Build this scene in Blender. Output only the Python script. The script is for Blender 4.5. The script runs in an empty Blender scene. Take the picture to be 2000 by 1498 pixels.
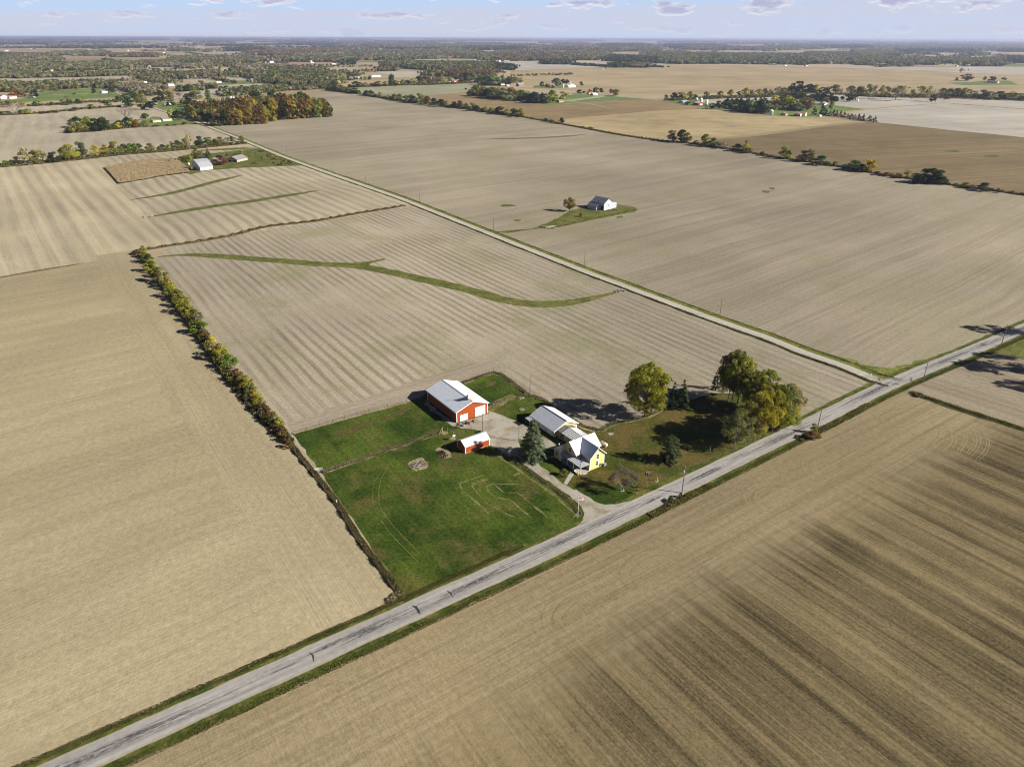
import bpy, bmesh, math, random
import numpy as np
from mathutils import Vector, Matrix
from mathutils.geometry import tessellate_polygon
random.seed(7)
rng = np.random.default_rng(7)
C = bpy.data.collections.new("place")
bpy.context.scene.collection.children.link(C)
SC = bpy.context.scene
PI = math.pi
R = math.radians

# ------------------------------------------------------------------ camera
FPX, HY, ROLL, CAMH = 1386.0, 75.0, R(0.2), 120.0
PITCH = math.atan((749 - HY) / FPX)
cd = bpy.data.cameras.new("camera")
cd.sensor_width = 36.0
cd.lens = FPX / 2000 * 36.0
cd.clip_start, cd.clip_end = 1.0, 200000.0
cam = bpy.data.objects.new("camera", cd)
C.objects.link(cam)
cam.matrix_world = (Matrix.Translation((0, 0, CAMH)) @ Matrix.Rotation(PI / 2 - PITCH, 4, 'X')
                    @ Matrix.Rotation(ROLL, 4, 'Z'))
SC.camera = cam

# ------------------------------------------------------------------ light
SUN_DIR = R(-14.0)      # math angle of the sun's azimuth (from +x)
SUN_EL = R(28.5)
EXPOSURE = 0.80
SC.view_settings.view_transform = 'Standard'
SC.view_settings.look = 'None'
SC.view_settings.exposure = EXPOSURE
SC.view_settings.gamma = 1.0
SC.view_settings.use_curve_mapping = False
sl = bpy.data.lights.new("sun", 'SUN')
sl.energy = 5.0
sl.angle = R(0.53)
sl.color = (1.0, 0.955, 0.87)
sun = bpy.data.objects.new("sun", sl)
C.objects.link(sun)
sv = Vector((math.cos(SUN_EL) * math.cos(SUN_DIR), math.cos(SUN_EL) * math.sin(SUN_DIR), math.sin(SUN_EL)))
sun.rotation_euler = sv.to_track_quat('Z', 'Y').to_euler()
sun.location = (300, -100, 300)
SC.cycles.max_bounces = 4
SC.cycles.diffuse_bounces = 2
SC.cycles.glossy_bounces = 2
SC.cycles.transmission_bounces = 2
SC.cycles.transparent_max_bounces = 4
SC.cycles.volume_bounces = 0
SC.cycles.caustics_reflective = False
SC.cycles.caustics_refractive = False
SC.cycles.filter_width = 1.0
SC.cycles.use_adaptive_sampling = True
SC.cycles.adaptive_threshold = 0.02


class NT:
    """tiny helper for building node trees"""
    def __init__(s, tree):
        s.t = tree; s.n = tree.nodes; s.l = tree.links
        s.n.clear()
    def node(s, typ, ins=None, **kw):
        n = s.n.new(typ)
        for k, v in kw.items():
            setattr(n, k, v)
        for k, v in (ins or {}).items():
            sock = n.inputs[k]
            if isinstance(v, bpy.types.NodeSocket):
                s.l.new(v, sock)
            else:
                sock.default_value = v
        return n
    def math(s, op, a, b=0.0, c=0.0, clamp=False):
        n = s.node('ShaderNodeMath', {0: a, 1: b, 2: c}, operation=op)
        n.use_clamp = clamp
        return n.outputs[0]
    def mix(s, f, a, b, blend='MIX'):
        n = s.n.new('ShaderNodeMix'); n.data_type = 'RGBA'; n.blend_type = blend
        for sock, v in ((n.inputs[0], f), (n.inputs[6], a), (n.inputs[7], b)):
            if isinstance(v, bpy.types.NodeSocket): s.l.new(v, sock)
            else: sock.default_value = v if not isinstance(v, tuple) or len(v) == 4 else (*v, 1)
        return n.outputs[2]
    def noise(s, vec, scale, detail=2.0, rough=0.5, dims='2D', dist=0.0):
        n = s.node('ShaderNodeTexNoise', {'Scale': scale, 'Detail': detail, 'Roughness': rough, 'Distortion': dist}, noise_dimensions=dims)
        s.l.new(vec, n.inputs['Vector'])
        return n.outputs[0]
    def ramp(s, f, lo, hi, a=0.0, b=1.0, smooth=True):
        n = s.node('ShaderNodeMapRange', {0: f, 1: lo, 2: hi, 3: a, 4: b})
        n.interpolation_type = 'SMOOTHSTEP' if smooth else 'LINEAR'
        n.clamp = True
        return n.outputs[0]
    def comb(s, x, y, z=0.0):
        return s.node('ShaderNodeCombineXYZ', {0: x, 1: y, 2: z}).outputs[0]
    def sep(s, v):
        return s.node('ShaderNodeSeparateXYZ', {0: v}).outputs


# ------------------------------------------------------------------ sky
W = bpy.data.worlds.new("World")
SC.world = W
W.use_nodes = True
w = NT(W.node_tree)
sky = w.node('ShaderNodeTexSky', sky_type='NISHITA')
sky.sun_disc = False
sky.sun_elevation = SUN_EL
sky.sun_rotation = R(90.0) - SUN_DIR
sky.air_density, sky.dust_density, sky.ozone_density = 0.30, 0.1, 1.5
tc = w.node('ShaderNodeTexCoord').outputs['Generated']
x, y, z = w.sep(tc)[:3]
az = w.math('ARCTAN2', x, y)
el = w.math('ARCSINE', z)
SKY = 0.05
# a low bank of stratus above the horizon with a ragged top, and small cumulus over it
bank = w.noise(w.comb(w.math('MULTIPLY', az, 3.0), w.math('MULTIPLY', el, 60.0)), 2.2, 5, 0.55)
top = w.math('ADD', 0.0345, w.math('MULTIPLY', w.math('SUBTRACT', bank, 0.5), 0.012))
top = w.math('ADD', top, w.math('MULTIPLY', az, 0.016))
bankm = w.ramp(w.math('SUBTRACT', top, el), -0.0016, 0.0016)
gap = w.noise(w.comb(w.math('MULTIPLY', az, 2.5), w.math('MULTIPLY', el, 260.0)), 1.6, 3, 0.5)
bankm = w.math('MULTIPLY', bankm, w.ramp(gap, 0.34, 0.52, 0.40, 0.95))
cv = w.comb(w.math('MULTIPLY', az, 21.0), w.math('MULTIPLY', el, 80.0), 3.7)
cu = w.noise(cv, 0.85, 7, 0.58, '3D')
cu_mask = w.ramp(cu, 0.545, 0.61)
cu_zone = w.math('MULTIPLY', w.ramp(el, 0.012, 0.036, 0.28, 1.0), w.ramp(el, 0.35, 0.7, 1.0, 0.0))
cu_mask = w.math('MULTIPLY', cu_mask, cu_zone)
cu_lit = w.ramp(w.noise(w.comb(w.math('MULTIPLY', az, 21.0), w.math('MULTIPLY', w.math('SUBTRACT', el, 0.002), 80.0), 3.7), 0.85, 7, 0.58, '3D'), 0.53, 0.66)
skyc = w.mix(0.92, sky.outputs[0], (6.4, 8.0, 10.7, 1))
skyc = w.mix(bankm, skyc, (7.0, 7.4, 9.1, 1))
cucol = w.mix(cu_lit, (9.7, 9.4, 10.1, 1), (5.3, 5.5, 7.7, 1))
final = w.mix(w.math('MULTIPLY', cu_mask, 0.9), skyc, cucol)
# only the low part of the sky carries that bank: overhead it stays clear blue
final = w.mix(w.ramp(el, 0.055, 0.10), final, sky.outputs[0])
bg = w.node('ShaderNodeBackground', {'Color': final, 'Strength': SKY})
wo = w.node('ShaderNodeOutputWorld')
w.l.new(bg.outputs[0], wo.inputs[0])

# ------------------------------------------------------------------ geometry helpers
_cr, _sr = math.cos(ROLL), math.sin(ROLL)
_cp, _sp = math.cos(PITCH), math.sin(PITCH)


def G(px, py, z=0.0):
    """where the photograph's point (px, py) meets the level z"""
    a = (px - 1000) / FPX; b = (749 - py) / FPX
    a, b = a * _cr - b * _sr, a * _sr + b * _cr
    dx, dy, dz = a, _cp + b * _sp, -_sp + b * _cp
    if dz > -1e-4: dz = -1e-4
    t = (z - CAMH) / dz
    return Vector((dx * t, dy * t, z))


def height_at(bx, by, ty):
    """metres of something standing at pixel (bx,by) that reaches up to pixel row ty"""
    B = G(bx, by); lo, hi = 0.0, 110.0
    for _ in range(40):
        m = (lo + hi) / 2
        if G(bx, ty, m).y > B.y: lo = m
        else: hi = m
    return lo


def mpp(px, py):
    """metres per photograph pixel across, at that ground point"""
    B = G(px, py)
    return (B.y * _cp + CAMH * _sp) / FPX


class MB:
    def __init__(s):
        s.v = []; s.f = []; s.m = []
    def add(s, vs, fs, m=0):
        o = len(s.v); s.v += [tuple(v) for v in vs]
        s.f += [tuple(i + o for i in f) for f in fs]; s.m += [m] * len(fs)
        return s
    def box(s, x0, x1, y0, y1, z0, z1, m=0):
        return s.add([(x0, y0, z0), (x1, y0, z0), (x1, y1, z0), (x0, y1, z0), (x0, y0, z1), (x1, y0, z1), (x1, y1, z1), (x0, y1, z1)],
                     [(0, 3, 2, 1), (4, 5, 6, 7), (0, 1, 5, 4), (1, 2, 6, 5), (2, 3, 7, 6), (3, 0, 4, 7)], m)
    def tube(s, pts, rad, n=6, m=0, cap=True):
        if not isinstance(rad, (list, tuple)): rad = [rad] * len(pts)
        pts = [Vector(p) for p in pts]; o = len(s.v)
        for i, p in enumerate(pts):
            d = (pts[min(i + 1, len(pts) - 1)] - pts[max(i - 1, 0)]).normalized()
            a = d.orthogonal().normalized() if abs(d.z) < 0.9 else Vector((1, 0, 0)); b = d.cross(a).normalized(); a = b.cross(d)
            for k in range(n):
                t = 2 * PI * k / n
                s.v.append(tuple(p + (a * math.cos(t) + b * math.sin(t)) * rad[i]))
        for i in range(len(pts) - 1):
            for k in range(n):
                s.f.append((o + i * n + k, o + i * n + (k + 1) % n, o + (i + 1) * n + (k + 1) % n, o + (i + 1) * n + k)); s.m.append(m)
        if cap:
            s.f.append(tuple(o + k for k in range(n))[::-1]); s.m.append(m)
            s.f.append(tuple(o + (len(pts) - 1) * n + k for k in range(n))); s.m.append(m)
        return s
    def lathe(s, prof, n=12, c=(0, 0, 0), m=0):
        o = len(s.v)
        for r, z in prof:
            for k in range(n):
                t = 2 * PI * k / n; s.v.append((c[0] + r * math.cos(t), c[1] + r * math.sin(t), c[2] + z))
        for i in range(len(prof) - 1):
            for k in range(n):
                s.f.append((o + i * n + k, o + i * n + (k + 1) % n, o + (i + 1) * n + (k + 1) % n, o + (i + 1) * n + k)); s.m.append(m)
        s.f.append(tuple(o + k for k in range(n))[::-1]); s.m.append(m)
        s.f.append(tuple(o + (len(prof) - 1) * n + k for k in range(n))); s.m.append(m)
        return s
    def slab(s, quad, t, m=0):
        """quad (or polygon) of top-surface points, t thick, downwards"""
        q = [Vector(p) for p in quad]; n = len(q)
        low = [p - Vector((0, 0, t)) for p in q]
        return s.add(q + low, [tuple(range(n)), tuple(range(2 * n - 1, n - 1, -1))] + [(i, i + n, (i + 1) % n + n, (i + 1) % n) for i in range(n)], m)
    def prism_y(s, prof, y0, y1, m=0):
        """closed profile [(x, z)] pushed along y"""
        n = len(prof)
        vs = [(x, y0, z) for x, z in prof] + [(x, y1, z) for x, z in prof]
        return s.add(vs, [tuple(range(n)), tuple(range(2 * n - 1, n - 1, -1))] + [(i, i + n, (i + 1) % n + n, (i + 1) % n) for i in range(n)], m)
    def prism_x(s, prof, x0, x1, m=0):
        n = len(prof)
        vs = [(x0, y, z) for y, z in prof] + [(x1, y, z) for y, z in prof]
        return s.add(vs, [tuple(range(n)), tuple(range(2 * n - 1, n - 1, -1))] + [(i, i + n, (i + 1) % n + n, (i + 1) % n) for i in range(n)], m)
    def build(s, name, mats, parent=None, smooth=False):
        me = bpy.data.meshes.new(name)
        me.from_pydata(s.v, [], s.f)
        if not isinstance(mats, (list, tuple)): mats = [mats]
        for m in mats: me.materials.append(m)
        if len(mats) > 1: me.polygons.foreach_set('material_index', s.m)
        bm = bmesh.new(); bm.from_mesh(me)
        bmesh.ops.recalc_face_normals(bm, faces=bm.faces[:]); bm.to_mesh(me); bm.free()
        if smooth: me.polygons.foreach_set('use_smooth', [True] * len(me.polygons))
        me.update()
        return put(name, me, parent)


def put(name, me, parent=None):
    o = bpy.data.objects.new(name, me)
    C.objects.link(o)
    if parent is not None: o.parent = parent
    return o


def tag(o, label=None, cat=None, group=None, kind=None):
    if label: o['label'] = label
    if cat: o['category'] = cat
    if group: o['group'] = group
    if kind: o['kind'] = kind
    return o


def empty(name, loc, rz=0.0, label=None, cat=None, group=None):
    o = bpy.data.objects.new(name, None)
    o.empty_display_size = 0.5
    o.location = loc; o.rotation_euler = (0, 0, rz)
    C.objects.link(o)
    return tag(o, label, cat, group)


def mesh_np(name, verts, quads, mats, vals=None, cols=None, parent=None, mi=None):
    """fast mesh from numpy arrays; vals: float per face, cols: rgb per face"""
    me = bpy.data.meshes.new(name)
    nv, nf = len(verts), len(quads); k = quads.shape[1]
    me.vertices.add(nv); me.vertices.foreach_set('co', np.ascontiguousarray(verts, dtype=np.float32).ravel())
    me.loops.add(nf * k); me.loops.foreach_set('vertex_index', np.ascontiguousarray(quads, dtype=np.int32).ravel())
    me.polygons.add(nf)
    me.polygons.foreach_set('loop_start', np.arange(0, nf * k, k, dtype=np.int32))
    try: me.polygons.foreach_set('loop_total', np.full(nf, k, dtype=np.int32))
    except Exception: pass
    for m in (mats if isinstance(mats, (list, tuple)) else [mats]): me.materials.append(m)
    if mi is not None: me.polygons.foreach_set('material_index', np.asarray(mi, dtype=np.int32))
    if vals is not None:
        a = me.attributes.new('tone', 'FLOAT', 'FACE'); a.data.foreach_set('value', np.asarray(vals, dtype=np.float32))
    if cols is not None:
        a = me.attributes.new('hue', 'FLOAT_COLOR', 'FACE')
        a.data.foreach_set('color', np.concatenate([cols, np.ones((nf, 1))], 1).astype(np.float32).ravel())
    me.update(calc_edges=True)
    return me if parent is False else put(name, me, parent)


def catmull(pts, step=4.0, closed=False):
    out = []; n = len(pts)
    for i in range(n if closed else n - 1):
        if closed: p0, p1, p2, p3 = pts[(i - 1) % n], pts[i], pts[(i + 1) % n], pts[(i + 2) % n]
        else: p0, p1, p2, p3 = pts[max(i - 1, 0)], pts[i], pts[i + 1], pts[min(i + 2, n - 1)]
        k = max(1, min(60, int((p2 - p1).length / step)))
        for j in range(k):
            t = j / k; a = 0.5 * (2 * p1 + (p2 - p0) * t + (2 * p0 - 5 * p1 + 4 * p2 - p3) * t * t + (3 * p1 - p0 - 3 * p2 + p3) * t ** 3)
            out.append(a)
    if not closed: out.append(pts[-1].copy())
    return out


def densify(pts, step, closed=True):
    out = []; n = len(pts)
    for i in range(n if closed else n - 1):
        a, b = pts[i], pts[(i + 1) % n]; k = max(1, min(150, int((b - a).length / step)))
        for j in range(k): out.append(a.lerp(b, j / k))
    if not closed: out.append(pts[-1].copy())
    return out


def sheet(name, px, lvl, mat, jit=0.5, step=4.0, smooth=False, world=False, kind='structure', uv=False):
    """a flat piece of ground, outlined by photograph points, at its own level (m)"""
    P = [Vector((p[0], p[1], 0)) for p in px] if world else [G(*p) for p in px]
    if smooth: P = catmull(P, step, True)
    P = densify(P, step)
    if jit:
        r = random.Random(len(px) * 31 + int(px[0][0]))
        P = [p + Vector((r.uniform(-jit, jit), r.uniform(-jit, jit), 0)) for p in P]
    for p in P: p.z = lvl
    tri = tessellate_polygon([P])
    me = bpy.data.meshes.new(name)
    me.from_pydata([tuple(p) for p in P], [], [tuple(t) for t in tri])
    bm = bmesh.new(); bm.from_mesh(me)
    bmesh.ops.recalc_face_normals(bm, faces=bm.faces[:])
    for f in bm.faces:
        if f.normal.z < 0: f.normal_flip()
    bm.to_mesh(me); bm.free()
    me.materials.append(mat)
    o = put(name, me)
    if kind: o['kind'] = kind
    return o


def ribbon(name, line, a, b, lvl, mat, ja=0.0, jb=0.0, seed=1, kind='structure', taper=0.0):
    """a strip along a line of world points between the offsets a and b (metres to the left), with UVs in metres"""
    r = random.Random(seed); n = len(line); vs = []; fs = []; uv = []; L = 0
    for i, p in enumerate(line):
        d = (line[min(i + 1, n - 1)] - line[max(i - 1, 0)]); d.z = 0; d.normalize(); nn = Vector((-d.y, d.x, 0))
        if i: L += (p - line[i - 1]).length
        t = 1.0
        if taper: t = min(1.0, (0.15 + i / (n * taper)), (0.15 + (n - 1 - i) / (n * taper)))
        m = (a + b) / 2
        aa = m + (a - m) * t + r.uniform(-ja, ja); bb = m + (b - m) * t + r.uniform(-jb, jb)
        vs += [tuple(p + nn * aa)[:2] + (lvl,), tuple(p + nn * bb)[:2] + (lvl,)]
        uv += [(L, aa), (L, bb)]
    for i in range(n - 1): fs.append((2 * i, 2 * i + 1, 2 * i + 3, 2 * i + 2))
    me = bpy.data.meshes.new(name); me.from_pydata(vs, [], fs)
    u = me.uv_layers.new(name='UVMap')
    for lp in me.loops: u.data[lp.index].uv = uv[lp.vertex_index]
    bm = bmesh.new(); bm.from_mesh(me)
    for f in bm.faces:
        if f.normal.z < 0: f.normal_flip()
    bm.to_mesh(me); bm.free()
    me.materials.append(mat)
    o = put(name, me)
    if kind: o['kind'] = kind
    return o


# ------------------------------------------------------------------ materials
def mat(name):
    m = bpy.data.materials.new(name); m.use_nodes = True
    return m, NT(m.node_tree)


def principled(t, col, rough=0.8, metal=0.0, spec=0.3, normal=None):
    ins = {'Base Color': col if isinstance(col, bpy.types.NodeSocket) or len(col) == 4 else (*col, 1), 'Roughness': rough, 'Metallic': metal, 'Specular IOR Level': spec}
    if normal is not None: ins['Normal'] = normal
    b = t.node('ShaderNodeBsdfPrincipled', ins)
    o = t.node('ShaderNodeOutputMaterial', {'Surface': b.outputs[0]})
    return b


def plain(name, col, rough=0.7, metal=0.0, spec=0.3, var=0.12, scale=3.0):
    m, t = mat(name)
    o = t.node('ShaderNodeTexCoord').outputs['Object']
    n = t.noise(o, scale, 4, 0.6, '3D')
    f = t.ramp(n, 0.3, 0.7, 1 - var, 1 + var, False)
    c = t.mix(1.0, (*col, 1), t.comb(f, f, f), 'MULTIPLY')
    principled(t, c, rough, metal, spec)
    return m


def field_mat(name, A, B, ang=125.0, swath=11.0, swath_amt=0.5, streak=0.5, Cc=None, patch=0.3, grain=0.35, warp=2.0,
              rows=0.25, head=None, edge=0.14, along=0.003, patch_scale=0.012, gscale=1.5, period=None, per_amt=0.5, fine=1.0, bump=0.25, even=0.25, gate=None):
    """stubble or bare soil worked in rows: ang is the direction of the rows (degrees)"""
    cc = lambda c: (min(1, c[0]), min(1, c[1] * 1.005), min(1, c[2] * 1.10), 1)
    m, t = mat(name)
    o = t.node('ShaderNodeTexCoord').outputs['Object']
    rot = t.node('ShaderNodeVectorRotate', {'Vector': o, 'Angle': -R(ang)}, rotation_type='Z_AXIS').outputs[0]
    p, q, _ = t.sep(rot)[:3]
    q0 = q
    wn = t.noise(o, 0.009, 3, 0.55)
    q = t.math('ADD', q, t.math('MULTIPLY', t.math('SUBTRACT', wn, 0.5), warp * 4))

    def banding(p, q, swath, along):
        s1 = t.noise(t.comb(t.math('MULTIPLY', p, along), t.math('DIVIDE', q, swath)), 1.0, 3.0, 0.6)
        s1 = t.ramp(s1, 0.5 - edge, 0.5 + edge)
        s2 = t.noise(t.comb(t.math('MULTIPLY', p, along * 1.6), t.math('DIVIDE', q, 2.3)), 1.0, 2.5, 0.7)
        s2 = t.ramp(s2, 0.36, 0.64, 0, 1, False)
        s3 = t.noise(t.comb(t.math('MULTIPLY', p, 0.018), t.math('DIVIDE', q, 0.62 * fine)), 1.0, 1.5, 0.7)
        return s1, s2, t.ramp(s3, 0.34, 0.66, 0, 1, False)
    s1, s2, s3 = banding(p, q, swath, along)
    f = t.math('ADD', t.math('MULTIPLY', s1, swath_amt), t.math('MULTIPLY', s2, streak))
    f = t.math('ADD', f, t.math('MULTIPLY', t.math('SUBTRACT', s3, 0.5), rows))
    if period:
        ph = t.math('ADD', t.math('MULTIPLY', q, 2 * PI / period), t.math('MULTIPLY', t.noise(t.comb(t.math('MULTIPLY', p, .008), t.math('MULTIPLY', q, .05)), 1.0, 2, .5), 3.0))
        w1 = t.math('MULTIPLY_ADD', t.math('SINE', ph), .5, .5)
        w1 = t.ramp(w1, .25, .95)
        am = t.ramp(t.noise(o, 0.013, 3, .6), .35, .62, even, 1.0)
        f = t.math('ADD', f, t.math('MULTIPLY', t.math('MULTIPLY', w1, am), per_amt))
    if gate:   # the soil dries out (pales) towards one side of the field
        gq = t.math('ADD', q0, t.math('MULTIPLY', t.math('SUBTRACT', t.noise(o, .03, 4, .65), .5), 40))
        f = t.math('ADD', f, t.ramp(gq, gate[0], gate[1], 0, gate[2]))
        f = t.math('ADD', f, t.math('MULTIPLY', t.math('SUBTRACT', t.noise(o, .035, 5, .7), .5), .7))
    g = t.noise(o, gscale, 4, 0.8)
    g = t.ramp(g, 0.32, 0.68, 0, 1, False)
    f = t.math('ADD', f, t.math('MULTIPLY', t.math('SUBTRACT', g, 0.5), grain), clamp=True)
    col = t.mix(f, cc(A), cc(B))
    if head is not None:
        # end-rows turned the other way beside the road: head = (limit, ragged, colour, colour2, angle)
        lim, ragged, hc, hc2, hang = head
        hr_ = t.sep(t.node('ShaderNodeVectorRotate', {'Vector': o, 'Angle': -R(hang)}, rotation_type='Z_AXIS').outputs[0])
        h1, h2, h3 = banding(hr_[0], hr_[1], 9.0, 0.005)
        hf = t.math('ADD', t.math('MULTIPLY', h2, 0.40), t.math('MULTIPLY', h1, 0.25))
        hf = t.math('ADD', hf, t.math('MULTIPLY', t.math('SUBTRACT', g, 0.5), grain))
        hf = t.math('ADD', hf, t.math('MULTIPLY', t.math('SUBTRACT', h3, 0.5), 0.5), clamp=True)
        hcol = t.mix(hf, cc(hc), cc(hc2))
        blk = t.noise(t.comb(0.0, t.math('DIVIDE', t.math('SNAP', q, 4.5), 7.0)), 1.0, 1, 0.5)
        soft = t.noise(o, 0.05, 4, 0.65)
        lim_s = t.math('ADD', t.math('ADD', lim, t.math('MULTIPLY', t.math('SUBTRACT', blk, 0.5), ragged * 3.0)), t.math('MULTIPLY', t.math('SUBTRACT', soft, 0.5), ragged * 2.5))
        hm = t.ramp(t.math('ADD', t.math('SUBTRACT', p, lim_s), t.math('MULTIPLY', t.math('SUBTRACT', s2, .5), 4.0)), -16, 5.0)
        col = t.mix(hm, col, hcol)
    if Cc is not None:
        pn = t.noise(o, patch_scale, 5, 0.65)
        col = t.mix(t.ramp(pn, 0.47, 0.70, 0, patch), col, cc(Cc))
    # broad light and dark soil, and loose clods and straw
    bn = t.math('MULTIPLY_ADD', t.noise(o, 0.007, 5, 0.6), .65, t.math('MULTIPLY', t.noise(o, 0.0025, 3, .5), .35))
    bf = t.ramp(bn, 0.34, 0.66, 0.80, 1.12, False)
    col = t.mix(1.0, col, t.comb(bf, bf, bf), 'MULTIPLY')
    sp = t.ramp(t.noise(o, 0.55, 3, 0.85), 0.30, 0.70, 0.86, 1.13, False)
    col = t.mix(1.0, col, t.comb(sp, sp, sp), 'MULTIPLY')
    bmp = t.node('ShaderNodeBump', {'Strength': bump, 'Distance': 0.10, 'Height': t.math('ADD', g, t.math('MULTIPLY', s3, 1.0))}).outputs[0]
    principled(t, col, 0.95, 0, 0.05, bmp)
    return m


def grass_mat(name, cols, scale=0.05, brown=0.35, tuft=1.2, streak_ang=None, blo=0.47, bhi=0.68, tamp=.45):
    m, t = mat(name)
    o = t.node('ShaderNodeTexCoord').outputs['Object']
    n1 = t.ramp(t.noise(o, scale, 5, 0.62), 0.35, 0.65)
    col = t.mix(n1, (*cols[0], 1), (*cols[1], 1))
    n2 = t.ramp(t.noise(t.node('ShaderNodeVectorMath', {0: o, 1: (37, 11, 0)}, operation='ADD').outputs[0], scale * 1.6, 5, 0.65), blo, bhi, 0, brown)
    col = t.mix(n2, col, (*cols[2], 1))
    g = t.ramp(t.noise(o, tuft, 4, 0.75), 0.28, 0.72, 1 - tamp, 1 + tamp, False)
    col = t.mix(1.0, col, t.comb(g, g, g), 'MULTIPLY')
    if streak_ang is not None:
        rot = t.node('ShaderNodeVectorRotate', {'Vector': o, 'Angle': -R(streak_ang)}, rotation_type='Z_AXIS').outputs[0]
        p, q, _ = t.sep(rot)[:3]
        s = t.ramp(t.noise(t.comb(t.math('MULTIPLY', p, 0.012), t.math('DIVIDE', q, 1.4)), 1.0, 3, 0.6), 0.3, 0.7, 0.86, 1.16, False)
        col = t.mix(1.0, col, t.comb(s, s, s), 'MULTIPLY')
    bmp = t.node('ShaderNodeBump', {'Strength': 0.6, 'Distance': 0.15, 'Height': g}).outputs[0]
    principled(t, col, 0.95, 0, 0.05, bmp)
    return m


def road_mat(name, base, dark, amt=1.0, half=3.2):
    m, t = mat(name)
    uv = t.node('ShaderNodeUVMap').outputs[0]
    o = t.node('ShaderNodeTexCoord').outputs['Object']
    L, a, _ = t.sep(uv)[:3]
    edge = t.noise(o, 0.6, 3, 0.7)
    st = t.noise(t.comb(t.math('MULTIPLY', L, 0.06), t.math('MULTIPLY', a, 2.4)), 1.0, 5, 0.75)
    big = t.noise(t.comb(t.math('MULTIPLY', L, 0.035), t.math('MULTIPLY', a, 0.3)), 1.0, 2, 0.5)
    ctr = t.ramp(t.math('ABSOLUTE', t.math('SUBTRACT', a, 0.25)), 0.2, half * 0.75, 1.0, 0.0)
    fine = t.noise(t.comb(t.math('MULTIPLY', L, 0.9), t.math('MULTIPLY', a, 3.0)), 1.0, 4, 0.8)
    f = t.math('MULTIPLY', t.ramp(t.math('ADD', t.math('MULTIPLY', big, 0.45), t.math('MULTIPLY', st, 0.75)), 0.55, 0.66), ctr)
    f = t.math('MULTIPLY', f, t.ramp(fine, 0.34, 0.56, 0.25, 1.0))
    col = t.mix(t.math('MULTIPLY', f, amt), (*base, 1), (*dark, 1))
    wheel = t.ramp(t.noise(t.comb(t.math('MULTIPLY', L, 0.01), t.math('MULTIPLY', a, 1.1)), 1.0, 2, 0.5), 0.3, 0.7, 0.86, 1.12, False)
    col = t.mix(1.0, col, t.comb(wheel, wheel, wheel), 'MULTIPLY')
    g = t.ramp(edge, 0.3, 0.7, 0.9, 1.1, False)
    col = t.mix(1.0, col, t.comb(g, g, g), 'MULTIPLY')
    principled(t, col, 0.9, 0, 0.2)
    return m


def metal_roof(name, col, pitch=0.9, axis='Y', rough=0.35, spec=0.5, dark=0.8):
    """painted ribbed sheet: ribs run across the given object axis"""
    m, t = mat(name)
    o = t.node('ShaderNodeTexCoord').outputs['Object']
    s = t.sep(o)
    c = s[{'X': 0, 'Y': 1}[axis]]
    fr = t.math('FRACT', t.math('DIVIDE', c, pitch))
    rib = t.ramp(t.math('ABSOLUTE', t.math('SUBTRACT', fr, 0.5)), 0.36, 0.5)
    g = t.ramp(t.noise(o, 0.7, 4, 0.6, '3D'), 0.3, 0.7, 0.93, 1.05, False)
    cc = t.mix(1.0, (*col, 1), t.comb(g, g, g), 'MULTIPLY')
    cc = t.mix(t.math('MULTIPLY', rib, 1 - dark), cc, (col[0] * .45, col[1] * .45, col[2] * .48, 1))
    bmp = t.node('ShaderNodeBump', {'Strength': 0.8, 'Distance': 0.04, 'Height': rib}).outputs[0]
    principled(t, cc, rough, 0.0, spec, bmp)
    return m


def siding(name, col, pitch=0.3, vertical=True, rough=0.6):
    m, t = mat(name)
    o = t.node('ShaderNodeTexCoord').outputs['Object']
    s = t.sep(o)
    c = t.math('ADD', s[0], s[1]) if vertical else s[2]
    fr = t.math('FRACT', t.math('DIVIDE', c, pitch))
    rib = t.ramp(fr, 0.80, 0.98) if not vertical else t.ramp(t.math('ABSOLUTE', t.math('SUBTRACT', fr, 0.5)), 0.36, 0.5)
    g = t.ramp(t.noise(o, 0.9, 4, 0.6, '3D'), 0.3, 0.7, 0.92, 1.06, False)
    cc = t.mix(1.0, (*col, 1), t.comb(g, g, g), 'MULTIPLY')
    cc = t.mix(t.math('MULTIPLY', rib, 0.35), cc, (col[0] * .5, col[1] * .5, col[2] * .5, 1))
    principled(t, cc, rough, 0, 0.3)
    return m


def leaf_mat(name, use_attr=False, transl=0.40):
    m, t = mat(name)
    if use_attr:
        c = t.node('ShaderNodeAttribute', attribute_name='hue').outputs['Color']
    else:
        c = t.node('ShaderNodeObjectInfo').outputs['Color']
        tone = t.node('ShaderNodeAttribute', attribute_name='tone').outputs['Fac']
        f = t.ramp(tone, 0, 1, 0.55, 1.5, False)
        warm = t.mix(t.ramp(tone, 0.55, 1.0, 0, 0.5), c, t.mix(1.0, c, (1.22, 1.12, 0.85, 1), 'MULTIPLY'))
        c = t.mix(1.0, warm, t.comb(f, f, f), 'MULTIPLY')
    d = t.node('ShaderNodeBsdfDiffuse', {'Color': c})
    tr = t.node('ShaderNodeBsdfTranslucent', {'Color': t.mix(1.0, c, (1.3, 1.35, 0.6, 1), 'MULTIPLY')})
    mx = t.node('ShaderNodeMixShader', {0: transl, 1: d.outputs[0], 2: tr.outputs[0]})
    t.node('ShaderNodeOutputMaterial', {'Surface': mx.outputs[0]})
    return m


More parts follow.
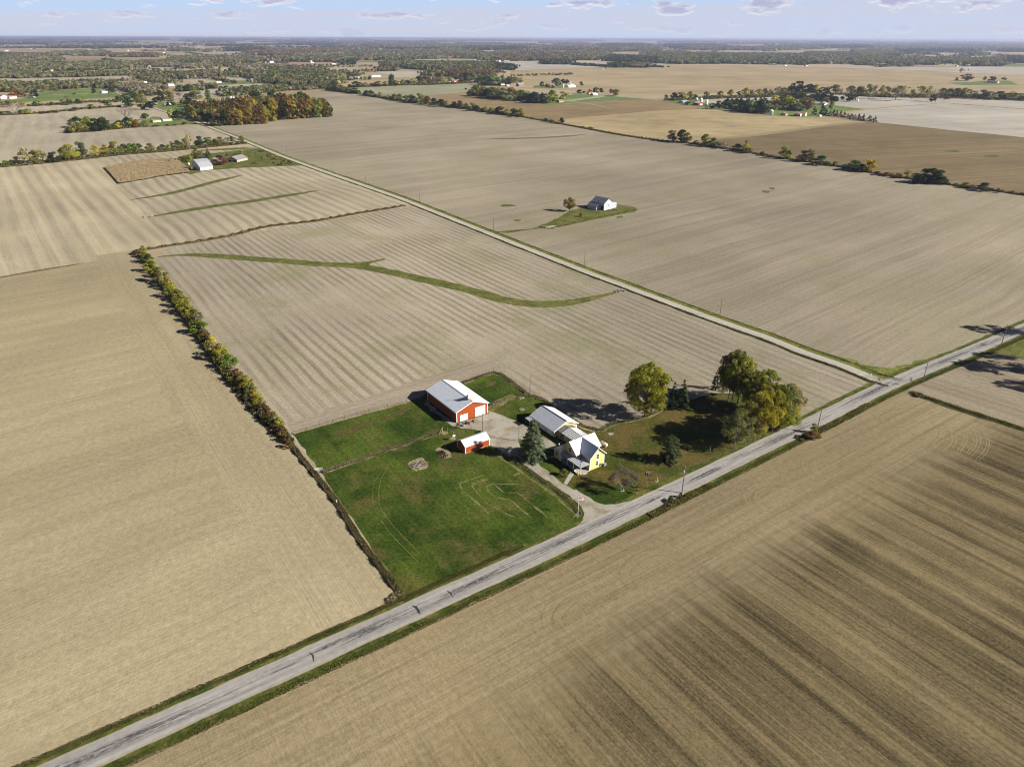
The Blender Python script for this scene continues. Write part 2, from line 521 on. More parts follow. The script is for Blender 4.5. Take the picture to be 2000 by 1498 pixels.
# soils and stubbles (real base colours)
M = {}
M['cream'] = field_mat('stubble_cream', (.385, .318, .178), (.275, .222, .120), 38, 12, .36, .16, (.31, .245, .14), .6, .50, 2.5, .18, gscale=1.4, along=.002)
M['center'] = field_mat('stubble_striped', (.385, .330, .222), (.185, .150, .098), 124.5, 16, .12, .18, (.20, .20, .080), .45, .40, .8, .28, patch_scale=0.02, period=4.57, per_amt=.55)
M['center_u'] = field_mat('stubble_headland', (.355, .300, .205), (.225, .185, .122), 38, 8, .3, .5, None, 0, .45, 1.5, .4)
M['upper'] = field_mat('stubble_grey', (.350, .298, .198), (.232, .195, .125), 41, 16, .34, .40, (.26, .24, .12), .4, .38, 2.0, .30, along=.002)
M['pale'] = field_mat('stubble_pale', (.480, .405, .245), (.285, .240, .155), 126, 14, .30, .12, (.40, .33, .19), .35, .25, .8, .1, edge=0.08, along=0.001, period=10.5, per_amt=.50, even=.5)
M['terrace'] = field_mat('stubble_terrace', (.440, .375, .240), (.250, .212, .140), 126, 12, .15, .15, (.29, .26, .13), .3, .25, 3.0, .1, period=9.1, per_amt=.62, even=.6)
M['right'] = field_mat('soil_striped', (.062, .048, .022), (.228, .176, .084), 124.5, 9.5, .60, .26, (.24, .185, .085), .30, .55, .5, .36,
                       head=(86.5, 2.6, (.300, .238, .128), (.195, .150, .074), 35.0), edge=0.14, along=0.0012, fine=1.1, gate=(-95, -40, .50))
M['far_right'] = field_mat('stubble_east', (.300, .250, .160), (.190, .155, .098), 130, 9, .35, .5, None, 0, .45, 1.2, .4)
M['brown'] = field_mat('bean_stubble_brown', (.225, .160, .070), (.310, .232, .120), 20, 14, .3, .5, (.18, .13, .06), .5, .4, 2, .2)
M['dark_brown'] = field_mat('bean_stubble_dark', (.150, .108, .048), (.270, .208, .112), 18, 6, .3, .55, (.13, .095, .043), .4, .5, 1.5, .4, along=.001)
M['gold'] = field_mat('standing_corn_stubble', (.430, .340, .175), (.320, .240, .115), 20, 14, .3, .3, (.27, .20, .095), .6, .6, 6, .1, patch_scale=0.02)
M['greyfield'] = field_mat('stubble_light_grey', (.445, .405, .315), (.350, .310, .225), 20, 14, .4, .4, None, 0, .3, 3, .2)
M['greenish'] = field_mat('winter_wheat', (.255, .255, .140), (.330, .300, .190), 20, 30, .4, .4, None, 0, .2, 3, .1)
M['goldfar'] = field_mat('stubble_gold_far', (.400, .312, .168), (.315, .240, .128), 15, 40, .4, .4, None, 0, .2, 6, .05)
M['farpale'] = field_mat('stubble_pale_far', (.430, .370, .245), (.320, .272, .180), 120, 14, .3, .3, None, 0, .2, 5, .05, period=18, per_amt=.4)
M['prairie'] = grass_mat('prairie_grass', [(.30, .19, .095), (.36, .24, .12), (.22, .15, .07)], 0.05, 0.6, 0.8)
M['lawn'] = grass_mat('pasture_grass', [(.028, .050, .0065), (.070, .098, .014), (.110, .092, .028)], 0.05, 0.6, 1.0, 124.5)
M['yard'] = grass_mat('yard_grass', [(.048, .062, .010), (.080, .075, .016), (.122, .088, .028)], 0.045, 0.85, 1.1, None, .40, .62)
M['worn'] = grass_mat('worn_grass', [(.11, .105, .030), (.19, .17, .065), (.25, .21, .10)], 0.25, 0.5, 1.3)
M['worn_brown'] = grass_mat('worn_brown_grass', [(.090, .072, .024), (.062, .078, .014), (.13, .10, .04)], 0.22, 0.6, 1.0)
M['verge'] = grass_mat('verge_grass', [(.045, .066, .012), (.090, .105, .020), (.17, .145, .045)], 0.12, 0.6, 1.2)
M['verge_bright'] = grass_mat('verge_grass_bright', [(.100, .130, .024), (.155, .170, .034), (.24, .205, .075)], 0.10, 0.6, 0.9)
M['waterway'] = grass_mat('waterway_grass', [(.078, .094, .020), (.125, .130, .032), (.21, .18, .08)], 0.09, 0.5, 0.6)
M['farlawn'] = grass_mat('far_lawn', [(.110, .165, .045), (.150, .200, .055), (.22, .20, .08)], 0.02, 0.35, 0.2)
M['ditch'] = grass_mat('ditch_grass', [(.022, .032, .008), (.060, .062, .018), (.13, .09, .045)], 0.2, 0.7, 1.0)
M['drygrass'] = grass_mat('dry_grass', [(.24, .195, .105), (.32, .265, .155), (.15, .13, .05)], 0.3, 0.7, 1.4)
M['browngrass'] = grass_mat('brown_grass', [(.19, .135, .07), (.13, .10, .045), (.24, .19, .10)], 0.2, 0.7, 1.2)
M['gravel'] = grass_mat('gravel', [(.37, .34, .28), (.31, .28, .22), (.235, .20, .125)], 0.12, 0.8, 1.6, None, .45, .66, .16)
M['gravel_dirt'] = plain('bare_dirt', (.33, .27, .19), .95, 0, .1, .25, .5)
M['concrete'] = plain('concrete', (.38, .35, .29), .9, 0, .1, .1, 1.0)
M['asphalt_old'] = road_mat('chip_seal_road', (.335, .314, .288), (.045, .044, .048), 0.95, 3.2)
M['asphalt_pale'] = road_mat('chip_seal_side_road', (.440, .400, .340), (.25, .23, .20), 0.35, 2.6)
M['tar'] = plain('tar_patch', (.035, .034, .036), .8, 0, .3, .2, 2)

# buildings
M['red'] = siding('red_steel_siding', (.33, .064, .014), .28)
M['yellow'] = siding('yellow_lap_siding', (.78, .59, .235), .22, False)
M['white_siding'] = siding('white_board_siding', (.68, .67, .65), .35)
M['white'] = plain('white_paint', (.80, .80, .78), .5, 0, .4, .05)
M['old_white'] = siding('weathered_white_boards', (.46, .47, .50), .35)
M['ranch_tan'] = plain('tan_siding', (.42, .36, .28), .8, 0, .2, .1)
M['cream_siding'] = plain('cream_siding', (.62, .56, .40), .7, 0, .3, .08)
M['tan_brick'] = plain('tan_brick', (.42, .32, .23), .8, 0, .2, .15)
M['red_far'] = plain('red_barn_paint', (.40, .05, .03), .7, 0, .3, .1)
M['roof_barn'] = metal_roof('galvanised_white_roof', (.70, .72, .77), .9, 'Y', .42, .4, .75)
M['roof_shed'] = metal_roof('shed_white_roof', (.66, .67, .72), .6, 'X', .42, .4, .75)
M['roof_house'] = metal_roof('house_white_metal_roof', (.70, .71, .76), .45, 'Y', .25, .6, .8)
M['roof_house_x'] = metal_roof('house_white_metal_roof_cross', (.70, .71, .76), .45, 'X', .25, .6, .8)
M['roof_garage'] = metal_roof('garage_shingle_metal', (.60, .62, .66), .3, 'X', .5, .3, .85)
M['roof_grey'] = plain('grey_shingles', (.23, .21, .205), .85, 0, .2, .15)
M['roof_brown'] = plain('brown_shingles', (.24, .18, .14), .85, 0, .2, .15)
M['roof_old'] = plain('rusting_old_tin', (.20, .20, .25), .6, 0, .3, .3, .7)
M['roof_rust'] = plain('rusty_metal_roof', (.42, .20, .12), .6, 0, .3, .2)
M['roof_tin'] = plain('old_tin_roof', (.42, .42, .46), .45, .3, .5, .22, .6)
M['roof_red'] = plain('red_metal_roof', (.45, .08, .04), .6, 0, .3, .1)
M['pan_dark'] = plain('roof_pan_dark', (.022, .026, .05), .5, 0, .4, .15)
M['grey_roof_panel'] = plain('grey_roof_panel', (.17, .17, .16), .7, 0, .3, .1)
M['glass'] = plain('window_glass', (.02, .025, .03), .08, 0, .8, .05)
M['door_white'] = plain('white_overhead_door', (.82, .82, .80), .5, 0, .4, .03)
M['opening_paint'] = plain('dark_opening_paint', (.012, .011, .010), .9, 0, .1, .1)  # near-black colour stands for the shade inside openings; walls stay uncut
M['wood_pole'] = plain('weathered_pole_wood', (.20, .17, .14), .9, 0, .1, .2, 5)
M['wood_dark'] = plain('dark_fence_wood', (.10, .075, .055), .9, 0, .1, .25, 5)
M['wood_pale'] = plain('pale_fence_wood', (.42, .37, .29), .9, 0, .1, .2, 5)
M['steel'] = plain('galvanised_steel', (.50, .52, .54), .35, .6, .5, .1)
M['black'] = plain('black_rubber', (.015, .015, .016), .7, 0, .3, .2)
M['wire'] = plain('fence_wire', (.22, .21, .20), .5, .5, .5, .05)
M['tractor_red'] = plain('red_implement_paint', (.45, .06, .03), .5, 0, .4, .1)
M['green_sign'] = plain('green_sign_paint', (.02, .22, .09), .5, 0, .4, .05)
M['pumpkin'] = plain('pumpkin_skin', (.75, .38, .02), .5, 0, .4, .1)
M['rock'] = plain('pale_limestone', (.27, .255, .235), .9, 0, .2, .25, 2)
M['hay'] = plain('hay_bale_straw', (.36, .25, .11), .95, 0, .1, .25, 3)
M['log_grey'] = plain('weathered_logs', (.17, .13, .11), .95, 0, .1, .35, 2)
M['ash'] = plain('charred_debris', (.045, .032, .025), .95, 0, .1, .6, 1.5)
M['leaf'] = leaf_mat('leaves')
M['leaf_far'] = leaf_mat('leaves_far', True, 0.25)
M['bark'] = plain('bark', (.11, .085, .065), .95, 0, .1, .25, 6)
M['bark_grey'] = plain('grey_bark', (.24, .20, .17), .95, 0, .1, .2, 6)


def checker_flag():
    m, t = mat('striped_flag_cloth')
    o = t.node('ShaderNodeTexCoord').outputs['UV']
    u, v, _ = t.sep(o)[:3]
    st = t.math('GREATER_THAN', t.math('MODULO', t.math('MULTIPLY', v, 13.0), 2.0), 1.0)
    c = t.mix(st, (.55, .02, .03, 1), (.82, .82, .82, 1))
    canton = t.math('MULTIPLY', t.math('LESS_THAN', u, 0.4), t.math('GREATER_THAN', v, 0.46))
    su = t.math('SUBTRACT', t.math('FRACT', t.math('MULTIPLY', u, 15.0)), 0.5)
    sv_ = t.math('SUBTRACT', t.math('FRACT', t.math('MULTIPLY', v, 9.3)), 0.5)
    star = t.math('LESS_THAN', t.math('ADD', t.math('MULTIPLY', su, su), t.math('MULTIPLY', sv_, sv_)), 0.05)
    c = t.mix(canton, c, t.mix(star, (.02, .03, .16, 1), (.82, .82, .82, 1)))
    principled(t, c, .8, 0, .1)
    return m


M['flag'] = checker_flag()


def far_ground():
    """the patchwork of fields that runs on to the horizon, on the same square survey grid"""
    m, t = mat('farmland_patchwork')
    o = t.node('ShaderNodeTexCoord').outputs['Object']
    rot = t.node('ShaderNodeVectorRotate', {'Vector': o, 'Angle': -R(35)}, rotation_type='Z_AXIS').outputs[0]
    v = t.node('ShaderNodeTexVoronoi', {'Vector': rot, 'Scale': 1 / 420.0, 'Randomness': 0.75}, voronoi_dimensions='2D', distance='CHEBYCHEV')
    cr = t.node('ShaderNodeValToRGB', {0: t.sep(v.outputs['Color'])[0]})
    e = cr.color_ramp; e.interpolation = 'CONSTANT'
    stops = [(0, (.34, .275, .175)), (.2, (.30, .225, .13)), (.38, (.40, .32, .20)), (.55, (.24, .18, .105)), (.68, (.36, .30, .21)), (.82, (.17, .18, .065)), (.9, (.33, .26, .15))]
    while len(e.elements) < len(stops): e.elements.new(0.5)
    for el_, (pos, c) in zip(e.elements, stops): el_.position = pos; el_.color = (*c, 1)
    s = t.ramp(t.noise(t.comb(t.math('MULTIPLY', t.sep(rot)[0], 0.002), t.math('MULTIPLY', t.sep(rot)[1], 0.05)), 1.0, 3, .6), .3, .7, .88, 1.12, False)
    c = t.mix(1.0, cr.outputs[0], t.comb(s, s, s), 'MULTIPLY')
    principled(t, c, .95, 0, .05)
    return m


M['far'] = far_ground()
exec_order = 0
# ------------------------------------------------------------------ ground
def ring_ground():
    """one sheet of ground to the horizon"""
    me = bpy.data.meshes.new('ground')
    rs = [0, 200, 600, 1500, 3000, 6000, 12000, 25000, 50000, 80000]; n = 48
    vs = [(0, 0, 0)]; fs = []
    for r in rs[1:]:
        for k in range(n): vs.append((r * math.cos(2 * PI * k / n), r * math.sin(2 * PI * k / n), 0))
    for k in range(n): fs.append((0, 1 + k, 1 + (k + 1) % n))
    for i in range(len(rs) - 2):
        for k in range(n):
            a = 1 + i * n
            fs.append((a + k, a + n + k, a + n + (k + 1) % n, a + (k + 1) % n))
    me.from_pydata(vs, [], fs); me.materials.append(M['far'])
    return tag(put('ground', me), kind='structure')


ring_ground()

# centre lines of the two roads
R1 = [G(130, 1498), G(500, 1331), G(900, 1150), G(1170, 1027), G(1400, 916), G(1570, 834), G(1740, 750), G(1900, 684), G(2000, 641)]
d1 = (R1[0] - R1[2]).normalized(); d2 = (R1[-1] - R1[-3]).normalized()
R1 = [R1[0] + d1 * 90] + R1 + [R1[-1] + d2 * 150, R1[-1] + d2 * 600]
R1 = catmull(R1, 4.0)
R2px = [(1741, 750), (1705, 739), (1651, 716.6), (1560, 685), (1500, 660.5), (1392, 623), (1215, 557), (1119, 521), (900, 434.5), (792, 391.5), (709, 362),
        (621, 331), (545, 303), (465, 270), (400, 245), (370, 234), (340, 224), (305, 212), (262, 195), (227, 181)]
R2 = catmull([G(*p) for p in R2px], 6.0)

# fields, level by level (few millimetres to centimetres apart)
sheet('field', [(-420, 1760), (-420, 620), (-150, 560), (0, 541), (160, 516), (268, 496), (300, 528), (460, 770), (565, 868), (640, 960), (795, 1178), (500, 1311), (120, 1482), (-200, 1628)], .02, M['cream'])
sheet('field', [(300, 505), (333, 480), (800, 404), (900, 437), (1119, 523), (1215, 560), (1392, 627), (1560, 690), (1700, 746), (1550, 825), (1250, 965), (1150, 1010), (795, 1172), (640, 960), (565, 850), (460, 770), (300, 525)], .02, M['center'])
sheet('field', [(566, 842), (573, 847), (794, 786), (835, 768), (905, 747), (964, 727), (979, 731), (975, 702), (900, 714), (790, 750), (690, 784), (600, 814), (558, 824)], .026, M['center_u'], .8)
HEDGE = catmull([G(266, 488), G(284, 507), G(330, 572), G(395, 662), G(440, 727), G(500, 800), G(565, 866), G(622, 938), G(660, 988), G(700, 1052), G(745, 1112), G(790, 1172)], 4)
M['cream_v'] = field_mat('stubble_cream_endrows', (.375, .308, .175), (.290, .236, .130), 124.5, 9, .3, .3, (.31, .245, .14), .6, .55, 1.2, .30, gscale=1.4)
ribbon('field', HEDGE, -24, 1.5, .026, M['cream_v'], 1.6, .2, 91) if (HEDGE[-1] - HEDGE[0]).x > 0 else None
sheet('field', [(-420, 420), (-200, 352), (0, 328), (205, 308), (205, 329), (231, 360), (262, 389), (287, 425), (334, 476), (268, 492), (160, 515), (0, 541), (-200, 570), (-420, 615)], .02, M['pale'])
sheet('field', [(205, 308), (480, 286), (497, 289), (545, 304), (621, 332), (709, 363), (792, 392), (800, 404), (333, 480), (287, 425), (262, 389), (231, 360), (205, 329)], .024, M['terrace'])
sheet('field', [(1741, 742), (1500, 655), (1215, 552), (1119, 517), (900, 430), (709, 358), (545, 299), (465, 266), (395, 242), (440, 225), (646, 178), (700, 185), (780, 198), (880, 210), (1020, 229), (1096, 243), (1150, 253), (1210, 264), (1285, 275), (1348, 281), (1467, 299.5), (1535, 311), (1620, 323), (1705, 338.6), (1790, 352), (1858, 362), (1960, 376), (2150, 404), (2500, 450), (2500, 500), (2000, 634), (1780, 728)], .02, M['upper'])
sheet('field', [(1775, 768), (2000, 842), (2500, 990), (2900, 1800), (160, 1800), (60, 1560), (120, 1498), (500, 1335), (900, 1154), (1170, 1030), (1400, 920), (1570, 838), (1735, 756)], .018, M['right'])
sheet('field', [(1779, 764), (1760, 744), (1900, 686), (2000, 650), (2300, 600), (2400, 720), (2500, 985), (2000, 836)], .024, M['far_right'])
sheet('field', [(700, 184.5), (690, 172), (850, 166), (936, 162.5), (990, 159), (925, 180), (828, 187), (780, 197.5)], .03, M['greenish'])
sheet('field', [(780, 197.5), (828, 187), (925, 180), (960, 172), (1010, 200), (1100, 204), (1200, 196), (1290, 193), (1400, 206), (1365, 213.5), (1292, 216), (1201, 224), (1102, 233), (1096, 242.5), (1020, 229), (880, 210)], .03, M['brown'])
sheet('field', [(1096, 242.5), (1102, 233), (1201, 224), (1292, 216), (1365, 213.5), (1480, 222), (1600, 231), (1690, 238), (1600, 247), (1480, 263), (1396, 271), (1350, 280), (1285, 274.5), (1210, 263.5), (1150, 253)], .034, M['gold'])
sheet('field', [(1350, 281), (1396, 271), (1480, 263), (1600, 247), (1700, 239), (1850, 254), (2000, 269), (2400, 312), (2500, 448), (2150, 403), (1960, 375.5), (1858, 361.5), (1790, 351.5), (1705, 338), (1620, 322.5), (1535, 310.5), (1467, 299)], .03, M['dark_brown'])
sheet('field', [(1711, 239), (1654, 221), (1700, 214), (1844, 202), (2000, 214), (2400, 250), (2400, 310), (2000, 269), (1850, 254)], .03, M['greyfield'])
sheet('field', [(1340, 200), (1480, 187), (1600, 184), (1700, 190), (2000, 197), (2300, 225), (2000, 213), (1844, 201), (1700, 212), (1560, 208), (1470, 203)], .026, M['greyfield'])
sheet('field', [(1000, 139), (1105, 124), (1302, 128), (1480, 129), (1662, 133), (2000, 147), (2400, 165), (2400, 215), (2000, 184), (1662, 176), (1480, 175), (1302, 191), (1240, 189), (1136, 178), (1019, 174), (985, 160)], .03, M['goldfar'])
sheet('field', [(1584, 127.5), (1662, 133), (2000, 146.5), (2400, 164), (2400, 146), (2000, 131), (1860, 131), (1714, 132)], .034, M['greyfield'])
sheet('field', [(1000, 138), (980, 121), (1105, 118.5), (1230, 124), (1302, 127), (1105, 134)], .034, M['greyfield'])
sheet('field', [(-300, 252), (0, 228), (147, 217), (260, 209), (305, 214), (370, 236), (395, 246), (460, 270), (485, 282), (300, 294), (150, 306), (0, 323), (-300, 350)], .022, M['farpale'])
sheet('field', [(-300, 232), (0, 216), (59, 208), (235, 200), (255, 206), (147, 215), (59, 221), (0, 226), (-300, 248)], .022, M['farpale'])
sheet('field', [(-200, 215), (48, 200), (242, 191.5), (235, 199), (59, 206), (-200, 224)], .022, M['goldfar'])
sheet('lawn', [(-100, 204), (29, 195), (103, 186), (226, 182), (245, 190), (50, 199.5), (-100, 208)], .026, M['farlawn'], .8)
sheet('lawn', [(60, 192), (75, 182), (117, 176.5), (179, 173), (217, 173), (226, 181), (103, 185.5)], .03, M['farlawn'], .8)
sheet('field', [(-50, 158), (0, 155), (150, 151), (265, 148.5), (262, 153), (180, 156), (92, 163), (40, 158)], .026, M['farpale'])
sheet('field', [(343, 157), (345, 152), (430, 151), (520, 143), (530, 148), (470, 158), (380, 162)], .026, M['farpale'])
sheet('field', [(420, 153), (430, 137), (500, 134), (520, 137), (470, 147)], .024, M['farpale'])
sheet('field', [(330, 187), (420, 166), (520, 161), (530, 170), (430, 186), (380, 193), (250, 196)], .024, M['farpale'])
sheet('lawn', [(310, 199), (306, 211), (345, 219), (395, 213), (395, 204)], .03, M['farlawn'], .8)
sheet('lawn', [(268, 240), (300, 228), (370, 236), (395, 243), (372, 243), (330, 247), (278, 248)], .034, M['farlawn'], .8)
sheet('lawn', [(395, 163), (470, 158), (530, 160), (520, 163), (400, 168)], .03, M['farlawn'], .8)
sheet('field', [(660, 142), (735, 126), (760, 125), (840, 139), (836, 150), (775, 163), (665, 167), (620, 158)], .024, M['goldfar'])
sheet('field', [(735, 141), (842, 139), (836, 150), (775, 151)], .03, M['greyfield'])
sheet('lawn', [(1060, 207), (1050, 198), (1100, 188), (1130, 184), (1190, 186), (1240, 190.5), (1270, 193.5), (1190, 197), (1105, 203)], .038, M['farlawn'], .8)
sheet('lawn', [(1040, 172), (1045, 167), (1100, 168), (1120, 171), (1070, 173.5)], .034, M['farlawn'], .8)
sheet('lawn', [(1500, 226), (1530, 205), (1600, 202), (1690, 214), (1640, 218), (1600, 228), (1570, 229)], .038, M['farlawn'], .8)
sheet('lawn', [(1290, 197), (1350, 196), (1420, 208), (1450, 216), (1400, 214), (1340, 206)], .038, M['farlawn'], .8)
sheet('lawn', [(1850, 162), (1970, 158), (1990, 166), (1880, 167)], .038, M['farlawn'], .8)
# the farm with the white barn
sheet('lawn', [(341, 314), (350, 306), (372, 301), (413, 300), (462, 294.5), (506, 289.5), (530, 297), (560, 308), (599, 323), (588, 324), (552, 325), (480, 328), (408, 333), (372, 341), (360, 338)], .038, M['waterway'], .6)
sheet('lawn', [(360, 296), (413, 291.5), (480, 288.5), (500, 290), (462, 293), (400, 295)], .038, M['waterway'], .6)
ribbon('driveway', catmull([G(441, 318), G(480, 316), (G(520, 313.5)), G(552, 311.5)], 5), -1.6, 1.6, .046, M['tar'])
# prairie beside it and its mown edge
sheet('path', [(199, 328), (205, 327), (236, 359), (231, 362)], .038, M['drygrass'], .3)

# waterways and their grass
def strip_px(name, pts, wpx, lvl, mt, seed=1, taper=0.25):
    """a strip along photograph points whose width follows the given vertical extent in photograph pixels"""
    L = catmull([G(*p) for p in pts], 5)
    mid = pts[len(pts) // 2]
    wm = (G(mid[0], mid[1] - wpx / 2) - G(mid[0], mid[1] + wpx / 2)).length
    a = G(*pts[0]); b = G(*pts[-1]); d = (b - a).normalized()
    wm *= abs(d.x) * 0.9 + 0.1
    return ribbon(name, L, -wm / 2, wm / 2, lvl, mt, wm * .05, wm * .05, seed, taper=taper)


strip_px('grass_strip', [(309, 502), (375, 498), (510, 507), (630, 516.6), (690, 519), (750, 529.5), (825, 546), (900, 562.5), (930, 571), (990, 587), (1050, 594.5), (1110, 591.5), (1155, 583), (1206, 570.5)], 11, .036, M['waterway'], 3, .12)
sheet('grass_strip', [(690, 513), (712, 512), (735, 508), (750, 505), (752, 508), (722, 515), (720, 524), (690, 520)], .040, M['waterway'], .3)
strip_px('grass_strip', [(255, 391), (337, 377), (425, 354), (474, 342)], 7, .036, M['waterway'], 5)
strip_px('grass_strip', [(287, 425), (350, 414), (425, 402), (500, 392), (624, 372)], 7, .036, M['waterway'], 6)
strip_px('grass_strip', [(945, 272.5), (1040, 270), (1100, 267), (1145, 263)], 2.5, .036, M['browngrass'], 7)
strip_px('brown_strip', [(268, 492), (328, 480.6), (392, 471), (456, 459), (520.5, 443), (615, 432), (690, 418.5), (792, 402)], 5, .040, M['browngrass'], 8, .1)
strip_px('brown_strip', [(-60, 551), (0, 542), (80, 528), (165, 514)], 4, .040, M['browngrass'], 9)
strip_px('dry_strip', [(1350, 280), (1396, 271.5), (1480, 264), (1600, 247.5), (1690, 238.5)], 3, .044, M['drygrass'], 10, .05)
strip_px('dry_strip', [(1712, 240), (1850, 254.5), (2000, 269.5), (2300, 303)], 2.0, .044, M['browngrass'], 11, .05)
strip_px('dry_strip', [(1000, 345), (1045, 343), (1100, 335)], 1.0, .036, M['upper'], 12)
strip_px('bare_strip', [(1195, 212), (1130, 200), (1060, 195)], 0.8, .044, M['gravel'], 13)
strip_px('farm_lane', [(1100, 198.5), (1160, 191), (1190, 187.5), (1300, 196)], 1.6, .046, M['gravel'], 14, .02)
strip_px('far_lane', [(1040, 172.5), (1075, 173)], 1.0, .046, M['gravel'], 15)
# green spots in the stubble
for (sx, sy, sw) in ((992, 402, 16), (1210, 424, 8), (1860, 296, 16), (1935, 306, 18), (1497, 375, 8), (1010, 431, 8), (1508, 369, 7)):
    sheet('weed_patch', [(sx - sw, sy), (sx - sw * .4, sy - 2.3), (sx + sw * .5, sy - 2.6), (sx + sw, sy), (sx + sw * .4, sy + 2), (sx - sw * .5, sy + 2.2)], .034, M['waterway'], 1.2, 3, True)
# around the old barn in the field
sheet('grass_island', [(1040, 447), (1090, 426), (1113, 412), (1150, 402), (1210, 400), (1240, 405), (1247, 411), (1235, 415), (1200, 421), (1150, 430), (1105, 441), (1085, 446), (1060, 446), (990, 456), (960, 453)], .040, M['waterway'], .5)
sheet('dry_strip', [(1056, 442), (1075, 441), (1078, 446), (1062, 447.5)], .044, M['drygrass'], .4)
sheet('dry_strip', [(1090, 441), (1150, 427), (1200, 419), (1234, 410), (1246, 409), (1240, 415), (1200, 422.5), (1150, 432), (1100, 443)], .044, M['verge_bright'], .5)
sheet('concrete_pad', [(1067, 444.5), (1078, 440.5), (1090, 442), (1088, 446), (1074, 446.5)], .05, M['concrete'], .1)

# homestead ground
sheet('lawn', [(573, 848), (794, 787), (835, 768), (905, 747), (964, 728), (979, 732), (1035, 773), (1055, 778), (1127, 827), (1170, 842), (1195, 829), (1255, 816), (1300, 798), (1390, 768), (1440, 768), (1535, 808), (1562, 828), (1400, 906), (1250, 969), (1130, 1026), (795, 1174), (632, 930)], .036, M['lawn'], .35, 3)
sheet('yard', [(1128, 832), (1170, 845), (1200, 834), (1255, 820), (1310, 800), (1390, 772), (1440, 772), (1530, 812), (1552, 826), (1400, 897), (1290, 940), (1255, 958), (1205, 975), (1165, 983), (1130, 968), (1110, 948), (1122, 925), (1160, 918), (1184, 905), (1165, 870)], .040, M['yard'], .6, 3)
sheet('lawn', [(1050, 905), (1081, 893), (1099, 915), (1112, 922), (1100, 944), (1075, 925)], .042, M['lawn'], .3, 2)
sheet('lawn', [(1120, 950), (1150, 955), (1190, 950), (1240, 940), (1255, 945), (1245, 957), (1200, 972), (1165, 982), (1140, 970)], .044, M['lawn'], .5, 2, True)
sheet('brown_patch', [(645, 848), (700, 828), (760, 806), (800, 793), (806, 799), (770, 815), (720, 832), (690, 846), (655, 852)], .040, M['worn_brown'], 1.2, 2, True)
sheet('brown_patch', [(944, 752), (958, 744), (972, 744), (968, 752), (952, 757)], .040, M['worn_brown'], .8, 2, True)
sheet('gravel_yard', [(893, 829), (918, 819), (953, 808), (954, 803), (966, 806), (985, 813), (1007, 822), (1032, 832), (1040, 842), (1083, 866), (1088, 873), (1078, 878), (1060, 872), (1018, 858), (1010, 858), (1018, 885), (1050, 905), (1075, 925), (1100, 944), (1130, 962), (1150, 978), (1172, 986), (1200, 988), (1170, 1005), (1135, 1020), (1141, 1006), (1136, 990), (1112, 968), (1080, 946), (1045, 922), (1005, 898), (978, 880), (957, 868), (955, 852), (940, 845), (920, 838), (900, 837)], .048, M['gravel'], .35, 2)
sheet('apron', [(832, 783), (891, 828), (897, 833), (885, 832), (860, 815), (836, 797), (828, 790)], .044, M['gravel'], .5, 2)
sheet('bare_strip', [(950, 802), (960, 805), (1010, 775), (1000, 770), (980, 776), (957, 789)], .044, M['worn'], .5, 2)
sheet('sidewalk', [(1100.5, 944.5), (1107, 947.5), (1121.5, 926), (1114, 922)], .052, M['concrete'], 0)
sheet('sidewalk', [(1056, 898.5), (1058, 901.5), (1082, 892.5), (1080, 890)], .052, M['concrete'], 0)
def worn(pts, wd=.5, mt='worn'):
    P = catmull([G(780 + a / 4, 700 + b / 4) for a, b in pts], 2.0)
    ribbon('worn_line', P, -wd / 2, wd / 2, .052, M[mt], .25, .25, int(pts[0][0]))
worn([(650, 915), (560, 945), (470, 975), (500, 1040), (600, 1120), (700, 1210)])
worn([(690, 945), (570, 990), (640, 1085), (700, 1140), (790, 1190), (900, 1240)])
worn([(980, 990), (860, 985), (740, 980), (680, 1000), (700, 1040), (750, 1085), (860, 1105), (930, 1160), (1030, 1240)])
worn([(750, 985), (820, 1050), (920, 1050), (1000, 1110), (1150, 1240)])
worn([(950, 890), (890, 918)], 1.0)
worn([(770, 760), (900, 850), (1050, 960), (1200, 1060), (1330, 1180), (1400, 1240)], .9)
ribbon('dry_strip', catmull([G(1000, 897 - 6), G(1040, 925), G(1085, 957), (G(1118, 983)), G(1128, 1005)], 2), -.5, .9, .050, M['worn'], .5, .5, 5)
ribbon('dry_strip', catmull([G(629, 923), G(700, 899), G(780, 872), G(853, 847)], 2), -.8, .9, .050, M['drygrass'], .4, .4, 6)
ribbon('dry_strip', catmull([G(573, 847), G(650, 824), G(720, 804), G(794, 786)], 2), -.5, .5, .050, M['drygrass'], .3, .3, 7)
ribbon('dry_strip', catmull([G(905, 748), G(964, 728), G(979, 732), G(1035, 773), G(1055, 778), G(1127, 827), G(1170, 842), G(1195, 829), G(1255, 816), G(1300, 797)], 2), -.9, .7, .050, M['drygrass'], .5, .5, 8)
sheet('bare_patch', [(993, 1075), (1010, 1068), (1030, 1062), (1032, 1065), (1015, 1073), (1000, 1080)], .052, M['drygrass'], .2, 1)
sheet('bare_patch', [(797, 905), (807, 898), (824, 893), (838, 910), (836, 914), (812, 920), (804, 915)], .052, M['drygrass'], .25, 1)
sheet('bare_patch', [(849, 880), (857, 874), (868, 874), (882, 888), (879, 895), (868, 895), (855, 888)], .052, M['drygrass'], .25, 1, True)
sheet('bare_patch', [(1186, 846.5), (1194, 844), (1200, 847), (1192, 851)], .052, M['gravel'], .15, 1, True)
for a, b, rr in ((1188, 847.5, 0), (1266, 924, 5), (1019, 777, 6), (1019, 800, 6), (868, 846, 8), (884, 857, 7), (1215, 958, 5), (1283, 940, 6)):
    if rr: sheet('bare_patch', [(a - rr, b), (a - rr * .3, b - rr * .5), (a + rr * .8, b - rr * .3), (a + rr, b + rr * .2), (a, b + rr * .5)], .052, M['drygrass'], .15, 1, True)
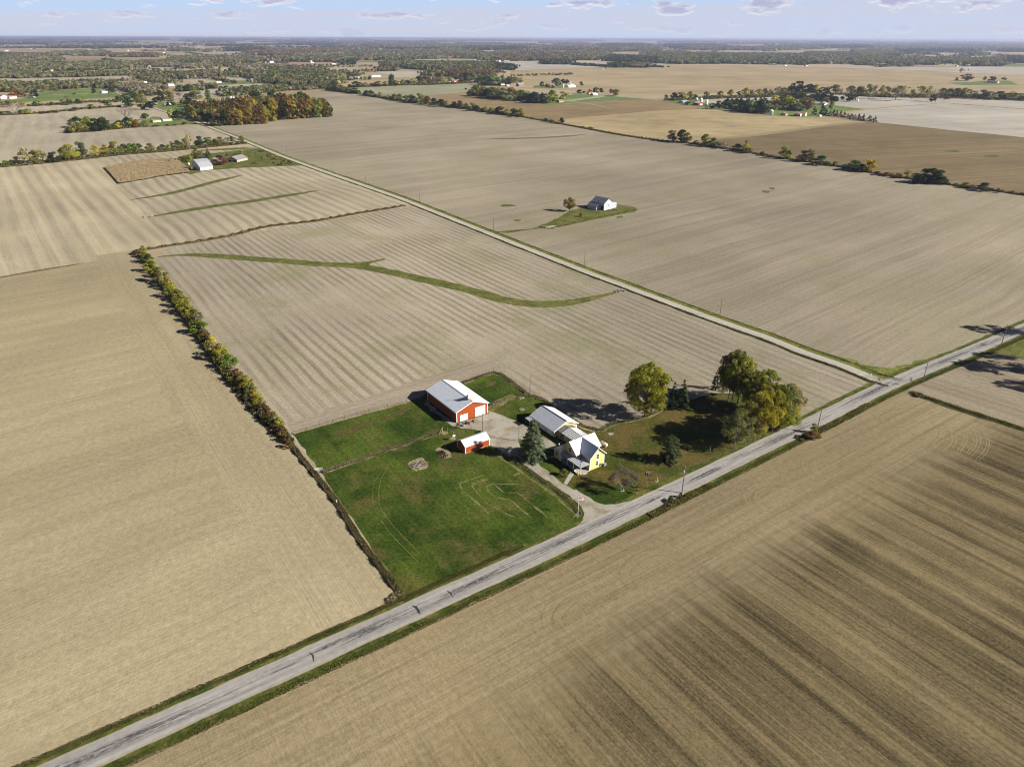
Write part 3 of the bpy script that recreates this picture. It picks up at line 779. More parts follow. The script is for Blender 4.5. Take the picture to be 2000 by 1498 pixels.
# lawn of the next farm, right of the crossing
sheet('lawn', [(1888, 690), (1930, 668), (1965, 655), (2000, 645), (2350, 510), (2400, 700), (2100, 690), (2000, 702), (1950, 690)], .044, M['waterway'], .4, 3)
sheet('lawn', [(1570, 690), (1650, 712), (1720, 737), (1755, 738), (1850, 694), (1905, 668), (1830, 696), (1745, 718), (1700, 715), (1655, 700)], .040, M['verge_bright'], .9, 3)

# verges: the farm side and the field side of the road
ribbon('grass_verge', R1, 3.0, 5.1, .060, M['verge'], 0, .35, 21)
ribbon('grass_verge', R1, -5.9, -2.9, .060, M['verge'], .55, 0, 22)
ribbon('grass_verge', R2, -6.8, -2.4, .056, M['verge_bright'], .6, 0, 23)
ribbon('grass_verge', R2, 2.4, 4.6, .056, M['ditch'], 0, .5, 24)
DITCH = catmull([G(1778, 766), G(1850, 790), G(2000, 838), G(2150, 880), G(2400, 950)], 4)
ribbon('ditch_bank', DITCH, -2.6, 1.4, .052, M['ditch'], .5, .4, 25)
# shoulders and roads
ribbon('gravel_shoulder', R1, -3.3, 3.3, .064, M['gravel_dirt'], .15, .15, 26)
ribbon('side_road', R2, -2.45, 2.45, .068, M['asphalt_pale'], .06, .06, 27)
sheet('side_road', [(1688, 733), (1700, 731), (1725, 740), (1757, 741), (1735, 752), (1722, 758), (1715, 756), (1705, 744)], .071, M['gravel'], .1, 2)
sheet('driveway_apron', [(1110, 962), (1136, 990), (1142, 1003), (1138, 1016), (1118, 1040), (1150, 1026), (1200, 999), (1240, 976), (1222, 981), (1205, 985.5), (1180, 985), (1160, 979), (1140, 965), (1125, 955)], .067, M['gravel'], .25, 1.5)
ribbon('road', R1, -2.98, 2.98, .075, M['asphalt_old'], .07, .07, 28)
# dark sealed patches across the road
for (ax, ay, bx, by, wd) in ((806, 1182, 820, 1199, .75), (872, 1153, 885, 1168, .32), (604, 1273, 613, 1292, .32), (1912, 671, 1926, 676, .7)):
    a, b = G(ax, ay), G(bx, by)
    mid_ = a.lerp(b, .45) + Vector((.28, .1, 0))
    ribbon('road_patch', catmull([a, mid_, b], .45), -wd / 2, wd / 2, .079, M['tar'], wd * .3, wd * .3, int(ax), taper=.3)

# tyre tracks left by turning machines in the worked field
M['track'] = plain('pressed_soil', (.265, .212, .112), .95, 0, .05, .12, .6)
M['track_dark'] = plain('pressed_soil_dark', (.19, .15, .078), .95, 0, .05, .12, .6)
zc = lambda X, Y: (1400 + X / 3.333, 760 + Y / 3.333)
z3 = lambda X, Y: (900 + X / 3.744, 880 + Y / 3.744)
arcs = [[zc(*p) for p in L] for L in (
    [(1180, 270), (1125, 230), (1110, 190), (1160, 160), (1260, 148), (1360, 155), (1440, 180)],
    [(1410, 400), (1480, 335), (1500, 280), (1470, 240)],
    [(1660, 450), (1720, 380), (1725, 310), (1685, 250), (1600, 210)],
    [(1590, 420), (1640, 350), (1640, 290), (1600, 240)],
    [(1530, 410), (1570, 340), (1565, 285), (1530, 240)],
    [(660, 590), (605, 525), (600, 470), (650, 438), (740, 430)],
    [(300, 800), (245, 760), (220, 700), (260, 650), (350, 625), (450, 633), (545, 660)],
    [(345, 780), (290, 735), (295, 690), (350, 660)],
    [(870, 405), (940, 395), (1010, 415)],
)] + [[z3(*p) for p in L] for L in (
    [(1290, 1000), (1240, 940), (1235, 890), (1290, 820), (1400, 765), (1500, 765), (1590, 800)],
    [(765, 1300), (735, 1240), (760, 1180), (830, 1115), (940, 1090)],
    [(690, 1290), (665, 1220), (700, 1150), (790, 1100)])]
k = 0
for L in arcs:
    P = catmull([G(*p) for p in L], 1.5)
    for off in (-2.0, -1.2, -.2, .5, 1.5, 2.4):
        k += 1
        ribbon('tyre_track', P, off - .10, off + .10, .024 + .0006 * (k % 7), M['track'] if k % 3 else M['track_dark'], .06, .06, k, taper=.25)
# wheel tracks in the cream field and the pasture
for L, wd, mt in (([(40, 800), (100, 787), (180, 769), (270, 748)], .3, 'track'), ([(60, 802), (110, 791), (190, 773), (262, 754)], .3, 'track'),
                  ([(760, 905), (732, 940), (728, 980), (740, 1010), (770, 1050), (830, 1110)], .25, 'waterway'), ([(768, 900), (745, 935), (740, 980), (755, 1010), (785, 1045), (850, 1112)], .25, 'waterway')):
    P = catmull([G(*p) for p in L], 2.5)
    ribbon('wheel_track', P, -wd / 2, wd / 2, .05, M[mt], .1, .1, int(L[0][0]), taper=.3)

# ------------------------------------------------------------------ farm buildings (all set square to the survey grid)
GRID = R(35.0)
RU = Vector((math.cos(GRID), math.sin(GRID), 0)); RV = Vector((-math.sin(GRID), math.cos(GRID), 0))


def gable_parts(root, W_, L_, eave, ridge, wall, roof, over=.35, end=.35, th=.16, axis='y', z0=0.0, off=(0, 0), trim=None):
    """walls and a gable roof; the ridge runs along the given local axis"""
    ox, oy = off
    w_ = MB(); r_ = MB()
    prof = [(0, z0), (W_, z0), (W_, eave), (W_ / 2, ridge - .02), (0, eave)]
    s = (ridge - eave) / (W_ / 2)
    lo = eave - s * over + th
    ra = [(-over, lo), (W_ / 2, ridge + th), (W_ + over, lo), (W_ + over, lo - th), (W_ / 2, ridge), (-over, lo - th)]
    if axis == 'y':
        w_.prism_y([(x + ox, z) for x, z in prof], oy, oy + L_)
        r_.prism_y([(x + ox, z) for x, z in ra], oy - end, oy + L_ + end)
    else:
        w_.prism_x([(y + oy, z) for y, z in prof], ox, ox + L_)
        r_.prism_x([(y + oy, z) for y, z in ra], ox - end, ox + L_ + end)
    wo_ = w_.build('wall', wall, root); ro_ = r_.build('roof', roof, root)
    return wo_, ro_


def panel(root, name, mt, side, a0, a1, z0, z1, at, t=.05, frame=None, fw=.12, parent_obj=None):
    """a flat panel proud of a wall; side 'x-','x+','y-','y+' is where it faces, at is the wall's coordinate"""
    def bx(m, a0, a1, z0, z1, o0, o1):
        sgn = -1 if side[1] == '-' else 1
        l, h = sorted((at + sgn * o0, at + sgn * o1))
        if side[0] == 'y': m.box(a0, a1, l, h, z0, z1)
        else: m.box(l, h, a0, a1, z0, z1)
    m = MB(); bx(m, a0, a1, z0, z1, -.02, t)
    o = m.build(name, mt, root)
    if frame is not None:
        f = MB()
        bx(f, a0 - fw, a0, z0 - fw, z1 + fw, -.02, t + .03); bx(f, a1, a1 + fw, z0 - fw, z1 + fw, -.02, t + .03)
        bx(f, a0, a1, z1, z1 + fw, -.02, t + .03); bx(f, a0, a1, z0 - fw, z0, -.02, t + .03)
        f.build('frame', frame, o)
    return o


def window(root, side, ac, zc_, at, w_=.8, h=1.4, split=False):
    o = panel(root, 'window', M['glass'], side, ac - w_ / 2, ac + w_ / 2, zc_ - h / 2, zc_ + h / 2, at, .03, M['white'], .14)
    sgn = -1 if side[1] == '-' else 1
    m = MB(); l, hh = sorted((at + sgn * .0, at + sgn * .055))
    if side[0] == 'y': m.box(ac - w_ / 2, ac + w_ / 2, l, hh, zc_ - .05, zc_ + .05)
    else: m.box(l, hh, ac - w_ / 2, ac + w_ / 2, zc_ - .05, zc_ + .05)
    m.build('sash_bar', M['white'], o)
    return o


def corner_trim(root, pts, z1, w_=.16, mt=None):
    for x, y, sx, sy in pts:
        m = MB()
        x0, x1 = sorted((x - sx * .04, x + sx * w_)); y0, y1 = sorted((y - sy * .04, y + sy * w_))
        m.box(x0, x1, y0, y1, 0.03, z1)
        m.build('corner_trim', mt or M['white'], root)


# --- large red barn
OB = Vector((-19.13, 215.39, 0))
barn = empty('red_barn', OB, GRID, 'large red metal barn with white roof, cupola and two white overhead doors', 'barn')
gable_parts(barn, 12.9, 20.7, 4.15, 6.45, M['red'], M['roof_barn'], .4, .4)
corner_trim(barn, [(0, 0, 1, 1), (12.9, 0, -1, 1), (0, 20.7, 1, -1)], 4.05, .22)
panel(barn, 'overhead_door', M['door_white'], 'y-', 1.5, 4.4, .05, 2.35, 0, .05, M['white'], .14)
panel(barn, 'overhead_door', M['door_white'], 'y-', 7.7, 11.6, .05, 3.45, 0, .05, M['white'], .16)
tr = MB()
s_ = (6.45 - 4.15) / 6.45
for x0, x1 in ((-.4, 6.45), (6.45, 13.3)):
    za = 6.45 - abs(x0 - 6.45) * s_; zb = 6.45 - abs(x1 - 6.45) * s_
    tr.add([(x0, -.43, za - .12), (x1, -.43, zb - .12), (x1, -.43, zb + .2), (x0, -.43, za + .2), (x0, -.39, za - .12), (x1, -.39, zb - .12), (x1, -.39, zb + .2), (x0, -.39, za + .2)],
           [(0, 1, 2, 3), (7, 6, 5, 4), (0, 4, 5, 1), (3, 2, 6, 7), (0, 3, 7, 4), (1, 5, 6, 2)])
tr.box(-.46, -.42, -.4, 21.1, 3.85, 4.1); tr.build('fascia', M['white'], barn)
rc = MB(); rc.prism_y([(6.15, 6.52), (6.45, 6.68), (6.75, 6.52), (6.45, 6.60)], -.38, 21.08); rc.build('ridge_cap', M['steel'], barn)
cp = MB(); cp.box(5.9, 7.0, 1.7, 2.8, 6.3, 7.35); cup = cp.build('cupola', M['red'], barn)
cr_ = MB(); cr_.add([(5.65, 1.45, 7.33), (7.25, 1.45, 7.33), (7.25, 3.05, 7.33), (5.65, 3.05, 7.33), (6.45, 2.25, 8.45)], [(0, 1, 4), (1, 2, 4), (2, 3, 4), (3, 0, 4), (3, 2, 1, 0)])
cr_.build('cupola_roof', M['white'], cup)
lv = MB(); lv.box(6.1, 6.8, 1.64, 1.7, 6.75, 7.2); lv.box(5.84, 5.9, 1.9, 2.6, 6.75, 7.2); lv.box(7.0, 7.06, 1.9, 2.6, 6.75, 7.2); lv.build('louvre', M['white'], cup)
wv = MB(); wv.tube([(6.45, 2.25, 8.4), (6.45, 2.25, 9.25)], .03, 5); wv.box(6.0, 6.9, 2.22, 2.28, 8.95, 9.02); wv.add([(6.5, 2.25, 9.05), (6.95, 2.25, 9.05), (6.9, 2.25, 9.4), (6.62, 2.25, 9.3), (6.5, 2.25, 9.45)], [(0, 1, 2, 3, 4)]); wv.build('weathervane', M['pumpkin'], cup)

# --- small red shed
OS = Vector((-14.91, 195.12, 0))
shed = empty('red_shed', OS, GRID, 'small low red shed with white metal roof on the pasture edge', 'shed')
gable_parts(shed, 4.9, 9.3, 2.45, 3.75, M['red'], M['roof_shed'], .25, .2, axis='x')
corner_trim(shed, [(0, 0, 1, 1), (9.3, 0, -1, 1), (0, 4.9, 1, -1)], 2.35, .18)
sk = MB(); sk.box(-.05, 0, .1, 4.8, .0, .2); sk.box(.1, 9.2, -.05, 0, 0, .14); sk.build('base_trim', M['wood_pale'], shed)

# --- yellow garage
OH = Vector((24.04, 185.33, 0))
gO = OH + RU * 3.6 + RV * 22.3
gar = empty('yellow_garage', gO, GRID, 'long yellow three-bay garage with pale grey gable roof beside the big spruce', 'garage')
gable_parts(gar, 9.6, 13.0, 2.55, 4.75, M['yellow'], M['roof_garage'], .55, .45)
corner_trim(gar, [(0, 0, 1, 1), (9.6, 0, -1, 1), (0, 13.0, 1, -1)], 2.4, .2)
for a0, a1 in ((1.2, 4.2), (5.1, 8.1), (9.1, 12.0)):
    panel(gar, 'garage_door', M['door_white'], 'x-', a0, a1, .04, 2.15, 0, .04, M['white'], .12)
cz = MB(); cz.box(4.55, 4.9, -.13, -.02, 3.6, 4.0); cz.build('gable_light', M['white'], gar)
fz = MB()
for x0, x1 in ((-.55, 4.8), (4.8, 10.15)):
    za, zb = 4.75 - abs(x0 - 4.8) * .458, 4.75 - abs(x1 - 4.8) * .458
    fz.add([(x0, -.48, za - .1), (x1, -.48, zb - .1), (x1, -.48, zb + .19), (x0, -.48, za + .19), (x0, -.44, za - .1), (x1, -.44, zb - .1), (x1, -.44, zb + .19), (x0, -.44, za + .19)],
           [(0, 1, 2, 3), (7, 6, 5, 4), (0, 4, 5, 1), (3, 2, 6, 7), (0, 3, 7, 4), (1, 5, 6, 2)])
fz.build('fascia', M['white'], gar)
rc = MB(); rc.prism_y([(4.55, 4.84), (4.8, 4.98), (5.05, 4.84), (4.8, 4.92)], -.42, 13.42); rc.build('ridge_cap', M['pan_dark'], gar)

# --- the yellow farmhouse
house = empty('yellow_farmhouse', OH, GRID, 'yellow two-storey farmhouse with white cross-gabled metal roof and corner porch', 'house')
# front wing: ridge along local y
w_ = MB(); w_.prism_y([(0, 0), (5.8, 0), (5.8, 4.75), (2.9, 7.4), (0, 4.75)], 0, 4.5); w_.build('wall', M['yellow'], house)
# main block: ridge along local x
w_ = MB(); w_.prism_x([(4.3, 0), (10.8, 0), (10.8, 4.55), (7.55, 7.4), (4.3, 4.55)], -1.95, 7.6); w_.build('wall', M['yellow'], house)
s1 = (7.4 - 4.75) / 2.9; ov = .42
r_ = MB(); lo = 4.75 - s1 * ov
r_.prism_y([(-ov, lo + .14), (2.9, 7.54), (5.8 + ov, lo + .14), (5.8 + ov, lo), (2.9, 7.4), (-ov, lo)], -.5, 7.5)
r_.build('roof', M['roof_house'], house)
s2 = (7.4 - 4.55) / 3.25; lo = 4.55 - s2 * ov
r_ = MB(); r_.prism_x([(4.3 - ov, lo + .14), (7.55, 7.545), (10.8 + ov, lo + .14), (10.8 + ov, lo), (7.55, 7.4), (4.3 - ov, lo)], -2.4, 8.05)
r_.build('roof', M['roof_house_x'], house)
# white rake boards on the front gable
fz = MB()
for x0, x1 in ((-ov, 2.9), (2.9, 5.8 + ov)):
    za, zb = 7.4 - abs(x0 - 2.9) * s1, 7.4 - abs(x1 - 2.9) * s1
    fz.add([(x0, -.54, za - .12), (x1, -.54, zb - .12), (x1, -.54, zb + .17), (x0, -.54, za + .17), (x0, -.49, za - .12), (x1, -.49, zb - .12), (x1, -.49, zb + .17), (x0, -.49, za + .17)],
           [(0, 1, 2, 3), (7, 6, 5, 4), (0, 4, 5, 1), (3, 2, 6, 7), (0, 3, 7, 4), (1, 5, 6, 2)])
fz.add([(1.9, -.06, 6.42), (3.9, -.06, 6.42), (2.9, -.06, 7.32), (1.9, -.01, 6.42), (3.9, -.01, 6.42), (2.9, -.01, 7.32)], [(0, 1, 2), (5, 4, 3), (0, 3, 4, 1), (1, 4, 5, 2), (2, 5, 3, 0)])
fz.build('gable_trim', M['white'], house)
corner_trim(house, [(0, 0, 1, 1), (5.8, 0, -1, 1)], 4.5, .16)
window(house, 'y-', 3.1, 4.15, 0, .8, 1.5); window(house, 'y-', 2.95, 1.75, 0, .95, 1.45)
window(house, 'x-', 7.3, 4.6, -1.95, .8, 1.5)
window(house, 'x-', 5.6, 1.7, -1.95, .8, 1.4); panel(house, 'door', M['white'], 'x-', 7.6, 8.5, .25, 2.3, -1.95, .05)
# left rear wing
w_ = MB(); w_.prism_x([(9.55, 0), (12.8, 0), (12.8, 3.0), (9.55, 4.45)], -4.0, 3.2); w_.build('wall', M['yellow'], house)
r_ = MB(); r_.prism_x([(9.3, 4.70), (13.15, 2.98), (13.15, 2.86), (9.3, 4.58)], -4.35, 3.5); r_.build('roof', M['roof_house_x'], house)
window(house, 'x-', 11.2, 1.95, -4.0, .75, 1.35)
corner_trim(house, [(-4.0, 9.55, 1, 1)], 4.35, .4)
# porch
pf = MB(); pf.add([(-3.85, -.25, .0), (-.01, -.25, 0), (-.01, 4.28, 0), (-1.97, 4.28, 0), (-1.97, 9.5, 0), (-3.85, 9.5, 0), (-3.85, -.25, .28), (-.01, -.25, .28), (-.01, 4.28, .28), (-1.97, 4.28, .28), (-1.97, 9.5, .28), (-3.85, 9.5, .28)],
                  [(0, 5, 4, 3, 2, 1), (6, 7, 8, 9, 10, 11)] + [(i, (i + 1) % 6, (i + 1) % 6 + 6, i + 6) for i in range(6)])
pf.build('porch_floor', M['concrete'], house)
sl_ = .28
pr = MB(); zr = lambda x_: 2.62 + sl_ * (x_ + 4.1)
pr.slab([(-4.1, 9.5, 2.62), (-4.1, -.25, 2.62), (-.03, 3.82, zr(-.03)), (-.03, 4.27, zr(-.03)), (-1.98, 4.27, zr(-1.98)), (-1.98, 9.5, zr(-1.98))], .12)
pr.build('porch_roof', M['pan_dark'], house)
pr = MB(); pr.slab([(-4.1, -.25, 2.625), (-.03, -.25, 2.625), (-.03, 3.82, zr(-.03) + .005)], .12)
pr.build('porch_roof', M['roof_tin'], house)
ribs = MB(); y_ = .15
while y_ < 9.4:
    x1 = -1.99 if y_ > 4.27 else -.06
    x1 = min(x1, -4.1 + (y_ + .25)) - .03
    if x1 > -4.0: ribs.add([(-4.1, y_, 2.63), (x1, y_, zr(x1) + .01), (x1, y_ + .27, zr(x1) + .01), (-4.1, y_ + .27, 2.63), (-4.1, y_, 2.70), (x1, y_, zr(x1) + .08), (x1, y_ + .27, zr(x1) + .08), (-4.1, y_ + .27, 2.70)],
             [(0, 3, 2, 1), (4, 5, 6, 7), (0, 1, 5, 4), (1, 2, 6, 5), (2, 3, 7, 6), (3, 0, 4, 7)])
    y_ += .62
ribs.build('roof_ribs', M['white'], house)
for px_, py_ in ((-3.7, -.08), (-3.7, 3.4), (-3.7, 6.4), (-.14, -.08)):
    m = MB(); m.box(px_ - .09, px_ + .09, py_ - .09, py_ + .09, .26, 2.66 if px_ < -1 else 2.6); m.build('porch_post', M['white'], house)
st = MB()
for i in range(2): st.box(-3.1, -1.5, -.55 - .3 * i, -.26 - .3 * i, 0, .19 - .09 * i)
st.build('porch_steps', M['concrete'], house)
# railing slabs lying by the steps seen as white bars
m = MB()
for i in range(4): m.box(-4.25 + .0, -3.95, .6 + i * .55, .82 + i * .55, .05, .75)
m.box(-4.2, -4.05, .5, 2.6, .72, .8); m.build('porch_railing', M['white'], house)
# satellite dish and meter box on the front gable
m = MB(); m.lathe([(.02, 0), (.22, .05), (.40, .16), (.41, .18)], 12, (0, 0, 0))
dd = m.build('satellite_dish', M['black'], house); dd.location = (4.55, -.35, .95); dd.rotation_euler = (R(70), 0, R(25))
m = MB(); m.box(5.35, 6.3, -.75, .0, .0, .9); m.build('heat_pump', M['steel'], house)
m = MB(); m.tube([(.25, -.1, .12), (.35, -1.1, .06), (.9, -2.2, .05)], .06, 6); m.build('downspout', M['black'], house)

# --- covered link between house and garage
lO = OH + RU * 4.85 + RV * 10.9
link = empty('breezeway', lO, GRID, 'low breezeway joining farmhouse and garage under a black and white striped ribbed roof', 'breezeway')
w_ = MB(); w_.prism_y([(.05, 0), (5.9, 0), (5.9, 2.5), (2.9, 3.25), (.05, 2.5)], 0.0, 7.9); w_.build('wall', M['yellow'], link)
r_ = MB(); th = .1; r_.prism_y([(-.3, 2.52), (2.9, 3.47), (6.2, 2.52), (6.2, 2.42), (2.9, 3.37), (-.3, 2.42)], -.1, 11.3, 0); r_.build('roof', M['pan_dark'], link)
ribs = MB(); y_ = .15
while y_ < 8.5:
    for xa, za, xb, zb in ((-.31, 2.53, 2.80, 3.455), (6.21, 2.53, 3.0, 3.455)):
        ribs.add([(xa, y_, za), (xb, y_, zb), (xb, y_ + .33, zb), (xa, y_ + .33, za), (xa, y_, za + .07), (xb, y_, zb + .07), (xb, y_ + .33, zb + .07), (xa, y_ + .33, za + .07)],
                 [(0, 3, 2, 1), (4, 5, 6, 7), (0, 1, 5, 4), (1, 2, 6, 5), (2, 3, 7, 6), (3, 0, 4, 7)])
    y_ += .74
ribs.build('roof_ribs', M['white'], link)
m = MB()
for xa, za, xb, zb in ((-.32, 2.56, 2.78, 3.48), (6.22, 2.56, 3.02, 3.48)):
    m.slab([(xa, 8.75, za), (xb, 8.75, zb), (xb, 11.2, zb), (xa, 11.2, za)], .05)
m.build('roof_panel', M['grey_roof_panel'], link)
for px_, py_ in ((-.1, 9.9),):
    m = MB(); m.box(px_ - .08, px_ + .08, py_ - .08, py_ + .08, 0, 2.45); m.build('post', M['white'], link)
m = MB(); m.box(-.3, 6.0, 7.95, 11.3, .0, .08); m.build('floor_slab', M['concrete'], link)

# --- propane tank
pc = G(1179.5, 871)
tank = empty('propane_tank', pc, GRID + PI / 2, 'white propane tank with red cap lying behind the farmhouse', 'propane tank')
m = MB(); m.tube([(-1.6, 0, .95), (-1.5, 0, .95), (-1.3, 0, .95), (1.3, 0, .95), (1.5, 0, .95), (1.6, 0, .95)], [.12, .36, .52, .52, .36, .12], 14); m.build('tank_shell', M['white'], tank, True)
m = MB(); m.lathe([(.16, 1.42), (.16, 1.6), (.08, 1.66)], 10, (0, 0, 0)); m.build('valve_cap', M['tractor_red'], tank)
for sx in (-1, 1):
    m = MB(); m.box(sx * .95 - .1, sx * .95 + .1, -.35, .35, .02, .5); m.build('leg', M['steel'], tank)

# --- old barn out in the field
OG = Vector((70.7, 553.74, 0)); GA = R(42)
gb = empty('grey_barn', OG, GA, 'weathered white gabled barn with tin roof and lean-to on a grass island', 'barn')
w_ = MB(); w_.prism_y([(0, 0), (10.2, 0), (10.2, 5.4), (5.1, 8.6), (0, 5.4)], 0, 13.0); w_.build('wall', M['old_white'], gb)
r_ = MB(); s_ = 3.2 / 5.1; r_.prism_y([(-.4, 5.25), (5.1, 8.75), (10.6, 5.25), (10.6, 5.1), (5.1, 8.6), (-.4, 5.1)], -.4, 13.4); r_.build('roof', M['roof_old'], gb)
w_ = MB(); w_.prism_y([(-3.6, 0), (0, 0), (0, 4.9), (-3.6, 2.7)], 4.5, 14.0); 
w_.build('lean_to', M['old_white'], gb)
r_ = MB(); r_.prism_y([(-4.0, 2.6), (-.41, 5.0), (-.41, 4.88), (-4.0, 2.48)], 4.2, 14.3); r_.build('lean_to_roof', M['roof_old'], gb)
w_ = MB(); w_.prism_y([(10.2, 0), (15.8, 0), (15.8, 3.9), (10.2, 4.9)], .8, 9.0)
w_.build('side_shed', M['old_white'], gb)
panel(gb, 'painted_doorway', M['opening_paint'], 'x-', .8, 3.2, .05, 3.3, 0, .03)  # flat dark panel on the solid wall, inside shade painted
window(gb, 'y-', 4.9, 3.2, 0, .8, 2.0); panel(gb, 'gable_vent', M['opening_paint'], 'y-', 4.9, 5.5, 7.0, 7.5, 0, .03, M['white'], .1)
for a, b_, c_, d_ in ((.8, 6.0, 1.6, 7.4), (2.6, 3.2, 3.2, 4.2), (2.2, 8.8, 2.8, 9.6)):
    z1_, z2_ = 5.25 + a * .636, 5.25 + c_ * .636
    m = MB(); m.slab([(a - .4, b_, z1_ + .02), (c_ - .4, b_, z2_ + .02), (c_ - .4, d_, z2_ + .02), (a - .4, d_, z1_ + .02)], .03); m.build('painted_roof_hole', M['opening_paint'], gb)  # dark slabs laid on the whole roof, shade of the gaps painted
for i, (dx, dy, sc_) in enumerate(((7.0, -2.5, 1.0), (9.5, -2.0, .8), (12.5, -3.0, .9))):
    pass

# --- generic farm and village buildings
def building(px, py, wm, lm, eave, ridge, wall, roof, ang=35, name='farm_building', label='', cat='building', group=None, doors=0, ex=None):
    o = empty(name, G(px, py), R(ang), label, cat, group)
    gable_parts(o, wm, lm, eave, ridge, M[wall], M[roof], .3, .3)
    for i in range(doors):
        a = wm * (i + .5) / doors
        panel(o, 'door', M['opening_paint'], 'y-', a - wm * .12, a + wm * .12, .05, eave * .7, 0, .04)
    return o


# the barn with the double-pitched roof
wb = empty('white_barn', G(391.8, 334), R(47), 'tall white barn with broad pale roof beside the tan prairie patch', 'barn')
w_ = MB(); w_.prism_x([(0, 0), (16, 0), (16, 4.2), (11, 9.6), (5.5, 7.4), (0, 3.6)], 0, 13.0); w_.build('wall', M['white_siding'], wb)
r_ = MB(); r_.prism_x([(-.5, 3.4), (5.5, 7.55), (11.0, 9.8), (16.5, 4.1), (16.5, 3.9), (11, 9.6), (5.5, 7.35), (-.5, 3.2)], -.5, 13.5); r_.build('roof', M['roof_tin'], wb)
panel(wb, 'door', M['white'], 'y-', .8, 5.2, .05, 2.6, 0, .06)
building(444, 316, 13, 17, 2.5, 5.6, 'ranch_tan', 'roof_grey', -20, 'ranch_house', 'low cream ranch house with grey-brown roof behind the dark red tree', 'house', doors=2)
building(414, 317, 7, 9, 2.6, 4.6, 'white', 'roof_grey', -48, 'side_wing', 'white wing with grey-brown roof between white barn and ranch house', 'house')
m = MB(); m.tube([(-1.4, 0, 1.4), (1.4, 0, 1.4)], 1.4, 14)
hb = m.build('hay_bale', M['hay']); hb.location = G(377.5, 332.5); tag(hb, 'round tan hay bale in the shade left of the white barn', 'hay bale')
m = MB(); m.lathe([(1.0, 0), (1.1, .5), (.9, 1.6), (.3, 1.9)], 12)
hb = m.build('storage_tank', M['white']); hb.location = G(369, 322); tag(hb, 'small white tank on the grass left of the white barn', 'tank')
B_ = building
B_(312, 236.5, 11, 16, 3, 5.2, 'cream_siding', 'roof_grey', -40, 'country_house', 'cream house with grey gable roof at the left roadside, beside the paler garage', 'house', doors=1)
B_(294, 239, 9, 13, 2.6, 4.2, 'cream_siding', 'roof_brown', -40, 'garage', 'low cream garage left of the grey-roofed roadside house', 'garage', doors=1)
B_(382, 203, 9, 14, 4.5, 7.5, 'red_far', 'white', 30, 'red_barn', 'left one of two red barns behind the autumn wood', 'barn')
B_(390, 204, 9, 12, 4, 7, 'red_far', 'white', 60, 'red_barn', 'right one of two red barns behind the autumn wood', 'barn')
B_(353, 202, 9, 12, 3, 5.5, 'white', 'roof_grey', 30, 'country_house', 'white house among yellow trees left of the red barns', 'house')
B_(320, 205, 6, 16, 2.5, 3.6, 'white', 'roof_grey', -50, 'mobile_home', 'long white mobile home under the tall trees by the lane', 'mobile home')
B_(425, 198, 8, 30, 3, 4.5, 'white', 'roof_tin', -55, 'long_shed', 'long pale shed above the rust crowns of the autumn wood', 'shed')
B_(448, 192, 6, 10, 3, 4.2, 'white', 'roof_tin', -55, 'shed', 'short white shed right of the long pale shed', 'shed')
B_(2, 194, 14, 20, 4.5, 7.5, 'white', 'roof_red', 55, 'farm_house', 'white farmhouse with red roof at the left edge of the view', 'house')
B_(16, 193, 10, 14, 4, 6.5, 'white', 'roof_red', -40, 'annex', 'white annex with red roof beside the farmhouse at the left edge', 'building')
B_(56, 191, 9, 12, 3.5, 6, 'white', 'roof_grey', -40, 'country_house', 'small white house between the orange tree and the dark tree', 'house')
B_(196, 182.5, 12, 16, 4, 7.5, 'white', 'roof_grey', -45, 'country_house', 'bright white gabled house on the far green pasture', 'house', doors=1)
B_(326, 168, 12, 16, 4, 7, 'white', 'roof_tin', -45, 'country_house', 'white house behind the grey bare trees', 'house')
B_(282, 166, 6, 6, 6, 8.5, 'white', 'white', -45, 'silo_house', 'small tall white building among the grey bare trees', 'building')
B_(488, 160, 14, 22, 5, 8, 'white_siding', 'roof_tin', -45, 'pole_barn', 'pale blue-grey pole barn right of the small yellow trailer', 'barn', doors=2)
B_(422, 162.5, 7, 14, 2.5, 3.5, 'white', 'white', -52, 'trailer', 'small white and yellow trailer on the green strip', 'trailer')
B_(690, 152.5, 14, 22, 3, 5.5, 'cream_siding', 'roof_grey', -52, 'country_house', 'low cream house in the golden field by the dark cypress', 'house', doors=2)
B_(722, 151, 14, 34, 4.5, 7, 'white', 'roof_tin', -52, 'pole_barn', 'long pale blue pole barn in the golden field', 'barn')
B_(873, 163, 9, 18, 3, 5, 'white', 'roof_tin', -52, 'shed', 'white shed at the farm below the rust wood, leftmost of three', 'shed')
B_(883, 161.5, 9, 12, 4, 6, 'white', 'roof_red', -52, 'barn', 'white barn with red roof at the farm below the rust wood', 'barn')
B_(895, 160, 9, 14, 3.5, 5.5, 'red_far', 'roof_grey', -52, 'barn', 'dark red barn at the farm below the rust wood', 'barn')
B_(916, 161, 10, 16, 3.5, 6, 'white', 'roof_grey', -52, 'country_house', 'white house right of the red barn below the rust wood', 'house')
B_(975, 167, 8, 14, 3, 5, 'white', 'roof_grey', -52, 'country_house', 'white house half hidden under the grey-green trees', 'house')
B_(987, 169, 7, 10, 3, 5, 'cream_siding', 'roof_tin', -52, 'garage', 'cream garage right of the half hidden white house', 'garage')
B_(1008, 169, 12, 18, 5, 8.5, 'roof_grey', 'roof_tin', -52, 'barn', 'grey barn with blue tin roof among the trees', 'barn', doors=1)
B_(1077, 171, 9, 12, 3.5, 6.5, 'cream_siding', 'roof_brown', -50, 'country_house', 'cream house left of the white farm sheds in the golden field', 'house')
B_(1104, 171, 14, 26, 3.5, 6, 'white', 'white', -52, 'farm_shed', 'large white farm shed with small silos in the golden field', 'shed')
B_(1113, 170.5, 8, 12, 4, 7, 'white', 'white', -20, 'farm_shed', 'white gabled shed behind the large farm shed', 'shed')
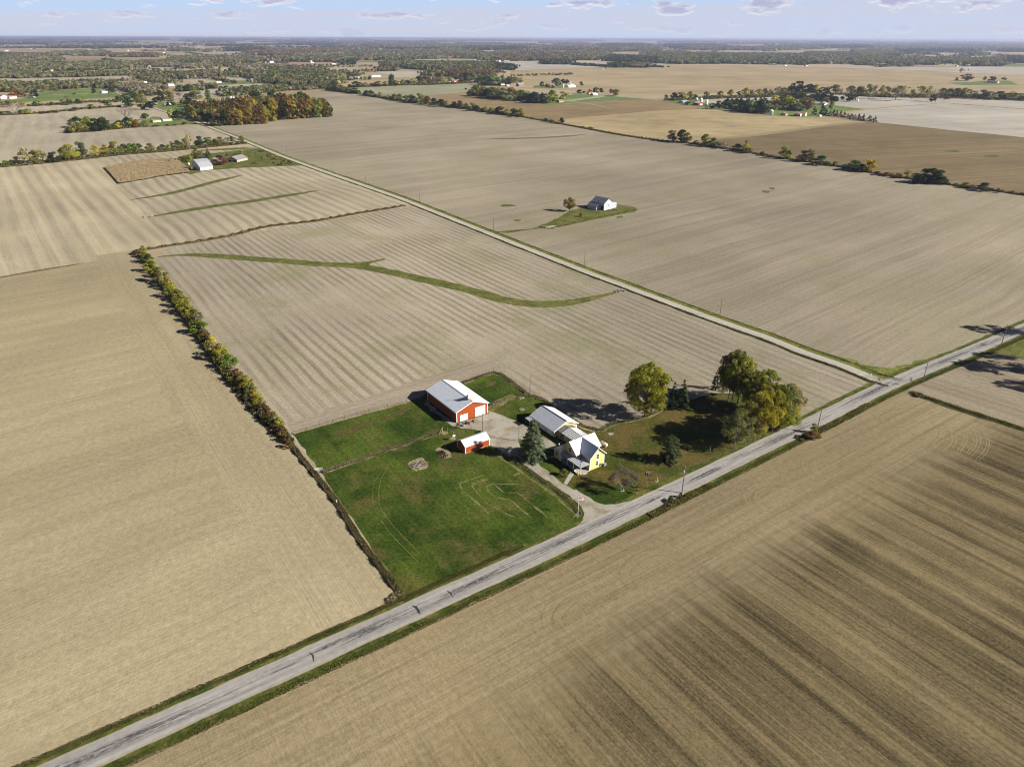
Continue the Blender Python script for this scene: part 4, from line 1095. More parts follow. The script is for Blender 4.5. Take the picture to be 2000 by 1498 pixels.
B_(1152, 186.5, 11, 16, 3, 5, 'white', 'white', -45, 'country_house', 'white house with dark porch by the lane through the green lawn', 'house', doors=1)
B_(1146, 184.5, 8, 12, 3, 5, 'white', 'roof_red', -45, 'annex', 'small shed with red roof behind the lane-side white house', 'shed')
B_(1086, 200.5, 9, 14, 3, 5.5, 'tan_brick', 'roof_brown', -45, 'brick_house', 'brown brick house below two gold-topped trees', 'house', doors=1)
B_(1325, 201.5, 11, 22, 3, 5, 'white_siding', 'roof_tin', -42, 'pole_barn', 'long pale blue shed at the left end of the silo farm', 'barn')
B_(1335, 203, 6, 8, 2.5, 3.8, 'white', 'roof_tin', -42, 'shed', 'little pale shed between the long blue shed and the red barn', 'shed')
B_(1364, 206.5, 12, 16, 4.2, 6.5, 'red_far', 'white', 20, 'red_barn', 'red barn with white door and roof beside the white silos', 'barn')
panel(bpy.data.objects[-1] if False else C.objects[[o.name for o in C.objects if o.name.startswith('red_barn')][-1]], 'overhead_door', M['door_white'], 'y-', 4, 9, .1, 3.2, 0, .08)
B_(1353, 204.5, 8, 16, 3.5, 5, 'white', 'white', -42, 'farm_shed', 'white shed left of the silo farm red barn', 'shed')
B_(1572, 228, 12, 17, 4.2, 6.8, 'cream_siding', 'roof_rust', 55, 'machine_shed', 'open-fronted machine shed with rust brown roof and cream gable', 'shed', doors=1)
B_(1550, 227.5, 11, 16, 4.2, 5.2, 'white_siding', 'roof_tin', -40, 'machine_shed', 'open-fronted grey machine shed left of the rust-roofed one', 'shed', doors=3)
B_(1524, 226, 9, 10, 3, 4.6, 'wood_pale', 'roof_brown', -40, 'shed', 'small brown shed between grain bin and machine sheds', 'shed')
B_(1597, 228.5, 4, 7, 2, 2.8, 'white', 'white', -40, 'farm_trailer', 'white livestock trailer right of the rust-roofed machine shed', 'trailer')
B_(1600, 205, 10, 16, 3, 5.2, 'white', 'roof_tin', -42, 'country_house', 'pale house behind the orange tree at the pine farm', 'house')
B_(1673, 198.5, 3, 4, 2.4, 3.2, 'white', 'white', -42, 'hut', 'tiny white hut at the foot of the round dark tree', 'hut')
B_(1948, 163, 14, 30, 3.6, 6, 'cream_siding', 'roof_brown', 40, 'long_shed', 'long brown-roofed shed at the far right farm', 'shed')
B_(1934, 161.5, 8, 10, 3, 5, 'white', 'white', 0, 'country_house', 'small white house by the dark red tree far right', 'house')
B_(1892, 157.5, 8, 10, 3, 5.5, 'white', 'roof_grey', 0, 'country_house', 'white house half hidden behind the big brown tree far right', 'house')
B_(1176, 136.5, 9, 14, 3.5, 6, 'white', 'roof_grey', 0, 'country_house', 'white farmhouse beside the little red barn beyond the golden field', 'house')
B_(1237, 132.5, 9, 14, 4, 7, 'red_far', 'roof_grey', 0, 'red_barn', 'little red barn beyond the golden field', 'barn')
B_(873, 118.5, 14, 20, 7, 12, 'red_far', 'white', 0, 'red_barn', 'lone red barn with white roof before the far woods', 'barn')
B_(984, 121.5, 30, 40, 6, 8, 'cream_siding', 'white', 0, 'warehouse', 'large cream warehouse at the right end of the far depot', 'warehouse')
B_(950, 127, 16, 30, 4, 6, 'white', 'white', -50, 'warehouse', 'low white warehouse above the dark roadside trees', 'warehouse')
B_(1452, 125.5, 14, 22, 5, 9, 'white', 'white', 0, 'barn', 'white gabled barn in front of the far village trees', 'barn')
B_(1517, 128.5, 18, 40, 5, 7, 'cream_siding', 'roof_tin', 75, 'long_shed', 'long shed with dark open end before the far village trees', 'shed', doors=1)
B_(1530, 129.5, 8, 18, 3, 4.5, 'white', 'white', -50, 'trailer', 'white trailer right of the long village shed', 'trailer')
B_(1570, 130, 10, 20, 4, 6, 'cream_siding', 'roof_grey', -50, 'shed', 'cream and white shed at the right end of the village', 'shed')
B_(1508, 128, 9, 12, 4, 7, 'white', 'white', -50, 'country_house', 'white house left of the long village shed', 'house')
spots = [(1345, 124, 'white'), (1358, 124.5, 'cream_siding'), (1379, 122.5, 'white'), (1386, 122, 'cream_siding'), (1397, 122, 'white'), (1411, 121.5, 'white'), (1420, 123, 'white'), (1441, 124, 'white'), (1340, 125, 'white'), (1304, 122, 'white'), (1292, 118.5, 'red_far'), (1499, 121, 'white'), (1542, 118, 'white')]
vnames = ['white house on the village edge, %s from the left', ]
ORD = lambda n: '%d%s' % (n, 'th' if 10 <= n % 100 <= 20 else {1: 'st', 2: 'nd', 3: 'rd'}.get(n % 10, 'th'))
for i, (x_, y_, wl) in enumerate(sorted(spots)):
    B_(x_, y_, 9, 13, 4, 7, wl, 'roof_grey' if i % 3 else 'white', -40 + 17 * (i % 4), 'village_house',
       '%s village house before the far trees, %s from the left' % ({'white': 'white', 'cream_siding': 'cream', 'red_far': 'red'}[wl], ORD(i + 1)), 'house', 'houses of the far village')
# pale buildings far off: only specks in the photograph
specks = [(10, 101, 14), (14, 100, 10), (15, 148, 12), (38, 141, 12), (70, 144.5, 12), (60, 96.5, 12), (109, 93.5, 8), (170, 98.5, 16), (182, 99, 22), (97, 140, 9), (62, 115.5, 10), (116, 114.5, 8), (247, 100.5, 14), (260, 100, 10), (290, 132.5, 12), (330, 130.5, 26), (317, 104.5, 12), (393, 92.5, 18), (385, 93, 14),
          (396, 93, 12), (452, 92, 18), (410, 90.5, 10), (426, 91, 10), (487, 84.5, 22), (407, 131, 10), (526, 123.5, 14), (518, 124, 10), (606, 124, 12), (608, 124, 9), (646, 128.5, 14), (637, 137.5, 10), (582, 88.5, 10), (660, 91, 22), (622, 88.5, 9), (700, 95.5, 20), (738, 93.5, 14), (695, 95, 14),
          (807, 95, 12), (813, 95.5, 14), (830, 88, 10), (846, 87.5, 10), (888, 87, 12), (755, 96.5, 14), (918, 90, 10), (928, 120.5, 12), (936, 121.5, 14), (943, 121, 10), (952, 122, 12), (966, 122.5, 16), (975, 121, 12), (972, 130, 16), (1074, 83, 14), (1085, 92, 24), (1102, 92.5, 34), (1115, 92, 10), (1100, 100, 8), (1138, 85, 26),
          (1130, 84.5, 12), (1200, 90, 10), (1254, 83.5, 10), (1272, 86.5, 20), (1280, 86.5, 16), (1290, 87, 24), (1308, 87.5, 14), (1187, 120, 14), (1168, 119.5, 10), (1172, 119.5, 9), (1389, 87, 18), (1486, 91, 24), (1495, 92, 12), (1458, 90, 9), (1596, 83.5, 12), (1620, 83, 10), (1638, 84, 10), (1660, 83.5, 14), (1427, 101, 10),
          (1482, 103.5, 14), (1463, 104.5, 8), (1497, 105, 12), (1731, 110, 9), (1793, 90, 18), (1810, 91, 14), (1838, 106, 16), (1835, 105, 14), (1843, 106, 10), (1949, 98.5, 14), (1996, 108, 12), (1865, 130.5, 10), (1885, 130, 22), (1888, 130, 12), (1755, 125.5, 12), (1745, 124, 8), (1700, 123, 10), (1889, 84.5, 10), (1946, 85, 14), (1970, 86, 12),
          (1980, 85.5, 14), (1738, 82.5, 18), (1720, 82.5, 16), (1610, 88, 12), (355, 84, 14), (363, 84, 18), (370, 84.2, 12), (316, 85, 12)]
hspeck = None
for i, (x_, y_, s) in enumerate(sorted(specks)):
    s *= 1.15
    near = y_ > 108
    nm = 'far_house' if near else 'far_building'
    if near: lb = '%s distant house among the trees, %s of the far pale buildings from the left' % (('white', 'cream')[i % 2], ORD(i + 1))
    else: lb = 'pale speck of a building near the horizon, %s of the far buildings from the left' % ORD(i + 1)
    D = G(x_, y_).y
    B_(x_, y_, s * .8, s * 1.3, min(6, s * .4), min(9, s * .62), ('white', 'cream_siding')[i % 2], ('white', 'roof_tin', 'roof_grey')[i % 3], -55 + 23 * (i % 5), nm, lb, 'building', 'pale buildings scattered towards the horizon')


# silos, bins and tanks
def silo(px, py, r_, h, label, dome=True, mt='steel', cat='silo'):
    o = empty('grain_bin', G(px, py), 0, label, cat)
    m = MB(); m.lathe([(r_, 0), (r_, h)], 18); m.build('bin_wall', M[mt], o)
    m = MB(); m.lathe([(r_ + .15, h), (r_ * .55, h + r_ * .42), (r_ * .12, h + r_ * .62), (.05, h + r_ * .66)], 18); m.build('bin_roof', M['white'], o)
    return o


silo(1360, 199.5, 3.2, 6.5, 'left one of three white grain silos behind the red barn', mt='white')
silo(1369, 200, 3.2, 6.5, 'middle one of three white grain silos behind the red barn', mt='white')
silo(1379.5, 204.5, 3.2, 7.5, 'right-hand white grain silo standing clear of the red barn', mt='white')
silo(1506, 224.5, 3.6, 6.5, 'corrugated steel grain bin at the edge of the dark pine grove')
silo(1100, 171.5, 2.2, 8, 'slim white silo at the left end of the large white farm shed', mt='white')
silo(1114, 168, 2.0, 10, 'white silo rising behind the white farm shed', mt='white')
silo(1883.5, 139, 3.2, 6, 'left one of two dark-sided bins in the pale far field')
silo(1892, 138.5, 3.2, 7, 'right one of two bins in the pale far field')
silo(607.5, 124, 4, 12, 'pair of white tanks beside the trees in the far golden field', mt='white')
silo(816, 94, 6, 26, 'white cone-topped elevator on the far skyline of woods', mt='white', cat='elevator')


def water_tower(px, py, ytop, label, rr=8):
    h = height_at(px, py, ytop); h = max(20, min(70, h))
    o = empty('water_tower', G(px, py), 0, label, 'water tower')
    m = MB(); m.lathe([(rr * .5, h * .62), (rr, h * .74), (rr, h * .86), (rr * .5, h * .97), (.3, h)], 18); m.build('tank_bowl', M['white'], o, True)
    m = MB(); m.lathe([(rr * .38, 0), (rr * .22, h * .15), (rr * .22, h * .66)], 12); m.build('tower_stem', M['white'], o, True)


water_tower(969, 88, 79, 'white water tower above the far woods in the middle', 9)
water_tower(1756, 84.5, 81, 'left one of two white water towers on the right horizon', 14)
water_tower(1796, 85, 80, 'right one of two white water towers on the right horizon', 14)


def turbine(px, ytop, n, ph):
    D = 24000.0
    b = G(px, 200); b = b * (D / b.length)
    b.z = 0; hub = 95.0
    o = empty('wind_turbine', b, math.atan2(b.x, -b.y), 'white wind turbine on the horizon, %s from the left' % ORD(n), 'wind turbine', 'wind turbines along the horizon')
    m = MB(); m.tube([(0, 0, 0), (0, 0, hub)], [3.6, 2.0], 8); m.build('tower', M['white'], o)
    m = MB(); m.box(-2, 2, -5, 6, hub - 2, hub + 2.4); m.build('nacelle', M['white'], o)
    for k in range(3):
        a = ph + k * 2 * PI / 3; d = Vector((math.cos(a), 0, math.sin(a)))
        m = MB(); c = Vector((0, -5.6, hub)); m.tube([c, c + d * 12, c + d * 52], [1.4, 2.6, .5], 5); m.build('blade', M['white'], o)


for i, px in enumerate((523, 543, 560, 575, 622, 626, 667, 690, 702, 737, 880, 915)): turbine(px, 70, i + 1, .5 + i * 1.3)


# ------------------------------------------------------------------ poles, wires, fences
def utility_pole(px, py, h, label, xfmr=False, arm=True, ang=35, cat='utility pole', r0=.17, mt='wood_pole'):
    o = empty('utility_pole', G(px, py), R(ang), label, cat)
    m = MB(); m.tube([(0, 0, -.1), (0, 0, h)], [r0, r0 * .65], 8); m.build('pole', M[mt], o)
    if arm:
        m = MB(); m.box(-.08, .08, -1.1, 1.1, h - .55, h - .42); m.build('crossarm', M[mt], o)
        for k in (-1, 0, 1):
            m = MB(); m.lathe([(.05, h - .42), (.07, h - .30), (.04, h - .22)], 8, (0, k * 1.0, 0) if k else (0, 0, .38)); m.build('insulator', M['steel'], o)
    if xfmr:
        m = MB(); m.lathe([(.22, h - 2.3), (.26, h - 2.2), (.26, h - 1.4), (.15, h - 1.3)], 12, (-.42, 0, 0)); m.build('transformer', M['steel'], o)
    return o


poles = [(1332, 963, 9.4, 'utility pole with grey transformer at the roadside by the farmyard', True, True),
         (1595, 845, 9.2, 'leaning utility pole in the brush right of the roadside trees', False, False),
         (1801.5, 747, 9.4, 'utility pole beside the road crossing', False, False),
         (1955, 675, 10.0, 'tall pale utility pole on the lawn at the right edge', False, False),
         (1406, 617, 8.4, 'utility pole nearest the crossing along the side road', False, False),
         (1141.5, 521, 10.2, 'pale utility pole halfway along the side road', False, False),
         (964, 452, 9.6, 'utility pole opposite the grass lane to the old barn', False, True),
         (820, 395, 9.5, 'thin utility pole at the side road above the waterway field', False, False),
         (715, 361, 9.5, 'thin utility pole at the side road right of the terraced field', False, False),
         (650, 341, 9.5, 'thin utility pole at the side road, next towards the white barn farm', False, False),
         (561, 305, 9.5, 'utility pole opposite the white barn farm lawn', False, True),
         (405, 243, 10.5, 'grey utility pole against the autumn wood, the nearer of two', False, False),
         (376, 230, 10.5, 'grey utility pole against the autumn wood, the farther of two', False, False),
         (943, 842.5, 7.2, 'dark yard pole behind the small red shed', False, False),
         (1013.5, 861, 5.4, 'short dark pole beside the big spruce', False, False),
         (1035, 775, 8.8, 'slim pole at the back fence corner', False, False),
         (1138, 415, 6.5, 'thin pole beside the shrub near the old barn', False, False)]
pts_main = []
for x_, y_, h_, lb, xf, ar in poles:
    rr = .17 if y_ > 500 else .22
    utility_pole(x_, y_, h_, lb, xf, ar, r0=rr if h_ > 7.5 else .12)
m = MB(); m.box(-.1, .1, -.15, .15, 4.2, 4.7); m.box(-.35, -.1, -.1, .1, 6.4, 6.6)


def wire(name, a, b, sag, label, cat='power line', rad=.018):
    P = []
    for i in range(17):
        t = i / 16; p = a.lerp(b, t); p.z -= sag * 4 * t * (1 - t); P.append(p)
    m = MB(); m.tube(P, rad, 4); o = m.build(name, M['wire']); tag(o, label, cat)
    return o


def top(i, dz=-.3): return G(poles[i][0], poles[i][1]) + Vector((0, 0, poles[i][2] + dz))


wire('power_line', top(0), top(1), 1.2, 'wire from the transformer pole to the leaning pole by the trees')
wire('power_line', top(1), top(2), 1.2, 'wire from the leaning pole to the pole at the crossing')
wire('power_line', top(2), top(3), .8, 'wire from the crossing pole to the pale pole at the right edge')
wire('power_line', top(2), top(4), 1.6, 'wire from the crossing pole up to the first side road pole')
wire('power_line', top(4), top(5), 1.6, 'wire between the first two side road poles')
wire('service_wire', top(0, -.8), OH + RU * 5.9 + RV * 2 + Vector((0, 0, 4.3)), .9, 'service wire from the transformer pole to the farmhouse')

# flagpole
fo = empty('flagpole', G(1128.7, 1006), 0, 'white flagpole with a small striped flag at the driveway mouth', 'flagpole')
m = MB(); m.tube([(0, 0, 0), (0, 0, 6.1)], [.06, .035], 8); m.lathe([(.01, 6.08), (.07, 6.16), (.01, 6.24)], 8); m.build('pole', M['white'], fo)
nx, nz = 12, 6; vs = []; fs = []; uvs = []
for i in range(nx + 1):
    for j in range(nz + 1):
        u_ = i / nx; v_ = j / nz
        vs.append((.05 + 1.35 * u_, .10 * math.sin(u_ * 7) * u_, 4.95 + .85 * v_ - .22 * u_ * u_)); uvs.append((u_, v_))
for i in range(nx):
    for j in range(nz): a = i * (nz + 1) + j; fs.append((a, a + nz + 1, a + nz + 2, a + 1))
me = bpy.data.meshes.new('flag'); me.from_pydata(vs, [], fs); ul = me.uv_layers.new(name='UVMap')
for lp in me.loops: ul.data[lp.index].uv = uvs[lp.vertex_index]
me.materials.append(M['flag']); fl = put('flag', me, fo); fl.rotation_euler = (0, 0, R(15))


def fence(name, pts, label, sp=3.6, h=1.25, mt='wood_dark', wires=(.45, .8, 1.1), pr=.07, rail=False, brace=False):
    L = densify([G(*p) for p in pts], sp, False)
    o = empty(name, L[0], 0, label, 'fence'); b = L[0]
    r = random.Random(int(pts[0][0]))
    for p in L[:95]:
        m = MB(); q = p - b; hh = h * r.uniform(.9, 1.15); lean = Vector((r.uniform(-.06, .06), r.uniform(-.06, .06), 0))
        m.tube([q, q + lean + Vector((0, 0, hh))], [pr, pr * .85], 6); m.build('post', M[mt], o)
    m = MB()
    for z_ in wires:
        m.tube([p - b + Vector((0, 0, z_)) for p in L], .045 if rail else .012, 4, cap=False)
    m.build('rail' if rail else 'wire', M[mt if rail else 'wire'], o)
    return o


fence('wire_fence', [(573, 847), (650, 824), (720, 804), (794, 786)], 'wire fence between upper pasture and striped field')
fence('wire_fence', [(631, 923), (700, 899), (780, 872), (853, 847)], 'wire fence across the middle of the pasture')
fence('board_fence', [(905, 748), (964, 728), (979, 732), (1035, 773), (1030, 775), (985, 784), (957, 790)], 'dark post and rail fence round the small back paddock', 3.2, 1.35, 'wood_dark', (.6, 1.05), .08, True)
fence('wire_fence', [(1055, 778), (1090, 802), (1127, 827), (1152, 836), (1170, 842), (1195, 829), (1255, 816)], 'wire fence behind the garage along the field', 4.0)
fence('wire_fence', [(975, 884), (1010, 908), (1060, 944), (1100, 975), (1126, 1003)], 'wire fence between pasture and driveway', 5.0)
fence('wire_fence', [(1400, 1000 - 60), (1333, 975), (1280, 1003)], 'short wire fence in the weeds below the transformer pole', 4.5) if False else None


def post_group(name, px, py, label, cat, h=1.6, mt='wood_pale', brace=None, r_=.1):
    o = empty(name, G(px, py), GRID, label, cat)
    m = MB(); m.tube([(0, 0, 0), (0, 0, h)], [r_, r_ * .9], 8); m.build('post', M[mt], o)
    if brace:
        m = MB(); m.tube([(brace[0], brace[1], .1), (0, 0, h * .85)], r_ * .7, 6); m.build('brace', M[mt], o)
    return o


post_group('corner_post', 864, 845, 'braced pale corner post where the pasture fences meet', 'fence post', 2.2, 'wood_pale', (-1.4, -.4))
post_group('corner_post', 1126.5, 1009, 'braced corner post at the foot of the flagpole', 'fence post', 1.3, 'wood_pale', (-1.2, .1))
post_group('gate_post', 973.5, 882, 'pale gate post at the top of the driveway fence', 'fence post', 1.7, 'wood_pale')
post_group('gate_post', 982, 886, 'second pale gate post beside the driveway bend', 'fence post', 1.3, 'wood_pale', (-1.0, 0))
post_group('marker_post', 1283.5, 940, 'pale square post on the roadside lawn', 'post', 1.4, 'wood_pale', None, .16)
post_group('marker_post', 1386.5, 880, 'pale post standing in the round fire ring', 'post', 1.6, 'wood_pale', None, .14)
post_group('marker_post', 658, 983, 'short white post in the hedge beside the pasture', 'post', 1.2, 'white', None, .12)
gt = empty('field_gate', G(614, 922), R(12), 'tubular metal gate at the hedge end of the middle fence', 'gate')
m = MB()
for z_ in (.3, .65, 1.0, 1.3): m.tube([(0, 0, z_), (2.6, 0, z_)], .05, 5)
m.build('bars', M['white'], gt)
for x_ in (0, 2.6):
    m = MB(); m.tube([(x_, 0, 0), (x_, 0, 1.4)], .07, 6); m.build('post', M['wood_pale'], gt)
# clothes line pole and the white box on a stand
cl = empty('clothes_line', G(874, 848), R(-35), 'clothes line strung from a tall pole above the pasture corner', 'clothes line')
m = MB(); m.tube([(0, 0, 0), (0, 0, 2.6)], .06, 6); m.build('post', M['wood_pole'], cl)
m = MB(); m.tube([(0, 0, 2.5), (2.2, .5, 1.9)], .02, 4); m.build('line', M['wire'], cl)
bf = empty('bird_house', G(886.5, 860), 0, 'white box house on a post beside the small red shed', 'bird house')
m = MB(); m.tube([(0, 0, 0), (0, 0, 1.3)], .07, 6); m.tube([(0, 0, 1.9), (0, 0, 3.3)], .03, 6); m.build('post', M['wood_pale'], bf)
m = MB(); m.box(-.35, .35, -.35, .35, 1.3, 1.75); m.add([(-.5, -.5, 1.75), (.5, -.5, 1.75), (.5, .5, 1.75), (-.5, .5, 1.75), (0, 0, 2.2)], [(3, 2, 1, 0), (0, 1, 4), (1, 2, 4), (2, 3, 4), (3, 0, 4)]); m.build('box', M['white'], bf)


# mailbox, signs
mb = empty('mailbox', G(1243.5, 965), GRID, 'dark mailbox on a post at the road opposite the bare tree', 'mailbox')
m = MB(); m.box(-.08, .08, -.08, .08, 0, 1.05); m.build('post', M['wood_pale'], mb)
m = MB(); m.prism_x([(-.2, 1.05), (.2, 1.05), (.2, 1.4), (.1, 1.52), (-.1, 1.52), (-.2, 1.4)], -.4, .4); m.build('box', M['black'], mb)
m = MB(); m.box(.25, .45, -.3, -.22, 1.3, 1.75); m.build('signal_flag', M['tractor_red'], mb)


def octo_sign(px, py, label, ang, green=False):
    o = empty('stop_sign', G(px, py), R(ang), label, 'road sign')
    m = MB(); m.tube([(0, 0, 0), (0, 0, 2.9)], .04, 6); m.build('post', M['steel'], o)
    m = MB(); P = [(.4 * math.cos(PI / 8 + k * PI / 4), .4 * math.sin(PI / 8 + k * PI / 4) + 2.4) for k in range(8)]
    m.prism_y(P, .05, .08); pl = m.build('plate', M['steel'], o)
    m = MB(); P2 = [(.39 * math.cos(PI / 8 + k * PI / 4), .39 * math.sin(PI / 8 + k * PI / 4) + 2.4) for k in range(8)]; m.prism_y(P2, .08, .09); m.build('sign_face', M['tractor_red'], pl)
    if green:
        m = MB(); m.box(-.55, .55, -.02, .02, 2.9, 3.12); m.build('name_blade', M['green_sign'], o)
        m = MB(); m.box(-.02, .02, -.55, .55, 3.13, 3.35); m.build('name_blade', M['green_sign'], o)
    return o


octo_sign(1776, 753, 'stop sign with green street blades on the far side of the crossing', -55, True)
octo_sign(1714, 752, 'stop sign on the left corner of the crossing', -50)
so = empty('road_marker', G(1701, 737), R(35), 'small pale marker board on the verge before the crossing', 'road sign')
m = MB(); m.tube([(0, 0, 0), (0, 0, 1.4)], .04, 6); m.build('post', M['steel'], so)
m = MB(); m.box(-.25, .25, .04, .07, .8, 1.5); m.build('board', M['white'], so)


# farm machines by the barn door
def wheel(m, x, y, r_, w_, axis='y'):
    m.tube([(x, y - w_ / 2, r_), (x, y + w_ / 2, r_)], r_, 12)


tr_ = empty('garden_tractor', G(914, 828.5), R(-15), 'small red garden tractor parked before the barn door', 'tractor')
m = MB(); m.box(-.35, .55, -.28, .28, .45, .85); m.prism_x([(-.28, .85), (.28, .85), (.22, 1.0), (-.22, 1.0)], .0, .55); m.box(-1.0, -.35, -.4, .4, .5, .6); m.build('body', M['tractor_red'], tr_)
m = MB(); m.box(-.85, -.4, -.22, .22, .6, .72); m.box(-.95, -.82, -.22, .22, .7, 1.15); m.build('seat', M['black'], tr_)
for x_, y_, r_ in ((-.7, -.45, .36), (-.7, .45, .36), (.5, -.4, .24), (.5, .4, .24)):
    m = MB(); wheel(m, x_, y_, r_, .2); m.build('wheel', M['black'], tr_)
m = MB(); m.tube([(-.2, 0, .85), (-.35, 0, 1.15)], .03, 5); m.lathe([(.17, 1.15), (.17, 1.19)], 10, (-.36, 0, 0)); m.build('steering_wheel', M['black'], tr_)
hr = empty('disc_harrow', G(899, 831.5), R(-28), 'grey disc harrow left of the red garden tractor', 'farm implement')
m = MB(); m.box(-1.2, 1.2, -.06, .06, .5, .6); m.box(-1.2, 1.2, .7, .82, .5, .6); m.box(-.06, .06, -.9, .8, .52, .62); m.tube([(0, -.9, .55), (0, -1.9, .35)], .05, 6); m.build('frame', M['steel'], hr)
for y_ in (0, .76):
    m = MB()
    for k in range(8): m.tube([(-1.1 + k * .31, y_, .28), (-1.06 + k * .31, y_, .28)], .28, 10)
    m.build('disc_gang', M['steel'] if y_ else M['wood_dark'], hr)
tl = empty('drag_implement', G(906.5, 829.5), R(-20), 'dark tined implement between the harrow and the tractor', 'farm implement')
m = MB(); m.box(-.9, .9, -.05, .05, .4, .5); m.box(-.9, .9, .5, .6, .4, .5); m.tube([(0, 0, .45), (0, -1.0, .3)], .05, 6); m.build('frame', M['black'], tl)
m = MB()
for k in range(7): m.tube([(-.85 + k * .28, .55, .42), (-.85 + k * .28, .7, .02)], .025, 4)
m.build('tines', M['wood_dark'], tl)
sp_ = empty('log_splitter', G(924, 824.5), R(30), 'dark two-wheeled log splitter by the large barn door', 'farm implement')
m = MB(); m.box(-.8, .8, -.1, .1, .45, .62); m.box(-.15, .25, -.25, .25, .62, 1.0); m.build('frame', M['wood_dark'], sp_)
for y_ in (-.4, .4):
    m = MB(); wheel(m, 0, y_, .28, .14); m.build('wheel', M['black'], sp_)
for i, (a, b_) in enumerate(((931.5, 844.5), (936.5, 843.5))):
    m = MB(); m.lathe([(.32, 0), (.55, .02), (.6, .15), (.55, .28), (.32, .3), (.3, .15)], 14)
    o = m.build('old_tyre', M['black'], None, True); o.location = G(a, b_)
    tag(o, ('left', 'right')[i] + ' one of two black tyres behind the small red shed', 'tyre')
tc_ = MB(); tc_.lathe([(.2, 0), (.25, .55), (.26, .6), (.05, .68)], 12); o = tc_.build('rubbish_bin', M['white']); o.location = G(1092, 869.5); tag(o, 'small white bin in the shade beside the spruce', 'bin')
for i, (a, b_, r_) in enumerate(((1128.5, 927.0, .42), (1124.5, 924.5, .25))):
    m = MB(); m.lathe([(.1, 0), (r_ * .85, .08), (r_, r_ * .6), (r_ * .8, r_ * 1.2), (.08, r_ * 1.35)], 14); m.tube([(0, 0, r_ * 1.3), (.03, 0, r_ * 1.3 + .12)], .035, 5)
    o = m.build('pumpkin', M['pumpkin'], None, True); o.location = G(a, b_); tag(o, ('large yellow-orange pumpkin by the porch steps', 'smaller pumpkin left of the large one')[i], 'pumpkin')


def heap(name, px, py, n, rx, ry, label, mt, ang=35, lr=.09, ll=1.4, hh=.5, cat='wood pile', kind=None):
    o = empty(name, G(px, py), R(ang), label, cat)
    r = random.Random(int(px)); m = MB()
    for k in range(n):
        x_, y_ = r.uniform(-rx, rx), r.uniform(-ry, ry); a = r.choice([0, 0, PI / 2]) + r.uniform(-.5, .5) if lr < .2 else r.uniform(0, PI)
        l = ll * r.uniform(.4, 1) / 2; z_ = lr + hh * r.random() * (1 - (x_ / rx) ** 2 * .7) * (1 - (y_ / ry) ** 2 * .7)
        m.tube([(x_ - l * math.cos(a), y_ - l * math.sin(a), z_), (x_ + l * math.cos(a), y_ + l * math.sin(a), z_ + r.uniform(-.08, .12))], lr * r.uniform(.6, 1.3), 5)
    m.build('pieces', M[mt], o)
    return o


h1 = heap('timber_pile', 817, 908, 46, 2.6, 1.4, 'untidy rectangular pile of grey timber on the pasture', 'log_grey', 35, .09, 2.4, .45)
m = MB(); m.tube([(-2.4, -1.4, .5), (1.2, 1.5, .8)], .08, 5); m.tube([(-2.8, -1.0, .4), (-.4, -1.6, .35)], .08, 5); m.build('long_pole', M['steel'], h1)
m = MB(); m.box(-.6, .5, -1.2, -.3, .1, .45); m.build('pale_block', M['rock'], h1)
heap('burn_heap', 864, 887, 90, 2.3, 1.2, 'oval heap of charred brush left of the small red shed', 'ash', -50, .07, 1.0, .35)
heap('fire_wood', 967, 790, 40, 2.8, .8, 'low stack of grey firewood at the paddock fence', 'log_grey', 40, .12, .8, .7)
heap('rock_pile', 1212, 569, 26, 3.5, 2.2, 'pale stones at the mouth of the grass waterway', 'rock', 35, .3, .6, .2, 'rocks')
heap('rock_pile', 568, 849, 12, 1.3, .7, 'few pale stones at the upper corner of the pasture', 'rock', 35, .25, .4, .3, 'rocks')
heap('rock_pile', 1019, 801, 10, .9, .5, 'small heap of pale stones in the back yard', 'rock', 35, .22, .4, .25, 'rocks')
heap('well_cover', 1019, 779, 8, .9, .5, 'flat pale stones round the well behind the garage', 'rock', 35, .18, .6, .1, 'well')
heap('debris_heap', 1050, 778, 14, 1.0, .5, 'dark scrap at the back fence corner', 'wood_dark', 35, .12, .8, .4, 'scrap heap')
heap('rock_pile', 289, 424, 14, 4.0, 2.0, 'pale stones at the end of the lower grass strip', 'rock', 35, .5, 1.0, .3, 'rocks')
for i, (a, b_, lb) in enumerate(((1190, 412.5, 'left log pile at the foot of the old barn'), (1197, 410, 'middle log pile beside the old barn'), (1203, 411, 'right log pile beside the old barn lean-to'))):
    heap('log_pile', a, b_, 12, 1.6, .6, lb, 'log_grey', 30, .2, 1.8, .5)
heap('fallen_branch', 1268, 926, 6, 1.0, .4, 'broken branch lying on the roadside lawn', 'log_grey', -20, .1, 2.0, .2, 'branch')
m = MB(); m.lathe([(.45, 0), (.38, .2), (.36, .4)], 10); o = m.build('tree_stump', M['wood_dark']); o.location = G(1192, 936); tag(o, 'dark stump on the lawn below the farmhouse', 'stump')
m = MB()
for k in range(14): 
    a = k / 14 * 2 * PI; m.lathe([(.2, 0), (.22, .15), (.1, .25)], 6, (1.5 * math.cos(a), 1.5 * math.sin(a), 0))
o = m.build('fire_ring', M['wood_dark']); o.location = G(1383, 882); tag(o, 'ring of dark stones on the shaded lawn', 'fire ring')
m = MB(); m.slab([(-1.2, -1.6, 2.2), (1.6, -1.6, 2.2), (1.6, 1.2, 2.35), (-1.2, 1.2, 2.35)], .08)
tp = empty('lean_canopy', OH + RU * 2.2 + RV * 34.3, GRID, 'small dark canopy at the back end of the garage', 'canopy')
m.build('cover', M['roof_tin'], tp)
for sx, sy in ((-1.1, -1.5), (-1.1, 1.1)):
    m = MB(); m.tube([(sx, sy, 0), (sx, sy, 2.2)], .05, 5); m.build('post', M['steel'], tp)
